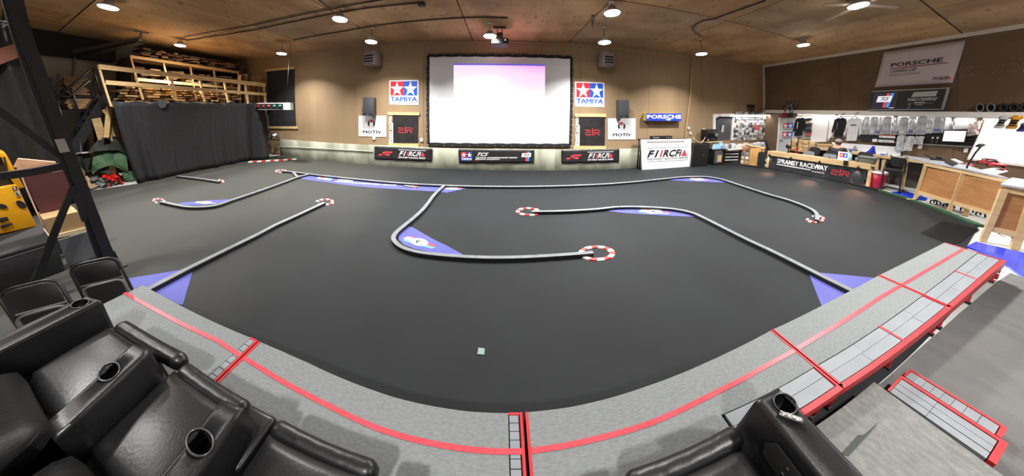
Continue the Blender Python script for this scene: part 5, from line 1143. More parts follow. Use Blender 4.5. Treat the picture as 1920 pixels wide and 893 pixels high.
def shirt(px, label, m, stripe=None, logo=None, X=RIGHT - .12):
    q = P4(W_, px, X); r = thing('shirt', label, 'shirt', q.at(.5, 1), 'shirts on hangers')
    out = [(.36, .02), (.5, .06), (.64, .02), (.86, .1), (1.0, .72), (.88, .76), (.8, .34), (.78, 1), (.22, 1), (.2, .34), (.12, .76), (0, .72), (.14, .1)]
    mb = MB(); f = [q.at(u, v, .03 + .03 * math.sin(math.pi * u)) for u, v in out]; b_ = [q.at(u, v, -.01) for u, v in out]; n = len(out)
    mb.add(f + b_, [list(range(n)), list(range(2 * n - 1, n - 1, -1))] + [(i, i + n, (i + 1) % n + n, (i + 1) % n) for i in range(n)]); mb.build('body', m, r)
    for k in range(3): q.poly([(.3 + .16 * k, .4), (.32 + .16 * k, .42), (.31 + .17 * k, .97), (.28 + .17 * k, .97)], .062, .008).build('fold', m, r)
    MB().tube([q.at(.3, .05, .01), q.at(.5, -.04, .01), q.at(.7, .05, .01)], .012, 5).build('hanger_bar', M_black, r); MB().tube([q.at(.5, -.04, .01), q.at(.52, -.12, .01), q.at(.62, -.17, .03), q.at(.72, -.2, .06)], .012, 5).build('hook', M_silb, r)
    if stripe: q.poly([(.34, .24), (.4, .24), (.4, .6), (.34, .6)], .068).build('stripe', stripe, r)
    if logo: q.poly([(.34, .3), (.66, .3), (.66, .36), (.34, .36)], .068).build('print', logo, r)
shirt([(1490, 221), (1514, 219), (1509, 254), (1485, 256)], 'black shirt on a hanger next to the white star door', mat('black_shirt', (26, 26, 28), .9), M_signwhite)
shirt([(1562, 221), (1592, 219.5), (1586, 256), (1558, 258)], 'black hoodie on a hanger left of the white shirt', MATS['black_shirt'], M_greyink)
shirt([(1586, 221), (1621, 218.5), (1614, 264), (1580, 264)], 'white long sleeved shirt on a hanger left of the bags', mat('white_shirt', (222, 222, 224), .9), None, M_greyink)
rnd = random.Random(2)
for i in range(6):
    q = P4(W_, [(1511 + rnd.uniform(-2, 0), 222 + i * 5.6), (1521, 221 + i * 5.6), (1520, 225.5 + i * 5.6), (1509, 226.5 + i * 5.6)], RIGHT - .13); o = q.plate(.12).build('shoe_box', MATS['packet_%d' % (7, 8, 7, 3, 7, 6)[i]], None, bevel=.01); tag(o, 'small goods item stacked beside the first black shirt, %s from the top' % names_[i], 'goods', 'goods beside the first black shirt')
# white blank posters, lit
for i, pts in enumerate(([(1524.5, 217), (1554, 217), (1549, 266), (1519, 267)], [(1556, 217), (1575, 216), (1571, 240), (1551, 266)])):
    q = P4(W_, pts, RIGHT - .05); r = thing('white_poster', ('large' if i == 0 else 'narrow') + ' blank white board on the wall between the black shirts', 'board', q.at(.5, 1)); q.plate(.01).build('sheet', M_signwhite, r); q.plate(.006, 0, 1, -.02, .02, .006).build('top_strip', M_lamp_body, r)
# monitor
q = P4(W_, [(1771, 245.5), (1812, 246), (1807, 266), (1767, 264.5)], RIGHT - .3); r = thing('monitor', 'small monitor with a white screen in front of the black slats', 'monitor', q.at(.5, 1)); q.plate(.03, -.03, 1.03, -.04, 1.05, -.004).build('bezel', M_slat, r); q.plate(.004).build('screen', mat('white_glow', (246, 246, 255), .4, emit=1.0), r); MB().beam(q.at(.5, .5, -.03), q.at(.5, .5, -.26), .08, .08).build('wall_arm', M_slat, r)
# ---- lit white board with model cars
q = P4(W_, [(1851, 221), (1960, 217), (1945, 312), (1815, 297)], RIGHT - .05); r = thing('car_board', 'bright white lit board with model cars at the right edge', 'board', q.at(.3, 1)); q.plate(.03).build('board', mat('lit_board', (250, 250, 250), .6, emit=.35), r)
for (u0, u1, v0, v1) in ((-.02, 0, 0, 1.03), (-.02, 1, 1, 1.04)): q.plate(.05, u0, u1, v0, v1, .01).build('frame_strip', mat('frame_pink', (226, 206, 198), .5), r)
def car_body(centre, length_dir, side_dir, up, L, Wd, Hh, m, label, glass, cat='model car', group='model cars', wheels=False):
    L_, S_, U_ = V(length_dir).normalized(), V(side_dir).normalized(), V(up).normalized(); r = thing('model_car', label, cat, centre, group)
    prof = [(-.5, .82, .40), (-.47, .92, .52), (-.36, .98, .56), (-.25, .97, .62), (-.16, .80, .98), (.06, .78, 1.0), (.2, .92, .6), (.34, .97, .52), (.45, .92, .44), (.5, .72, .32)]
    rows = []
    for t, w, h in prof:
        rows.append([centre + L_ * (t * L) + S_ * (s * w * Wd / 2) + U_ * (hh * h * Hh) for s, hh in ((-1, .05), (-1.0, .45), (-.78, .92), (0, 1.0), (.78, .92), (1.0, .45), (1, .05))])
    MB().grid(rows).build('shell', m, r, solid=.006)
    for a, b, h in ((.07, .2, .84), (-.27, -.17, .84)): MB().prism([centre + L_ * (a * L) + S_ * (-.3 * Wd) + U_ * (Hh * h * 1.02), centre + L_ * (a * L) + S_ * (.3 * Wd) + U_ * (Hh * h * 1.02), centre + L_ * (b * L) + S_ * (.36 * Wd) + U_ * (Hh * .7), centre + L_ * (b * L) + S_ * (-.36 * Wd) + U_ * (Hh * .7)], U_ * .012).build('windscreen', glass, r)
    MB().prism([centre + L_ * (a * L) + S_ * (b * Wd) + U_ * (Hh * 1.0) for a, b in ((-.14, -.3), (.05, -.3), (.05, .3), (-.14, .3))], U_ * .012).build('roof', glass, r)
    for t in (-.31, .31):
        for s in (-1, 1):
            MB().lathe(centre + L_ * (t * L) + S_ * (s * Wd * .40) + U_ * (Hh * .18), [(Hh * .3, 0), (Hh * .3, Wd * .1), (0, Wd * .1)], 12, S_ * s).build('wheel', M_black, r)
    return r
M_glass = mat('car_glass', (30, 30, 34), .15, coat=.6)
dn = (q.at(0, 1) - q.at(0, 0)).normalized(); sd = (q.at(1, 0) - q.at(0, 0)).normalized()
Lc = (W_(1880, 216) - W_(1871, 242)).length
for i, (a, b, col, lb) in enumerate((((1886, 217), (1871, 241), (196, 198, 200), 'silver model car shell hung on the bright white board'), ((1909, 217), (1894, 242), (216, 148, 30), 'orange model car shell hung on the bright white board'), ((1926, 230), (1914, 247), (58, 70, 150), 'blue model car shell at the right edge of the bright white board'))):
    A, B = W_(*a, RIGHT - .16), W_(*b, RIGHT - .16); mc_ = car_body(A.lerp(B, .5), A - B, (0, 1, 0), (-1, 0, 0), (A - B).length, .105 if i < 2 else .09, .08, mat('car_%d' % i, col, .25, coat=.6), lb, M_glass)
    MB().beam(A.lerp(B, .5) + V((-.02, 0, 0)), V((RIGHT - .049, *A.lerp(B, .5).yz)), .03, .03).build('wall_peg', M_black, mc_)
for i, (pts, c, lb) in enumerate((([(1834, 271), (1845, 269), (1840, 277), (1833, 277)], (96, 96, 90), 'dark grey card stuck on the bright white board'), ([(1854, 285), (1859, 284), (1856, 293), (1851, 293)], (70, 140, 110), 'small green card stuck low on the bright white board'), ([(1846, 289), (1849, 288), (1847, 293), (1844, 293)], (70, 70, 74), 'tiny dark clip low on the bright white board'), ([(1900, 299), (1915, 299.5), (1914, 301), (1899, 300.5)], (214, 60, 60), 'thin red strip at the foot of the bright white board'))):
    tag(P4(W_, pts, RIGHT - .045).plate(.012).build('board_card', mat('card_%d' % i, c, .6)), lb, 'card')
# ---- banner and trophy display on the upper right wall
q = P4(W_, [(1657, 98), (1811, 75), (1786, 155), (1640, 164)], RIGHT - .045); r = thing('race_banner', 'large pale racing banner high on the right wall', 'banner', q.at(.5, 1))
rows = [[q.at(i / 16, j / 8, .004 * math.sin(i * 1.1) * math.sin(j)) for i in range(17)] for j in range(9)]; MB().grid(rows).build('vinyl_sheet', mat('pale_banner', (206, 196, 200), .6), r, solid=.004)
text(q, 'PORSCHE', .17, .82, .355, .455, M_ink, r, off=.012); strokes(q, [[(.17, .50), (.88, .50)]], .022, .012).build('red_rule', mat('dull_red', (140, 52, 62), .5), r)
text(q, 'CARRERA CUP', .18, .54, .545, .615, M_greyink, r, off=.012); text(q, 'NORTH AMERICA', .18, .60, .655, .72, mat('pale_ink', (160, 152, 156), .6), r, off=.012, bold=False)
series_word(q, .77, .97, .84, .91, r, True)
mb = MB()
for i in range(22):
    for y in (0, 1):
        u = i / 21; a = W_(1505 + 415 * u, 130.5 - (8 if u > .6 else 0) * (u - .6) * 4 + (2 if u < .2 else 0) + y * (14 if u > .25 else 20), RIGHT - .02); mb.lathe(a, [(.012, 0), (.012, .01), (0, .014)], 6, (-1, 0, 0))
mb.build('screw_row', M_silb, bpy.data.objects['wall_right'])['kind'] = 'stuff'
q = P4(W_, [(1635, 172), (1782, 165), (1770, 205), (1628, 206)], RIGHT - .18); r = thing('champions_display', 'long black framed display of world champions above the soffit shelf', 'display', q.at(.5, 1))
q.plate(.14, 0, 1, 0, 1, 0).build('case', M_slat, r); q.plate(.15, .965, 1.0, 0, 1, .006).build('metal_end', M_silb, r); q.plate(.012, 0, 1, -.03, .02, .006).build('top_edge', M_silb, r); q.plate(.012, 0, 1, .98, 1.03, .006).build('bottom_edge', M_silb, r)
s = q.sub(.045, .40, .1, .95); s.plate(.008, off=.01).build('screen', mat('screen_dark', (34, 30, 46), .3, emit=.5), r)
M_glow_red = mat('glow_red', (230, 60, 90), .5, emit=.7); M_glow_blue = mat('glow_blue', (70, 150, 240), .5, emit=.7); M_glow_white = mat('glow_white', (235, 238, 250), .5, emit=.7)
s.poly([(.55, .04), (.68, .04), (.58, .92), (.47, .92)], .016).build('red_ribbon', M_glow_red, r); s.poly([(.72, .04), (.84, .04), (.72, .92), (.6, .92)], .016).build('blue_ribbon', M_glow_blue, r); s.poly([(.2, .2), (.8, .2), (.76, .58), (.16, .58)], .018).build('white_patch', M_glow_white, r); text(s, 'TCS', .3, .68, .28, .48, M_ink, r, slant=.2, off=.021)
s.poly([(.75, .93), (.95, .92), (.95, .95), (.75, .96)], .016).build('caption', M_glow_white, r)
text(q, 'WORLD CHAMPIONS', .53, .90, .42, .57, M_lamp_body, r, off=.01, slant=.05); q.poly([(.60, .13), (.88, .11), (.87, .36), (.58, .37)], .008).build('plate', M_lamp_body, r)
for (u0, u1, v0, v1) in ((.64, .77, .63, .68), (.66, .75, .75, .78), (.62, .86, .69, .70)): q.poly([(u0, v0), (u1, v0), (u1, v1), (u0, v1)], .01).build('text_line', M_lamp_body, r)
q.poly([(.56, .68), (.61, .68), (.605, .73), (.595, .73), (.59, .95), (.57, .95), (.575, .73), (.555, .73)], .012).build('trophy_mark', M_greyink, r)
# ---- tyres on the shelf
for i, x in enumerate((1837.5, 1858, 1881, 1901, 1921)):
    c = W_(x, 203, RIGHT - .075); rad = .1; r = thing('tyre', ('white rimmed' if i < 2 else 'plain black') + ' tyre on the soffit shelf, %s from the display' % names_[i], 'tyre', (c.x, c.y, 2.06), 'tyres on the soffit shelf'); c.z = 2.06 + rad
    MB().lathe(c + V((.05, 0, 0)), [(rad * .58, 0), (rad * .9, .0), (rad, .015), (rad, .075), (rad * .9, .09), (rad * .58, .09), (rad * .5, .05)], 20, (-1, 0, 0), 1, .5).build('rubber', M_black, r)
    MB().lathe(c + V((.03, 0, 0)), [(rad * .58, 0), (rad * .45, .03), (.02, .04), (0, .045)], 16, (-1, 0, 0), 1, .5).build('hub', M_blackmetal, r)
    if i < 2: MB().tube([c + V((-.045, math.cos(t) * rad * .45, math.sin(t) * rad * .9)) for t in [k * math.pi / 10 for k in range(20)]], .008, 5, closed=True).build('white_ring', M_silb, r)
# ---- wall bench
bz = .80
r = thing('work_bench', 'long white topped workbench along the right wall', 'workbench', (11.1, 3, 0))
MB().box(10.82, RIGHT - .05, 1.25, 5.05, bz - .05, bz).build('top', M_whitetop, r); MB().box(10.80, 10.82, 1.25, 5.05, bz - .07, bz).build('front_edge', M_birch, r)
for y in (1.3, 2.32, 2.46, 3.6, 5.0): MB().box(10.84, 10.92, y - .04, y + .04, 0, bz - .05).build('leg', M_birch, r)
MB().box(RIGHT - .16, RIGHT - .05, 1.25, 5.05, .0, bz - .05).build('back_panel', mat('bench_back', (70, 66, 62), .8), r)
q = P4(W_, [(1527, 270), (1559, 271), (1556, 283), (1525, 281)], 10.95); r = thing('bench_cabinet', 'tan wooden drawer box on the bench below the white board', 'drawer', q.at(.5, 1)); q.plate(.22).build('case', M_birch, r); q.plate(.01, .05, .95, .12, .88, .008).build('drawer_front', mat('ply_tan', (170, 136, 92), .6), r); q.plate(.012, .4, .62, .5, .62, .018).build('pull', M_black, r)
q = P4(W_, [(1560, 267), (1690, 276), (1688, 292), (1556, 290)], RIGHT - .1); tag(q.plate(.04).build('bench_splashback', M_signwhite), 'long white splashback panel behind the wall bench', 'panel')
# blue cloth, bench clutter
rows = [[rw(x, y, 10.95 + dx) for x, y, dx in R_] for R_ in ([(1636, 274, 0), (1638, 274.5, 0), (1640, 275, .05)], [(1630, 281, -.02), (1636, 280, -.12), (1641, 282, .05)], [(1624, 285.5, 0), (1633, 284, -.15), (1642, 288, .03)], [(1621, 288, 0), (1632, 290, -.1), (1643, 292, .02)])]
tag(MB().grid(rows, smooth=False).build('blue_cloth', mat('royal_blue_cloth', (36, 44, 196), .6), solid=.01), 'crumpled royal blue cloth on the white bench', 'cloth')
rnd = random.Random(21); CL = [(230, 228, 220), (60, 60, 62), (190, 60, 50), (226, 190, 80), (70, 110, 190), (150, 150, 150), (120, 90, 60)]
def clutter(x, y, X, s, i, label, group=None, cat='bench item'):
    a = rw(x, y, X); a.z = bz; k = i % 4; m = mat('clutter_%d' % (i % 7), CL[i % 7], .5)
    r = MB()
    if k == 0: r.box(a.x - s, a.x + s, a.y - s * 1.3, a.y + s * 1.3, a.z, a.z + s * 1.1)
    elif k == 1: r.lathe(a, [(s * .6, 0), (s * .6, s * 1.6), (s * .3, s * 1.9), (s * .3, s * 2.3), (0, s * 2.3)], 10)
    elif k == 2: r.lathe(a, [(s * .9, 0), (s, s * .5), (s * .8, s * .9), (0, s)], 10)
    else: r.box(a.x - s * 1.2, a.x + s * 1.2, a.y - s, a.y + s, a.z, a.z + s * .5)
    return tag(r.build(('tool_box', 'spray_bottle', 'tape_roll', 'small_carton')[k], m), label, cat, group)
for i, x in enumerate((1545, 1550, 1556, 1592, 1597, 1602, 1608, 1613)):
    clutter(x, 270 + i * .6, 11.1, .05, i, 'small item on the bench edge behind the seated person, %s from the door' % names_[i], 'small items on the wall bench')
clutter(1604, 268, 11.1, .075, 5, 'yellow green spray bottle on the bench below the white shirt'); bpy.data.objects[-1] if False else None
for i, x in enumerate((1646, 1655, 1663, 1671)): clutter(x, 288.5 + i * .6, 10.95, .035, i + 3, 'flat tool on the white bench right of the blue cloth, %s one' % names_[i], 'flat tools on the white bench')
for i in range(12):
    x, y = 1362 + i * 6.2 + rnd.uniform(-1, 1), 272 - rnd.uniform(0, 6); a = bw(x, y, 5.85 - .03 * (i % 3)); s = rnd.uniform(.06, .11)
    o = MB().box(a.x - s, a.x + s, a.y - .06, a.y + .06, .60, .60 + s * 1.8).build('counter_carton', PK[rnd.choice((0, 0, 8, 1, 3, 0))], None, bevel=.004); tag(o, 'small carton on the sales counter below the pegboard, %s from the left' % nth(i + 1), 'carton', 'cartons on the sales counter')
# ---- sales counter below the parts wall
r = thing('sales_counter', 'pale sales counter below the pegboard in the far right corner', 'counter', (9.3, 5.9, 0)); MB().box(8.2, 10.6, 5.72, 6.2, .55, .60).build('top', M_whitetop, r); MB().box(9.2, 9.26, 5.74, 6.15, 0, .55).build('side_panel', M_birch, r); MB().box(10.5, 10.56, 5.74, 6.15, 0, .55).build('side_panel', M_birch, r); MB().box(8.25, 10.5, 6.14, 6.17, 0, .55).build('back_panel', M_cable, r)
a, b = fl(1404, 310), fl(1429, 314); r = thing('wood_cabinet', 'light wooden cabinet beside the cardboard racks', 'cabinet', a); zt = over(a, 1407, 275).z
MB().prism([V((a.x, a.y, 0)), V((b.x, b.y, 0)), V((b.x + .15, b.y + .3, 0)), V((a.x + .15, a.y + .3, 0))], (0, 0, zt)).build('body', mat('honey_wood', (214, 166, 104), .5, c2=(196, 146, 84), scale=3, stretch=(5, 5, 1)), r, bevel=.006); MB().prism([V((a.x - .03, a.y - .03, zt)), V((b.x + .03, b.y - .03, zt)), V((b.x + .17, b.y + .32, zt)), V((a.x + .12, a.y + .32, zt))], (0, 0, .03)).build('top', M_birch, r)
def front_box(l, rr_, yt, label, name, cat, m, depth=.32, bev=.006):
    a, b = fl(*l), fl(*rr_)
    if a.y > 5.93: a = bw(l[0], l[1], 5.93)
    if b.y > 5.93: b = bw(rr_[0], rr_[1], 5.93)
    a.z = b.z = 0; z = over(a, l[0], yt).z; d = V((b.y - a.y, -(b.x - a.x), 0)).normalized(); d = -d if d.dot(a) < 0 else d
    r = thing(name, label, cat, a.lerp(b, .5)); MB().prism([a, b, b + d * depth, a + d * depth], (0, 0, z)).build('body', m, r, bevel=bev); return r, a, b, d, z
r, a, b, d, z = front_box((1356, 305), (1384, 307.5), 281, 'black tool chest with four silver drawer pulls', 'tool_chest', 'tool chest', M_blackmetal)
for k in range(4):
    z0 = z * (.16 + .21 * k); q = Panel(a.lerp(b, .05) - d * .012 + V((0, 0, z0 + z * .17)), a.lerp(b, .95) - d * .012 + V((0, 0, z0 + z * .17)), a.lerp(b, .95) - d * .012 + V((0, 0, z0)), a.lerp(b, .05) - d * .012 + V((0, 0, z0))); dr = q.plate(.01).build('drawer', M_blackmetal, r); q.plate(.02, .02, .98, .05, .3, .015).build('pull', M_signwhite, dr)
r, a, b, d, z = front_box((1337, 304), (1355.5, 305), 281, 'small black glass door fridge under the blue bottles', 'mini_fridge', 'fridge', M_blackmetal)
q = Panel(a.lerp(b, .1) - d * .01 + V((0, 0, z * .92)), a.lerp(b, .85) - d * .01 + V((0, 0, z * .92)), a.lerp(b, .85) - d * .01 + V((0, 0, z * .12)), a.lerp(b, .1) - d * .01 + V((0, 0, z * .12))); q.plate(.006).build('glass_door', mat('fridge_glass', (84, 84, 88), .1), r); q.plate(.006, .35, .9, .35, .9, .006).build('notice', mat('tan_paper', (190, 168, 128), .7), r)
zf = z
for i in range(6):
    t = (i + .5) / 6; c = a.lerp(b, t) + d * .1; c.z = z + .002; r = thing('water_bottle', 'pale blue water bottle on the mini fridge, %s from the left' % nth(i + 1), 'bottle', c, 'blue bottles on the mini fridge'); MB().lathe(c, [(.05, 0), (.052, .02), (.052, .16), (.02, .22), (.02, .25), (0, .25)], 10).build('bottle', mat('pale_blue', (150, 200, 232), .2, c2=(190, 222, 240), scale=12), r); MB().lathe(c, [(.024, .24), (.024, .27), (0, .272)], 8).build('cap', M_signwhite, r)
for i, (l, rr_, yt, lb) in enumerate((((1388, 307.5), (1394, 308.5), 274, 'brown cardboard display rack, left of two'), ((1395, 308.5), (1403, 309), 275, 'cardboard display rack with coloured packets, right of two'))):
    r, a, b, d, z = front_box(l, rr_, yt, lb, 'display_rack', 'display rack', mat('rack_card', (176, 146, 112), .8), .22)
    for k in range(4): q0 = a.lerp(b, .1) - d * .03; q1 = a.lerp(b, .9) - d * .03; MB().prism([q0 + V((0, 0, z * (.08 + .23 * k))), q1 + V((0, 0, z * (.08 + .23 * k))), q1 + d * .05 + V((0, 0, z * (.08 + .23 * k))), q0 + d * .05 + V((0, 0, z * (.08 + .23 * k)))], (0, 0, z * .14)).build('packet_tray', MATS['packet_%d' % (8, 1, 5, 6, 9, 0, 2, 4)[k + i * 4]], r)
r, a, b, d, z = front_box((1298, 307), (1327, 303.5), 270, 'plain black cabinet right of the white race board', 'black_cabinet', 'cabinet', M_blackmetal, .3)
q = Panel(a.lerp(b, .03) - d * .008 + V((0, 0, z * .96)), a.lerp(b, .97) - d * .008 + V((0, 0, z * .96)), a.lerp(b, .97) - d * .008 + V((0, 0, z * .05)), a.lerp(b, .03) - d * .008 + V((0, 0, z * .05))); dr = q.plate(.008).build('door', M_blackmetal, r); MB().lathe(q.at(.65, .5, .004), [(.012, 0), (.012, .02), (0, .022)], 8, q.n).build('knob', M_silb, dr)
# computer tower on a wooden board, cables
q = P4(bw, [(1325, 244), (1347, 243), (1346, 265), (1325.5, 265)], 5.98); r = thing('computer_tower', 'black computer tower with a dark glass side beside the dark door', 'computer', q.at(.5, 1)); q.plate(.25).build('case', M_blackmetal, r, bevel=.008); q.plate(.005, .1, .9, .15, .85, .006).build('glass_side', mat('tower_glass', (16, 16, 20), .1, coat=1), r); q.poly([(.72, .32), (.95, .3), (.95, .58), (.75, .6)], .01).build('graphics_card', M_greyink, r); MB().lathe(q.at(.1, .9, .004), [(.03, 0), (0, .01)], 8, q.n).build('power_button', M_signwhite, r)
r = thing('computer_stand', 'narrow wooden stand carrying the black computer', 'stand', (bw(1336, 266, 6.0).x, 6.0, 0)); zc_ = bw(1336, 265.5, 5.98).z; xa, xb = bw(1326, 266, 5.98).x, bw(1349, 266, 5.98).x
MB().box(xa, xb, 5.95, 6.25, zc_ - .03, zc_).build('board', M_birch, r)
for x in (xa + .03, xb - .03): MB().box(x - .02, x + .02, 6.16, 6.24, 0, zc_ - .03).build('leg', M_cable, r)
tag(MB().tube([bw(x, y, 6.05) for x, y in ((1300, 258), (1304, 263), (1310, 267), (1316, 268), (1321, 260), (1325, 253))], .012, 5).build('white_cable', mat('cable_pink', (226, 190, 170), .5)), 'loose pale cable between the black cabinet and the computer', 'cable')
tag(P4(bw, [(1319, 241), (1322, 241), (1320.5, 258), (1317.5, 258)], BACK - .05).plate(.03).build('power_strip', M_signwhite), 'white vertical power strip left of the computer tower', 'power strip')
# black bag stool + office chair by the counter
r, a, b, d, z = front_box((1419, 313), (1432, 315), 285, 'black sack standing at the left end of the banner counter', 'black_sack', 'sack', M_clothblack, .25, .03); MB().lathe(a.lerp(b, .5) + d * .12 + V((0, 0, z - .01)), [(.1, 0), (.05, .06), (.09, .12), (0, .1)], 10).build('knot', M_clothblack, r)
M_chairfab = mat('black_chair_fabric', (24, 24, 26), .85); M_chairgrey = mat('grey_chair_mesh', (104, 106, 110), .7)
def office_chair(x0, x1, y0, y1, X, yaw, label, m, floor_leg=True):
    a, b = rw(x0, y1, X), rw(x1, y1, X); zt, zb = rw((x0 + x1) / 2, y0, X).z, rw((x0 + x1) / 2, y1, X).z; c = a.lerp(b, .5); w = abs(a.y - b.y)
    r = thing('office_chair', label, 'chair', (c.x, c.y, 0), 'pit chairs'); R = Matrix.Rotation(yaw, 3, 'Z')
    def T(x, y, z): return V((c.x, c.y, 0)) + R @ V((x, y, 0)) + V((0, 0, z))
    rows = [[T(.05 * math.cos((i / 8 - .5) * 2.2) - .05 + .02 * j, (i / 8 - .5) * w * (1 - .18 * (abs(j - 3) / 3) ** 3), zb + (zt - zb) * j / 6) for i in range(9)] for j in range(7)]
    MB().grid(rows).build('backrest', m, r, solid=.05)
    zs = max(.28, zb - .1); MB().hexa([T(.02, -w * .48, zs - .06), T(.02, w * .48, zs - .06), T(.42, w * .45, zs - .06), T(.42, -w * .45, zs - .06)], [T(.02, -w * .48, zs), T(.02, w * .48, zs), T(.42, w * .45, zs), T(.42, -w * .45, zs)]).build('seat', M_chairfab, r, bevel=.025)
    MB().beam(T(.0, 0, zs - .02), T(-.01, 0, zb + (zt - zb) * .4), .07, .03).build('back_bracket', M_blackmetal, r)
    MB().tube([T(.22, 0, .08), T(.22, 0, zs - .05)], .03, 8).build('column', M_blackmetal, r)
    for k in range(5):
        t = k * 2 * math.pi / 5; lg = MB().beam(T(.22, 0, .08), T(.22 + .24 * math.cos(t), .24 * math.sin(t), .06), .04, .03).build('leg', M_blackmetal, r); MB().lathe(T(.22 + .24 * math.cos(t), .24 * math.sin(t) - .015, .03), [(.03, 0), (.03, .03), (0, .03)], 8, (0, 1, 0)).build('caster', M_black, lg)
    return r
office_chair(1431, 1447, 263, 282, 10.2, 2.2, 'black office chair left of the white star door', M_chairfab)
office_chair(1517, 1536, 277, 291, 10.35, .3, 'black office chair nearest the pile of cardboard cartons', M_chairfab)
office_chair(1505, 1526, 284.5, 294, 10.05, .2, 'grey backed office chair nearest the red tool stand', M_chairgrey)
office_chair(1547, 1570, 283.5, 297, 10.3, .2, 'black office chair behind the seated person', M_chairfab)
office_chair(1543, 1568, 290, 298, 10.02, .2, 'grey backed office chair at the banner counter in the middle', M_chairgrey)
office_chair(1607, 1635, 286.5, 299, 10.25, .1, 'black office chair left of the red waste bin', M_chairfab)
# visitor chair with cantilever legs
r = thing('visitor_chair', 'black visitor chair standing alone by the wooden counter', 'chair', (10.4, 1.93, 0)); XC_ = 10.35
P_ = [rw(x, y, XC_) for x, y in [(1671, 293), (1700, 297), (1699, 317), (1668, 313)]]
q = Panel(*P_); rows = [[q.at(.5 + (i / 8 - .5) * (1 - .12 * (abs(j - 3) / 3) ** 3), j / 6, .03 * math.sin(math.pi * i / 8)) for i in range(9)] for j in range(7)]; MB().grid(rows).build('backrest', M_chairfab, r, solid=.05)
zs = P_[2].z - .02; c = P_[2].lerp(P_[3], .5); wy = abs(P_[2].y - P_[3].y)
MB().box(c.x - .42, c.x - .02, c.y - wy * .55, c.y + wy * .55, zs - .05, zs).build('seat', M_chairfab, r, bevel=.02)
for s in (-1, 1):
    y = c.y + s * wy * .56; MB().tube([(c.x - .02, y, zs + .12), (c.x - .3, y, zs + .14), (c.x - .42, y, zs - .02), (c.x - .42, y, .03), (c.x + .05, y, .03)], .016, 8).build('side_frame', M_steel, r); MB().beam((c.x - .05, y, zs + .14), (c.x - .3, y, zs + .16), .05, .025).build('armrest', M_black, r)
MB().tube([(c.x + .05, c.y - wy * .56, .03), (c.x + .05, c.y + wy * .56, .03)], .016, 8).build('rear_bar', M_steel, r)
# ---- banner counter along the track
fA, fB = fl(1437.5, 316.5), fl(1622, 350.5); fA.z = fB.z = 0; dirc = (fB - fA).normalized(); inn = V((-dirc.y, dirc.x, 0)); inn = -inn if inn.x < 0 else inn
zA0, zA1 = over(fA, 1433, 290.3).z, over(fA, 1434, 282).z; zt = over(fB, 1631, 307.5).z; zb = over(fB, 1627, 317.5).z
r = thing('banner_counter', 'long birch counter faced with a black raceway banner beside the track', 'counter', fA.lerp(fB, .5))
def C_(t, d, z): p_ = fA + dirc * (t * (fB - fA).length) + inn * d; return V((p_.x, p_.y, z))
zA1 = zt = (zA1 + zt) / 2 if abs(zA1 - zt) < .02 else zt
ztop = lambda t: over(fA, 1434, 282).z * (1 - t) + zt * t
zbot = lambda t: zA0 * (1 - t) + zb * t
MB().hexa([C_(-.01, -.03, zbot(0)), C_(1.02, -.03, zbot(1)), C_(1.02, .02, zbot(1)), C_(-.01, .02, zbot(0))], [C_(-.01, -.03, ztop(0)), C_(1.02, -.03, ztop(1)), C_(1.02, .02, ztop(1)), C_(-.01, .02, ztop(0))]).build('front_beam', M_birch, r)
MB().hexa([C_(0, .02, ztop(0) - .06), C_(1.05, .02, ztop(1) - .06), C_(1.05, .5, ztop(1) - .06), C_(0, .5, ztop(0) - .06)], [C_(0, .02, ztop(0) - .03), C_(1.05, .02, ztop(1) - .03), C_(1.05, .5, ztop(1) - .03), C_(0, .5, ztop(0) - .03)]).build('counter_top', M_birch, r)
for t, d in ((.005, .02), (1.02, .02), (.005, .46), (1.02, .46), (.5, .46)): MB().beam(C_(t, d, .001), C_(t, d, zbot(t)), .09, .07).build('leg', M_birch, r)
q = Panel(C_(.02, -.004, zbot(.02) + .0), C_(.985, -.004, zbot(.985)), C_(.985, -.004, .015), C_(.02, -.004, .015))
ban = q.plate(.012).build('banner', mat('speckled_vinyl', (46, 47, 50), .3, c2=(56, 57, 61), scale=9, bump=.05), r)
text(q, 'SPRANSY RACEWAY', .10, .655, .15, .46, M_signwhite, ban, off=.006); strokes(q, [[(.10, .565), (.48, .575)]], .03, .006).build('white_rule', M_signwhite, ban); text(q, 'ON-ROAD RC', .50, .63, .62, .68, M_signwhite, ban, off=.006)
slr(q, .70, .86, .30, .62, M_pinkred, ban, .02)
rnd = random.Random(4); mb = MB()
for i in range(26): mb.lathe(q.at(rnd.uniform(.05, .97), rnd.uniform(.45, .98), .001), [(rnd.uniform(.004, .011), 0), (0, .003)], 6, q.n)
mb.build('mud_spots', M_lamp_body, ban)['kind'] = 'stuff'
for i, t in enumerate((.02, .27, .57, .92)):
    c = C_(t, -.06, zbot(t) + .01); l_ = thing('clip_lamp', 'small clip lamp shining down the raceway banner, %s from the left' % names_[i], 'lamp', c, 'clip lamps on the banner counter'); MB().beam(C_(t, -.03, zbot(t) + .03), c, .03, .02).build('clip', M_black, l_); MB().lathe(c, [(.015, .05), (.04, .0), (.045, -.03), (.035, -.03)], 10, (0, 0, 1)).build('shade', M_black, l_); MB().lathe(c, [(.034, -.028), (0, -.034)], 10).build('bulb', mat('bulb_glow', (255, 236, 214), .4, emit=12), l_)
    sp_ = bpy.data.lights.new('clip_spot', 'SPOT'); sp_.energy = 7; sp_.spot_size = 1.5; sp_.spot_blend = .6; sp_.shadow_soft_size = .02; sp_.color = (1, .93, .85); so = bpy.data.objects.new('clip_spot', sp_); COL.objects.link(so); so.parent = l_; so.location = (0, 0, -.04); so.rotation_euler = V((-inn.x * -.12, -inn.y * -.12, -1)).to_track_quat('-Z', 'Y').to_euler()
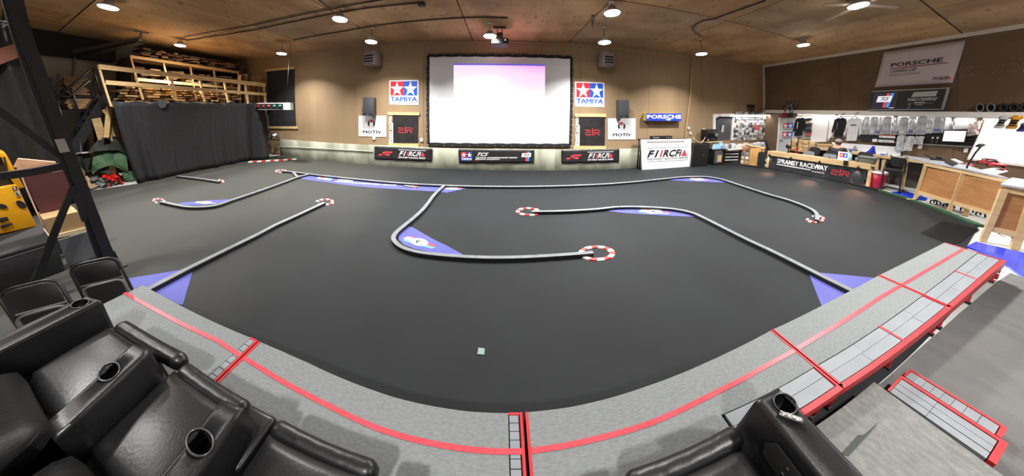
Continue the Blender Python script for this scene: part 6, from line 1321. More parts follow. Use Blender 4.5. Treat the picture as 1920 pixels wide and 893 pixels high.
# warm pools of light on the carpet come from narrow spot lamps under the counter edge
for i, (x, y) in enumerate(((1436, 325), (1514, 341.5), (1604, 363.5))):
    g = fl(x, y); t = (g - fA).dot(dirc) / (fB - fA).length; c = C_(min(max(t, .01), .99), -.045, zbot(min(max(t, 0), 1)) - .02); l_ = thing('pin_spot', 'tiny warm pin spot under the counter beam, %s from the left' % names_[i], 'lamp', c, 'pin spots under the counter beam'); MB().lathe(c, [(.018, .03), (.02, -.01), (.014, -.01)], 10).build('housing', M_black, l_); MB().lathe(c, [(.013, -.009), (0, -.012)], 10).build('lens', mat('warm_lens', (255, 190, 140), .4, emit=6), l_)
    sp_ = bpy.data.lights.new('warm_spot', 'SPOT'); sp_.energy = 26; sp_.spot_size = .62; sp_.spot_blend = .9; sp_.shadow_soft_size = .01; sp_.color = (1, .55, .34); so = bpy.data.objects.new('warm_spot', sp_); COL.objects.link(so); so.parent = l_; so.location = (0, 0, -.02); dd = g - (c + V((0, 0, -.02))); so.rotation_euler = dd.to_track_quat('-Z', 'Y').to_euler()
# things on the banner counter
def on_counter(x, yb, t_guess, d): 
    z = ztop(t_guess) - .03; dr_ = ray(x, yb); 
    return C_(t_guess, d, z)
def tpos(x): return (x - 1434) / (1631 - 1434)
def ctr_t(px):
    # parameter along the counter whose front-top meets picture column px
    best = min(range(0, 101), key=lambda k: abs(_col(C_(k / 100, .12, .6)) - px)); return best / 100
def _col(P):
    d = P - EYE; lo, hi = -200.0, 2100.0
    for _ in range(40):
        m_ = (lo + hi) / 2; r_ = ray(m_, 300)
        if math.atan2(r_.x, r_.y) < math.atan2(d.x, d.y): lo = m_
        else: hi = m_
    return lo
t = ctr_t(1580); c = C_(t, .14, ztop(t) - .03); q = Panel(c + dirc * -.13 + V((0, 0, .26)), c + dirc * .13 + V((0, 0, .26)), c + dirc * .13 + V((0, 0, .005)), c + dirc * -.13 + V((0, 0, .005)))
r = thing('counter_sign', 'small white star sign standing on the banner counter', 'sign', c); q.plate(.02).build('board', M_signwhite, r); q.poly([(.15, .15), (.5, .15), (.5, .6), (.15, .6)], .004).build('red_field', M_tred, r); q.poly([(.5, .15), (.85, .15), (.85, .6), (.5, .6)], .004).build('blue_field', M_tblue, r); [q.poly(star(u, .38, .15, .2), .006).build('white_star', M_signwhite, r) for u in (.325, .675)]
t = ctr_t(1594); c = C_(t, .12, ztop(t) - .028); r = thing('cleaner_bottle', 'pale blue cleaner bottle on the banner counter right of the star sign', 'bottle', c); MB().lathe(c, [(.045, 0), (.045, .2), (.02, .25), (.02, .29), (0, .29)], 10).build('bottle', MATS['pale_blue'], r); MB().beam(c + V((0, 0, .29)), c + V((-.06, 0, .31)), .03, .03).build('trigger', M_black, r)
t = ctr_t(1588); c = C_(t, -.04, ztop(t) - .12); tag(MB().box(c.x - .02, c.x + .02, c.y - .05, c.y + .05, c.z, c.z + .13).build('cable_clamp', M_slat), 'dark clamp on the counter beam below the cleaner bottle', 'clamp')
t = ctr_t(1477); c = C_(t, .1, ztop(t) - .028); r = thing('figure_stand', 'dark little stand with a wheel on the banner counter', 'stand', c); MB().tube([c, c + V((0, 0, .26))], .018, 6).build('pole', M_black, r); MB().lathe(c, [(.06, 0), (.06, .02), (0, .03)], 10).build('base', M_black, r); MB().lathe(c + V((-.03, 0, .24)), [(.07, 0), (.07, .03), (0, .03)], 12, (-1, 0, 0)).build('wheel', M_steel, r)
t = ctr_t(1627); c = C_(t, .25, ztop(t) - .028); r = thing('grey_tub', 'grey plastic tub at the right end of the banner counter', 'tub', c); MB().hexa([c + V((-.12, -.14, .0)), c + V((.12, -.14, 0)), c + V((.12, .14, 0)), c + V((-.12, .14, 0))], [c + V((-.16, -.18, .18)), c + V((.16, -.18, .18)), c + V((.16, .18, .18)), c + V((-.16, .18, .18))]).build('body', mat('tub_grey', (104, 110, 104), .5), r, bevel=.008); MB().box(c.x - .17, c.x + .17, c.y - .19, c.y + .19, c.z + .17, c.z + .19).build('rim', mat('tub_rim', (124, 130, 122), .5), r)
for i, px in enumerate((1607, 1613)): t = ctr_t(px); c = C_(t, .2, ztop(t) - .028); tag(MB().lathe(c, [(.045, 0), (.045, .12), (.03, .14), (0, .14)], 10).build('tin_can', (M_greyink, M_silb)[i]), ('grey' if i == 0 else 'silver') + ' tin on the banner counter left of the grey tub', 'tin')
# red metal stand and cartons behind the left part of the counter
r = thing('tool_stand', 'red and black metal tool stand behind the left part of the banner counter', 'stand', (10.05, 4.3, 0)); XT = 10.1
for pts in ([(1497, 258), (1493, 300)], [(1484, 262), (1481, 300)], [(1478, 292), (1502, 283)], [(1480, 284), (1500, 277)]):
    p_ = [rw(*a_, XT) for a_ in pts]; MB().tube(p_, .018, 6).build('bar', M_redb if pts[0][1] > 270 else M_black, r)
for x in (1493, 1481): p_ = rw(x, 299, XT); MB().tube([p_, V((p_.x, p_.y, 0))], .018, 6).build('leg', M_black, r)
rnd = random.Random(14)
r_t = thing('packing_table', 'low table stacked with brown cartons beside the white star door', 'table', (10.75, 4.55, 0)); MB().box(10.5, 11.15, 4.0, 5.05, .62, .66).build('top', M_birch, r_t) if False else None
for k, (x, y) in enumerate(((10.55, 4.12), (10.55, 4.75), (10.8, 4.12), (10.8, 4.75))): MB().box(x - .025, x + .025, y - .025, y + .025, 0, .6).build('leg', M_steel, r_t)
MB().box(10.5, 10.81, 4.05, 4.82, .6, .635).build('top', M_birch, r_t)
for i in range(12):
    y = 4.12 + (i % 4) * .19 + rnd.uniform(-.02, .02); z = .636 + (i // 4) * .125
    o = MB().box(10.52 + rnd.uniform(0, .04), 10.75, y - .085, y + .08, z, z + .12).build('brown_carton', mat('carton_%d' % (i % 3), ((206, 174, 128), (190, 156, 112), (218, 190, 150))[i % 3], .8), None, bevel=.004); tag(o, 'brown carton in the stack beside the white star door, %s layer, %s across' % (('bottom', 'middle', 'top')[i // 4], nth(i % 4 + 1)), 'carton', 'brown cartons on the packing table')
# ---- red waste bin
c = fl(1640, 351); c.z = 0; zt_ = over(c, 1646, 321).z; r = thing('waste_bin', 'crimson round waste bin with a white liner beside the banner counter', 'bin', c)
MB().lathe(c, [(.155, 0), (.17, .02), (.225, zt_), (.215, zt_), (.16, .03), (0, .03)], 24).build('bin', mat('crimson_plastic', (178, 30, 62), .4, c2=(166, 26, 56), scale=4), r); MB().lathe(c, [(.23, zt_ - .05), (.235, zt_ + .005), (.205, zt_ - .01), (.16, zt_ - .12), (0, zt_ - .13)], 24).build('liner', mat('white_liner', (236, 228, 230), .5), r)
# ---- wooden counters at the right
def wood_counter(legs, tops, panels, rails, toprails, label, top_poly, ztop_, topmat, group='wooden workshop counters'):
    P = [fl(*a) for a in legs]; P = [V((p.x, p.y, 0)) for p in P]
    r = thing('workshop_counter', label, 'counter', P[0].lerp(P[-1], .5), group)
    for p_, (x, y) in zip(P, tops):
        q_ = ad(x, y, math.hypot(p_.x, p_.y)); MB().beam(p_ + V((0, 0, .001)), q_, .085, .07, (1, .2, 0)).build('leg', M_birch, r)
    return r, P
L1 = V((*fl(1714.5, 374).xy, 0)); L2 = V((*fl(1778.5, 398).xy, 0)); L3 = V((*fl(1842, 452).xy, 0)); L4 = V((*fl(1901, 467).xy, 0))
def post_top(p_, x, y): return ad(x, y, math.hypot(p_.x, p_.y))
T1, T2 = post_top(L1, 1736, 308), post_top(L2, 1806.5, 323.5); T3 = post_top(L3, 1882, 356); T4 = post_top(L4, 1933, 372)
r = thing('workshop_counter', 'birch and oak counter nearest the black visitor chair', 'counter', L1.lerp(L2, .5), 'wooden workshop counters')
for a, b in ((L1, T1), (L2, T2)): MB().beam(a + V((0, 0, .001)), b, .05, .06, (1, .3, 0)).build('leg', M_birch, r)
D3 = (T2 - T1).normalized(); T2b = T2 + D3 * (T2 - T1).length * .95; L2b = L2 + (L2 - L1) * .95
T2b = ad(1874, 340, math.hypot(8.15, .62)); 
def cpanel(pts, Da, Db, th, m, name, par):    # picture quad hung between two distances
    P_ = [ad(pts[0][0], pts[0][1], Da), ad(pts[1][0], pts[1][1], Db), ad(pts[2][0], pts[2][1], Db), ad(pts[3][0], pts[3][1], Da)]
    return Panel(*P_).plate(th).build(name, m, par)
D1, D2, D2b, D_3, D_4 = (math.hypot(L1.x, L1.y), math.hypot(L2.x, L2.y), math.hypot(8.3, .62), math.hypot(L3.x, L3.y), math.hypot(L4.x, L4.y))
cpanel([(1739, 312), (1803, 324), (1783, 376), (1723, 357)], D1, D2, .02, M_oak, 'oak_panel', r)
cpanel([(1809, 327), (1883, 343), (1859, 397), (1788, 377)], D2, D2b, .02, M_oak, 'oak_panel', r)
cpanel([(1722, 357), (1783.5, 376), (1782, 383), (1720, 363)], D1 - .02, D2 - .02, .05, M_birch, 'bottom_rail', r)
cpanel([(1788, 377), (1859, 397), (1857, 404), (1786, 384)], D2 - .02, D2b - .02, .05, M_birch, 'bottom_rail', r)
cpanel([(1735, 306), (1806, 320.5), (1804, 325.5), (1734, 311)], D1 - .02, D2 - .02, .05, M_birch, 'top_rail', r)
cpanel([(1806, 320.5), (1890, 338), (1887, 343.5), (1805, 325.5)], D2 - .02, D2b - .02, .05, M_birch, 'top_rail', r)
e_ = ad(1866, 440 - 12, D2b); 
zT = T1.z
tp_ = [ad(1733, 304.5, D1 - .03), ad(1806, 319, D2 - .03), ad(1892, 337.5, D2b - .03)]
MB().prism([tp_[0], tp_[1], tp_[2], tp_[2] + V((1.4, .5, 0)), tp_[1] + V((1.25, .62, 0)), tp_[0] + V((.85, .5, 0))], (0, 0, .03)).build('worktop', M_grey_top, r)
for k, (x, y, D_) in enumerate(((1867, 404, D2b + .5),)): 
    p_ = tp_[2] + V((.9, .35, 0)); MB().beam(V((p_.x, p_.y, .001)), p_, .08, .06).build('leg', M_birch, r)
p_ = tp_[0] + V((.8, .42, 0)); MB().beam(V((p_.x, p_.y, .001)), p_, .08, .06).build('leg', M_birch, r)
r = thing('workshop_counter', 'birch and oak counter with the grey top at the right edge beside the blue mat', 'counter', L3.lerp(L4, .5), 'wooden workshop counters')
for a, b, w in ((L3, T3, .05), (L4, T4, .05)): MB().beam(a + V((0, 0, .001)), b, w, .06, (1, .3, 0)).build('leg', M_birch, r)
cpanel([(1888, 359), (1934, 369), (1909, 438), (1858, 424)], D_3, D_4, .02, M_oak, 'oak_panel', r)
cpanel([(1857, 424), (1912, 437), (1909, 447), (1854, 433)], D_3 - .02, D_4 - .02, .05, M_birch, 'bottom_rail', r)
cpanel([(1885, 353.5), (1940, 364), (1937, 371), (1883, 360)], D_3 - .02, D_4 - .02, .05, M_birch, 'top_rail', r)
ta = [ad(1875, 348.5, D_3 - .04), ad(1960, 362, D_4 - .04), ad(1960, 345, D_4 + 1.2), ad(1897, 336, D_3 + 1.0)]; zt = sum(p.z for p in ta[:2]) / 2
MB().prism(ta, (0, 0, .028)).build('worktop', M_grey_top, r)
p_ = ta[3]; MB().beam(V((p_.x - .1, p_.y - .05, .001)), V((p_.x - .1, p_.y - .05, p_.z)), .08, .06).build('leg', M_birch, r)
# yellow hose at the counter foot
tag(MB().tube([fl(x, y, .03) for x, y in ((1700, 373), (1710, 374.5), (1718, 372.5), (1724, 366), (1726, 363))], .012, 6).build('pale_hose', mat('cream_hose', (232, 214, 160), .5)), 'short cream hose curling around the first counter leg', 'hose')
tag(MB().tube([fl(x, y, .02) for x, y in ((1604, 346.5), (1612, 347.5), (1622, 350), (1630, 352.5))], .014, 6).build('yellow_hose', mat('yellow_hose', (232, 214, 90), .5)), 'short yellow hose at the right foot of the banner counter', 'hose')
# casters of rolling stools behind the counters
for i, (x, y, lb) in enumerate(((1751, 384, 'rolling stool base left behind the first oak panel'), (1776, 391, 'rolling stool base behind the middle counter leg'), (1810, 399, 'rolling stool base left behind the second oak panel'), (1840, 408, 'rolling stool base right behind the second oak panel'), (1889, 446, 'rolling stool base behind the counter at the right edge'))):
    c = fl(x, y); c.z = 0; r = thing('rolling_stool', lb, 'stool', c, 'rolling stools under the counters'); s_ = .07
    MB().tube([c + V((.1, .0, .07)), c + V((.1, .0, .42))], .012, 6).build('column', M_steel, r); MB().lathe(c + V((.1, 0, .42)), [(.11, 0), (.12, .02), (.12, .05), (0, .06)], 14).build('seat', M_clothblack, r)
    for k in range(4):
        t = k * math.pi / 2 + .4; lg = MB().tube([c + V((.1, 0, .09)), c + V((.1 + s_ * math.cos(t), s_ * math.sin(t), .06)), c + V((.1 + s_ * math.cos(t), s_ * math.sin(t), .04))], .012, 6).build('leg', M_steel, r); MB().lathe(c + V((.1 + s_ * math.cos(t), s_ * math.sin(t) - .012, .025)), [(.02, 0), (.02, .02), (0, .02)], 8, (0, 1, 0)).build('caster', M_black, lg)
# on the wooden counters: laptop, red car, papers, clamp lamp
c = ad(1782, 308, D2 + .55); zz = tp_[0].z + .031
def onw(x, y): d_ = ray(x, y); return EYE + d_ * ((zz - EYE.z) / d_.z)
q4 = [onw(1770, 306), onw(1790, 302.5), onw(1804, 308), onw(1786, 312)]
r = thing('radio_case', 'open black and white case on the wooden counter', 'case', onw(1788, 308)); MB().prism(q4, (0, 0, .03)).build('base', M_black, r, bevel=.004); MB().prism([onw(1782, 302) + V((0, 0, .03)), onw(1790, 301.5) + V((0, 0, .03)), onw(1806, 308.5) + V((0, 0, .03)), onw(1797, 309.5) + V((0, 0, .03))], (.0, 0, .02)).build('white_sheet', M_signwhite, r)
r = thing('pistol_radio', 'black pistol radio lying at the back of the wooden counter', 'radio', onw(1757, 302)); c = onw(1757, 302); MB().box(c.x - .05, c.x + .05, c.y - .12, c.y + .1, c.z, c.z + .06).build('body', M_black, r, bevel=.01); MB().lathe(c + V((0, -.02, .06)), [(.04, 0), (.04, .05), (0, .06)], 10).build('wheel', M_slat, r); MB().tube([c + V((0, .08, .05)), c + V((.03, .2, .12))], .012, 6).build('grip', M_black, r)
c = onw(1856, 313); car_body(c + V((0, 0, .035)), onw(1873, 314) - onw(1838, 306), (0.5, -.8, 0), (0, 0, 1), .46, .19, .12, mat('red_car', (186, 40, 46), .25, coat=.6), 'red model car standing on the wooden counter', M_glass)
for i, (pts, col, lb) in enumerate((([(1836, 320), (1868, 315), (1890, 322), (1866, 328)], (240, 240, 242), 'white paper sheet on the wooden counter before the red car'), ([(1806, 306), (1822, 308), (1826, 312), (1812, 312)], (176, 60, 76), 'pink red cloth on the wooden counter'), ([(1866, 314), (1886, 318), (1882, 322), (1862, 318)], (206, 70, 66), 'red and white tray on the wooden counter'))):
    tag(MB().prism([onw(*p_) for p_ in pts], (0, 0, .012)).build(('paper_sheet', 'red_cloth', 'parts_tray')[i], mat('counter_%d' % i, col, .5)), lb, ('paper', 'cloth', 'tray')[i])
r = thing('clamp_lamp', 'slim black clamp lamp rising from the edge of the wooden counter', 'lamp', ad(1812, 324, D2)); P_ = [ad(1812, 325, D2), ad(1813, 313, D2), ad(1821, 299, D2), ad(1828, 288, D2 - .05), ad(1838, 276, D2 - .1)]; MB().tube(P_, .011, 6).build('arm', M_black, r); MB().beam(P_[0] + V((0, 0, -.05)), P_[0] + V((0, 0, .06)), .05, .05).build('clamp', M_black, r); MB().beam(ad(1834, 275, D2 - .1), ad(1842, 271, D2 - .12), .1, .03).build('head', M_slat, r)
# small ceiling fan above the pits
c = fl(1612, -6, TOP); r = thing('ceiling_fan', 'ceiling fan with thin pale blades above the large right lamp', 'fan', (c.x, c.y, TOP)); MB().tube([(c.x, c.y, TOP), (c.x, c.y, TOP - .12)], .02, 6).build('rod', M_lamp_body, r); MB().lathe((c.x, c.y, TOP - .2), [(.05, 0), (.1, .02), (.1, .08), (.03, .1)], 14).build('motor', M_lamp_body, r)
for k in range(4):
    t = k * math.pi / 2 + 2.7; d_ = V((math.cos(t), math.sin(t), 0)); MB().beam(V((c.x, c.y, TOP - .15)) + d_ * .1, V((c.x, c.y, TOP - .17)) + d_ * .75, .11, .012).build('blade', mat('fan_blade', (170, 150, 130), .5), r)
# ================================================================ RECLINERS
M_leather = mat('black_leather', (15, 16, 18), .38, c2=(20, 21, 24), scale=7, bump=.05, bscale=90, spec=.7)
M_leather_dull = mat('black_leather_dull', (14, 15, 17), .5, bump=.1, bscale=60)
M_rim = mat('cup_rim', (96, 98, 102), .25, .6)
ZA, ZS = .66, .52
def armrest(parent, corners, cup, label_cup=None, zb=ZR + .002, n=56):
    # corners: front-left, front-right, back-right, back-left of the arm top; cup: centre px, radius px
    P = [fl(x, y, ZA) for x, y in corners[:2]] + [c if isinstance(c, Vector) else fl(*c, ZA) for c in corners[2:]]
    cx0, cy0, rx_, ry_, ro = cup; C = fl(cx0, cy0, ZA)
    e1 = fl(cx0 + rx_ * math.cos(ro), cy0 + rx_ * math.sin(ro), ZA) - C; e2 = fl(cx0 - ry_ * math.sin(ro), cy0 + ry_ * math.cos(ro), ZA) - C
    hole = [C + e1 * math.cos(2 * math.pi * k / n) + e2 * math.sin(2 * math.pi * k / n) for k in range(n)]
    ctr = sum(P, V()) / 4
    def edge_pt(k, inset):
        q = [ctr.lerp(p, 1) for p in P]; d = hole[k] - C; d = V((d.x, d.y, 0)).normalized(); best = None
        for a, b in zip(q, q[1:] + q[:1]):
            e = b - a; den = d.x * e.y - d.y * e.x
            if abs(den) < 1e-9: continue
            w = a - C; t = (w.x * e.y - w.y * e.x) / den; s = (w.x * d.y - w.y * d.x) / den
            if t > 0 and -.001 <= s <= 1.001 and (best is None or t < best): best = t
        return C + d * max(.004, best - inset)
    rings = [[C * 1 + V((0, 0, -.10)) for _ in hole], [p.lerp(C, .08) + V((0, 0, -.10)) for p in hole], [p.lerp(C, .03) + V((0, 0, -.012)) for p in hole], [p + V((0, 0, .0)) for p in hole],
             [hole[k].lerp(edge_pt(k, .022), .92) + V((0, 0, 0)) for k in range(n)], [edge_pt(k, .016) for k in range(n)], [edge_pt(k, .005) + V((0, 0, -.007)) for k in range(n)], [edge_pt(k, 0) + V((0, 0, -.022)) for k in range(n)], [edge_pt(k, 0) + V((0, 0, -(ZA - zb))) for k in range(n)]]
    vs = [p for R_ in rings for p in R_]; fs = [(i * n + k, i * n + (k + 1) % n, (i + 1) * n + (k + 1) % n, (i + 1) * n + k) for i in range(len(rings) - 1) for k in range(n)]
    mb = MB(); mb.add(vs, fs, True); arm = mb.build('armrest', M_leather, parent)
    MB().tube([p + V((0, 0, .002)) for p in hole[::2]], .0035, 6, closed=True).build('cup_rim', M_rim, arm)
    MB().prism([p.lerp(C, .06) + V((0, 0, -.095)) for p in hole[::2]], (0, 0, .004)).build('cup_bottom', M_black, arm)
    # stitched seam along both long edges of the top
    for a, b in ((P[0], P[3]), (P[1], P[2])):
        i0 = a.lerp(ctr, .06) ; MB().tube([a.lerp(b, .12).lerp(C, .06) + V((0, 0, -.001)), a.lerp(b, .92).lerp(ctr, .06) + V((0, 0, -.001))], .0018, 5).build('seam', M_leather_dull, arm)
    return arm
def cushion(name, corners, z0, z1, parent, dome=.02, m=None, nx=14, ny=14):
    P = [c if isinstance(c, Vector) else fl(*c, z1) for c in corners]; q = Panel(*P); rows = []
    for j in range(ny + 1):
        R_ = []
        for i in range(nx + 1):
            u, v = i / nx, j / ny; p = q.q[0].lerp(q.q[1], u).lerp(q.q[3].lerp(q.q[2], u), v)
            ed = min(1, 9 * min(u, 1 - u), 9 * min(v, 1 - v)); ed = math.sqrt(max(0, 1 - (1 - ed) ** 2))
            R_.append(V((p.x, p.y, z1 - .035 * (1 - ed) + dome * math.sin(math.pi * u) * math.sin(math.pi * v) + .0008 * math.sin(u * 9 + v * 5) * math.sin(v * 7) * ed)))
        rows.append(R_)
    mb = MB().grid(rows)
    b = [rows[0], [r_[-1] for r_ in rows], list(reversed(rows[-1])), [r_[0] for r_ in reversed(rows)]]
    for e in b: mb.grid([e, [V((p.x, p.y, z0)) for p in e]])
    o = mb.build(name, m or M_leather, parent, smooth_all=True); return o
def roll(x0, x1, yc, hy, z, hz, parent, seams=(.25, .75), nseg=36, na=18, skew=0.0):
    rows = []
    for i in range(nseg + 1):
        t = i / nseg; x = x0 + (x1 - x0) * t; endf = min(1, 16 * min(t, 1 - t)); endf = math.sqrt(max(0.25, 1 - (1 - endf) ** 2))
        pin = 1 - sum(.03 * math.exp(-((t - s) / .012) ** 2) for s in seams); sag = 1 + .012 * math.sin(t * 9)
        R_ = []
        for k in range(na + 1):
            a = 2 * math.pi * k / na; ca, sa = math.cos(a), math.sin(a); e = .75
            R_.append(V((x, yc + skew * (t - .5) + math.copysign(abs(ca) ** e, ca) * hy * endf * pin * sag, z + math.copysign(abs(sa) ** e, sa) * hz * endf * pin * sag + .0006 * math.sin(t * 30 + a * 3))))
        rows.append(R_)
    mb = MB().grid(rows); mb.f.append([k for k in range(na)]); o_ = len(mb.v) - (na + 1); mb.f.append([o_ + k for k in range(na)])
    o = mb.build('footrest', M_leather, parent, smooth_all=True)
    for s in seams:
        x = x0 + (x1 - x0) * s; MB().tube([V((x, yc + skew * (s - .5) + math.cos(a) * hy * .96, z + math.sin(a) * hz * .97)) for a in [k * math.pi / 8 for k in range(9)]], .002, 5).build('seam', M_leather_dull, o)
    return o
def backrest(xa, xb, parent, y0=-.06):
    rows = []; prof = [(0, .50), (-.004, .56), (-.03, .60), (-.075, .62), (-.10, .70), (-.13, .84), (-.19, .99), (-.26, 1.06), (-.34, 1.02), (-.36, .8), (-.36, .30)]
    for j, (dy, z) in enumerate(prof):
        R_ = []
        for i in range(13):
            t = i / 12; ed = min(1, 6 * min(t, 1 - t)); ed = math.sqrt(max(0, 1 - (1 - ed) ** 2)); R_.append(V((xa + (xb - xa) * t, y0 + dy - .03 * (1 - ed) * (1 if j < 8 else -1), z - .05 * (1 - ed) * (1 if 1 < j < 9 else 0))))
        rows.append(R_)
    mb = MB().grid(rows); n = 13
    mb.f.append([j * n for j in range(len(prof))]); mb.f.append([j * n + n - 1 for j in range(len(prof))])
    o = mb.build('backrest', M_leather_dull, parent, smooth_all=True)
    return o
def base(xa, xb, parent): return MB().box(xa, xb, -.38, .25, ZR + .001, .30).build('base', M_leather_dull, parent)
# left row: three joined recliners
r = thing('recliner', 'black leather recliner at the outer end of the left row beside the folded chairs', 'recliner', (-2.2, 0, ZR), 'black leather recliners')
armrest(r, [(165, 553), (191, 562), V((-2.44, -.35, ZA)), V((-2.6, -.35, ZA))], (150, 570, 17.5, 7.2, -.30))
armrest(r, [(253, 641), (284, 654), (99, 824), (78, 799)], (205, 697, 21.5, 14.5, -.62))
cushion('seat', [V((-2.42, .225, ZS)), V((-1.87, .27, ZS)), V((-1.82, -.06, ZS)), V((-2.40, -.065, ZS))], .28, ZS, r)
roll(-2.40, -1.70, .288, .038, .47, .048, r, skew=.06); backrest(-2.42, -1.80, r); base(-2.42, -1.72, r)
r = thing('recliner', 'black leather recliner in the middle of the left row with two cup holders around it', 'recliner', (-1.4, 0, ZR), 'black leather recliners')
armrest(r, [(417, 744), (458, 763), V((-.95, -.07, ZA)), V((-1.08, -.07, ZA))], (375, 829, 25.5, 27, 0))
cushion('seat', [V((-1.69, .268, ZS)), V((-1.16, .272, ZS)), V((-1.13, -.05, ZS)), V((-1.62, -.05, ZS))], .28, ZS, r)
roll(-1.66, -1.13, .293, .038, .47, .048, r); backrest(-1.63, -1.11, r, -.05); base(-1.69, -1.16, r)
MB().box(-1.15, -.975, .12, .325, .2, .49).build('arm_base', M_leather, r, bevel=.02, seg=3)
r = thing('recliner', 'black leather recliner at the inner end of the left row next to the standing viewer', 'recliner', (-.7, 0, ZR), 'black leather recliners')
cushion('seat', [V((-.955, .262, ZS)), V((-.46, .25, ZS)), V((-.46, -.05, ZS)), V((-.94, -.05, ZS))], .28, ZS, r)
roll(-.965, -.45, .283, .036, .46, .046, r, skew=-.02); backrest(-.95, -.46, r, -.05); base(-.955, -.44, r)
MB().box(-.44, -.30, -.30, .26, .17, .5).build('armrest', M_leather, r, bevel=.025, seg=3)
# right recliner
r = thing('recliner', 'black leather recliner on the right with a silver wrapper in its cup holder', 'recliner', (.8, 0, ZR), 'black leather recliners')
armrest(r, [(1416, 749), (1460, 724), V((1.235, -.30, ZA)), V((1.08, -.30, ZA))], (1472, 757, 25, 17, .62))
cushion('seat', [V((.46, .222, ZS)), V((1.03, .245, ZS)), V((1.03, -.06, ZS)), V((.46, -.06, ZS))], .28, ZS, r)
roll(.50, 1.075, .268, .040, .46, .05, r, skew=.035); backrest(.47, 1.04, r); base(.47, 1.09, r)
MB().box(.32, .45, -.30, .24, .17, .5).build('armrest', M_leather, r, bevel=.025, seg=3)
q0 = V((1.105, .22, .57)); MB().prism([V((1.092, .20, .50)), V((1.092, .06, .48)), V((1.092, .04, .52)), V((1.092, .07, .60)), V((1.092, .19, .61)), V((1.092, .215, .56))], (-.006, 0, 0)).build('control_pocket', M_black, r, bevel=.002)
for z_ in (.53, .57): MB().lathe((1.086, .13, z_), [(.006, 0), (.006, .004), (0, .005)], 8, (-1, 0, 0)).build('button', M_rim, r)
# silver wrapper lying across the right cup holder
a, b = fl(1464, 775, ZA + .014), fl(1504, 789, ZA + .014); d = (b - a); rows = []
for i in range(9):
    t = i / 8; c = a.lerp(b, t); s = V((-d.y, d.x, 0)).normalized(); rows.append([c + s * (.011 * math.cos(k)) + V((0, 0, .008 * math.sin(k) + .0015 * math.sin(i * 2.3 + k * 2))) for k in [j * math.pi / 4 for j in range(9)]])
tag(MB().grid(rows).build('foil_wrapper', mat('crumpled_foil', (190, 188, 186), .3, .7, bump=.5, bscale=60), solid=.001), 'crumpled silver wrapper lying across the right cup holder', 'wrapper')

# ================================================================ SEATED PERSON at the wall bench
r = thing('person', 'person in grey cap and dark grey shirt seated at the white bench', 'person', (10.42, 3.38, 0))
px_, py_ = 10.45, 3.38
def skin(name, nodes, links, m, parent, sub=1):
    off = V(parent.location); me = bpy.data.meshes.new(name); keys = list(nodes); me.from_pydata([tuple(V(nodes[k][0]) - off) for k in keys], [(keys.index(a), keys.index(b)) for a, b in links], [])
    o = bpy.data.objects.new(name, me); COL.objects.link(o); o.parent = parent
    md = o.modifiers.new('skin', 'SKIN'); md.use_smooth_shade = True
    for i, k in enumerate(keys): me.skin_vertices[0].data[i].radius = nodes[k][1] if isinstance(nodes[k][1], tuple) else (nodes[k][1],) * 2; me.skin_vertices[0].data[i].use_root = (i == 0)
    s = o.modifiers.new('sub', 'SUBSURF'); s.levels = sub; s.render_levels = sub; me.materials.append(m); return o
def PP(x, y, z): return V((px_ + x, py_ + y, z))
N = {'pelvis': (PP(0, 0, .47), .115), 'waist': (PP(.03, 0, .6), .105), 'chest': (PP(.09, 0, .76), .125), 'upper': (PP(.13, 0, .87), .09), 'neck': (PP(.15, 0, .945), .05), 'jaw': (PP(.19, 0, 1.0), .062), 'skull': (PP(.185, 0, 1.07), .085), 'crown': (PP(.18, 0, 1.125), .06), 'nose': (PP(.285, 0, 1.045), .014)}
Lk = [('pelvis', 'waist'), ('waist', 'chest'), ('chest', 'upper'), ('upper', 'neck'), ('neck', 'jaw'), ('jaw', 'skull'), ('skull', 'crown'), ('skull', 'nose')]
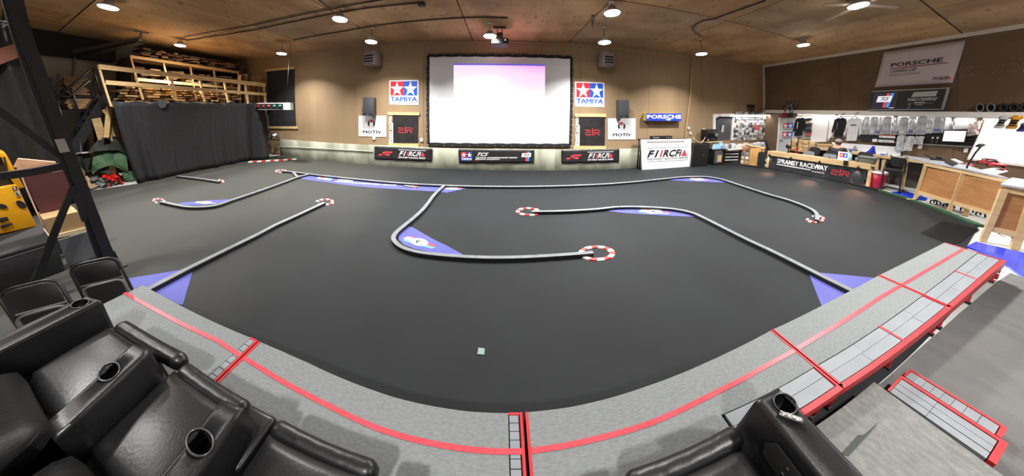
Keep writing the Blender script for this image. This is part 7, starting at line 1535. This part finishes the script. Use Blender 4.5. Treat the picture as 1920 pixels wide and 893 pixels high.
for s, t in ((-1, 'l'), (1, 'r')):
    N.update({'sh' + t: (PP(.12, .17 * s, .86), .058), 'el' + t: (PP(.24, .22 * s, .68), .043), 'wr' + t: (PP(.43, .14 * s, .85), .028), 'pa' + t: (PP(.49, .12 * s, .855), (.032, .018)), 'hip' + t: (PP(.05, .09 * s, .45), .088), 'kn' + t: (PP(.38, .12 * s, .46), .06), 'an' + t: (PP(.36, .12 * s, .08), .04), 'to' + t: (PP(.50, .12 * s, .04), .03), 'ea' + t: (PP(.18, .085 * s, 1.045), .013)})
    Lk += [('upper', 'sh' + t), ('sh' + t, 'el' + t), ('el' + t, 'wr' + t), ('wr' + t, 'pa' + t), ('pelvis', 'hip' + t), ('hip' + t, 'kn' + t), ('kn' + t, 'an' + t), ('an' + t, 'to' + t), ('skull', 'ea' + t)]
    for f, (dy, ln) in enumerate(((-.024, .05), (-.008, .06), (.008, .056), (.024, .045))):
        N['f%d%s' % (f, t)] = (PP(.49 + ln, .12 * s + dy, .85), .008); N['g%d%s' % (f, t)] = (PP(.49 + ln + .02, .12 * s + dy, .835), .007); Lk += [('pa' + t, 'f%d%s' % (f, t)), ('f%d%s' % (f, t), 'g%d%s' % (f, t))]
    N['th' + t] = (PP(.5, (.12 - .045) * s, .85), .009); Lk.append(('pa' + t, 'th' + t))
skin('body', N, Lk, mat('skin_tone', (206, 158, 130), .6), r, 2)
S = {'pelvis': (PP(0, 0, .46), .13), 'waist': (PP(.03, 0, .6), .128), 'chest': (PP(.09, 0, .77), .148), 'upper': (PP(.125, 0, .875), .105)}; SL = [('pelvis', 'waist'), ('waist', 'chest'), ('chest', 'upper')]
for s, t in ((-1, 'l'), (1, 'r')): S.update({'sh' + t: (PP(.12, .175 * s, .86), .075), 'el' + t: (PP(.21, .215 * s, .725), .06)}); SL += [('upper', 'sh' + t), ('sh' + t, 'el' + t)]
skin('shirt', S, SL, mat('dark_grey_shirt', (66, 66, 70), .9, c2=(58, 58, 62), scale=10), r, 2)
T_ = {'c': (PP(.02, 0, .45), .125)}; TL_ = []
for s, t in ((-1, 'l'), (1, 'r')): T_.update({'h' + t: (PP(.08, .09 * s, .45), .1), 'k' + t: (PP(.38, .12 * s, .46), .075), 'a' + t: (PP(.36, .12 * s, .11), .055)}); TL_ += [('c', 'h' + t), ('h' + t, 'k' + t), ('k' + t, 'a' + t)]
skin('trousers', T_, TL_, mat('dark_trousers', (40, 42, 50), .9), r, 2)
MB().lathe(PP(.185, 0, 1.085), [(.092, -.02), (.096, .01), (.088, .05), (.06, .078), (0, .09)], 18).build('cap', mat('grey_cap', (158, 158, 160), .85), r)
MB().prism([PP(.25, -.07, 1.082), PP(.34, -.05, 1.072), PP(.36, 0, 1.07), PP(.34, .05, 1.072), PP(.25, .07, 1.082)], (0, 0, .012)).build('cap_brim', MATS['grey_cap'], r)
MB().lathe(PP(.165, 0, 1.035), [(.07, -.035), (.088, -.01), (.09, .03)], 18).build('hair', mat('brown_hair', (78, 58, 44), .9), r)
for s in (-1, 1): MB().lathe(PP(.262, .03 * s, 1.062), [(.009, 0), (.006, .006), (0, .008)], 8, (1, 0, 0)).build('eye', M_black, r)
MB().beam(PP(.252, -.022, 1.005), PP(.252, .022, 1.005), .008, .006).build('mouth', mat('lips', (168, 100, 90), .6), r)
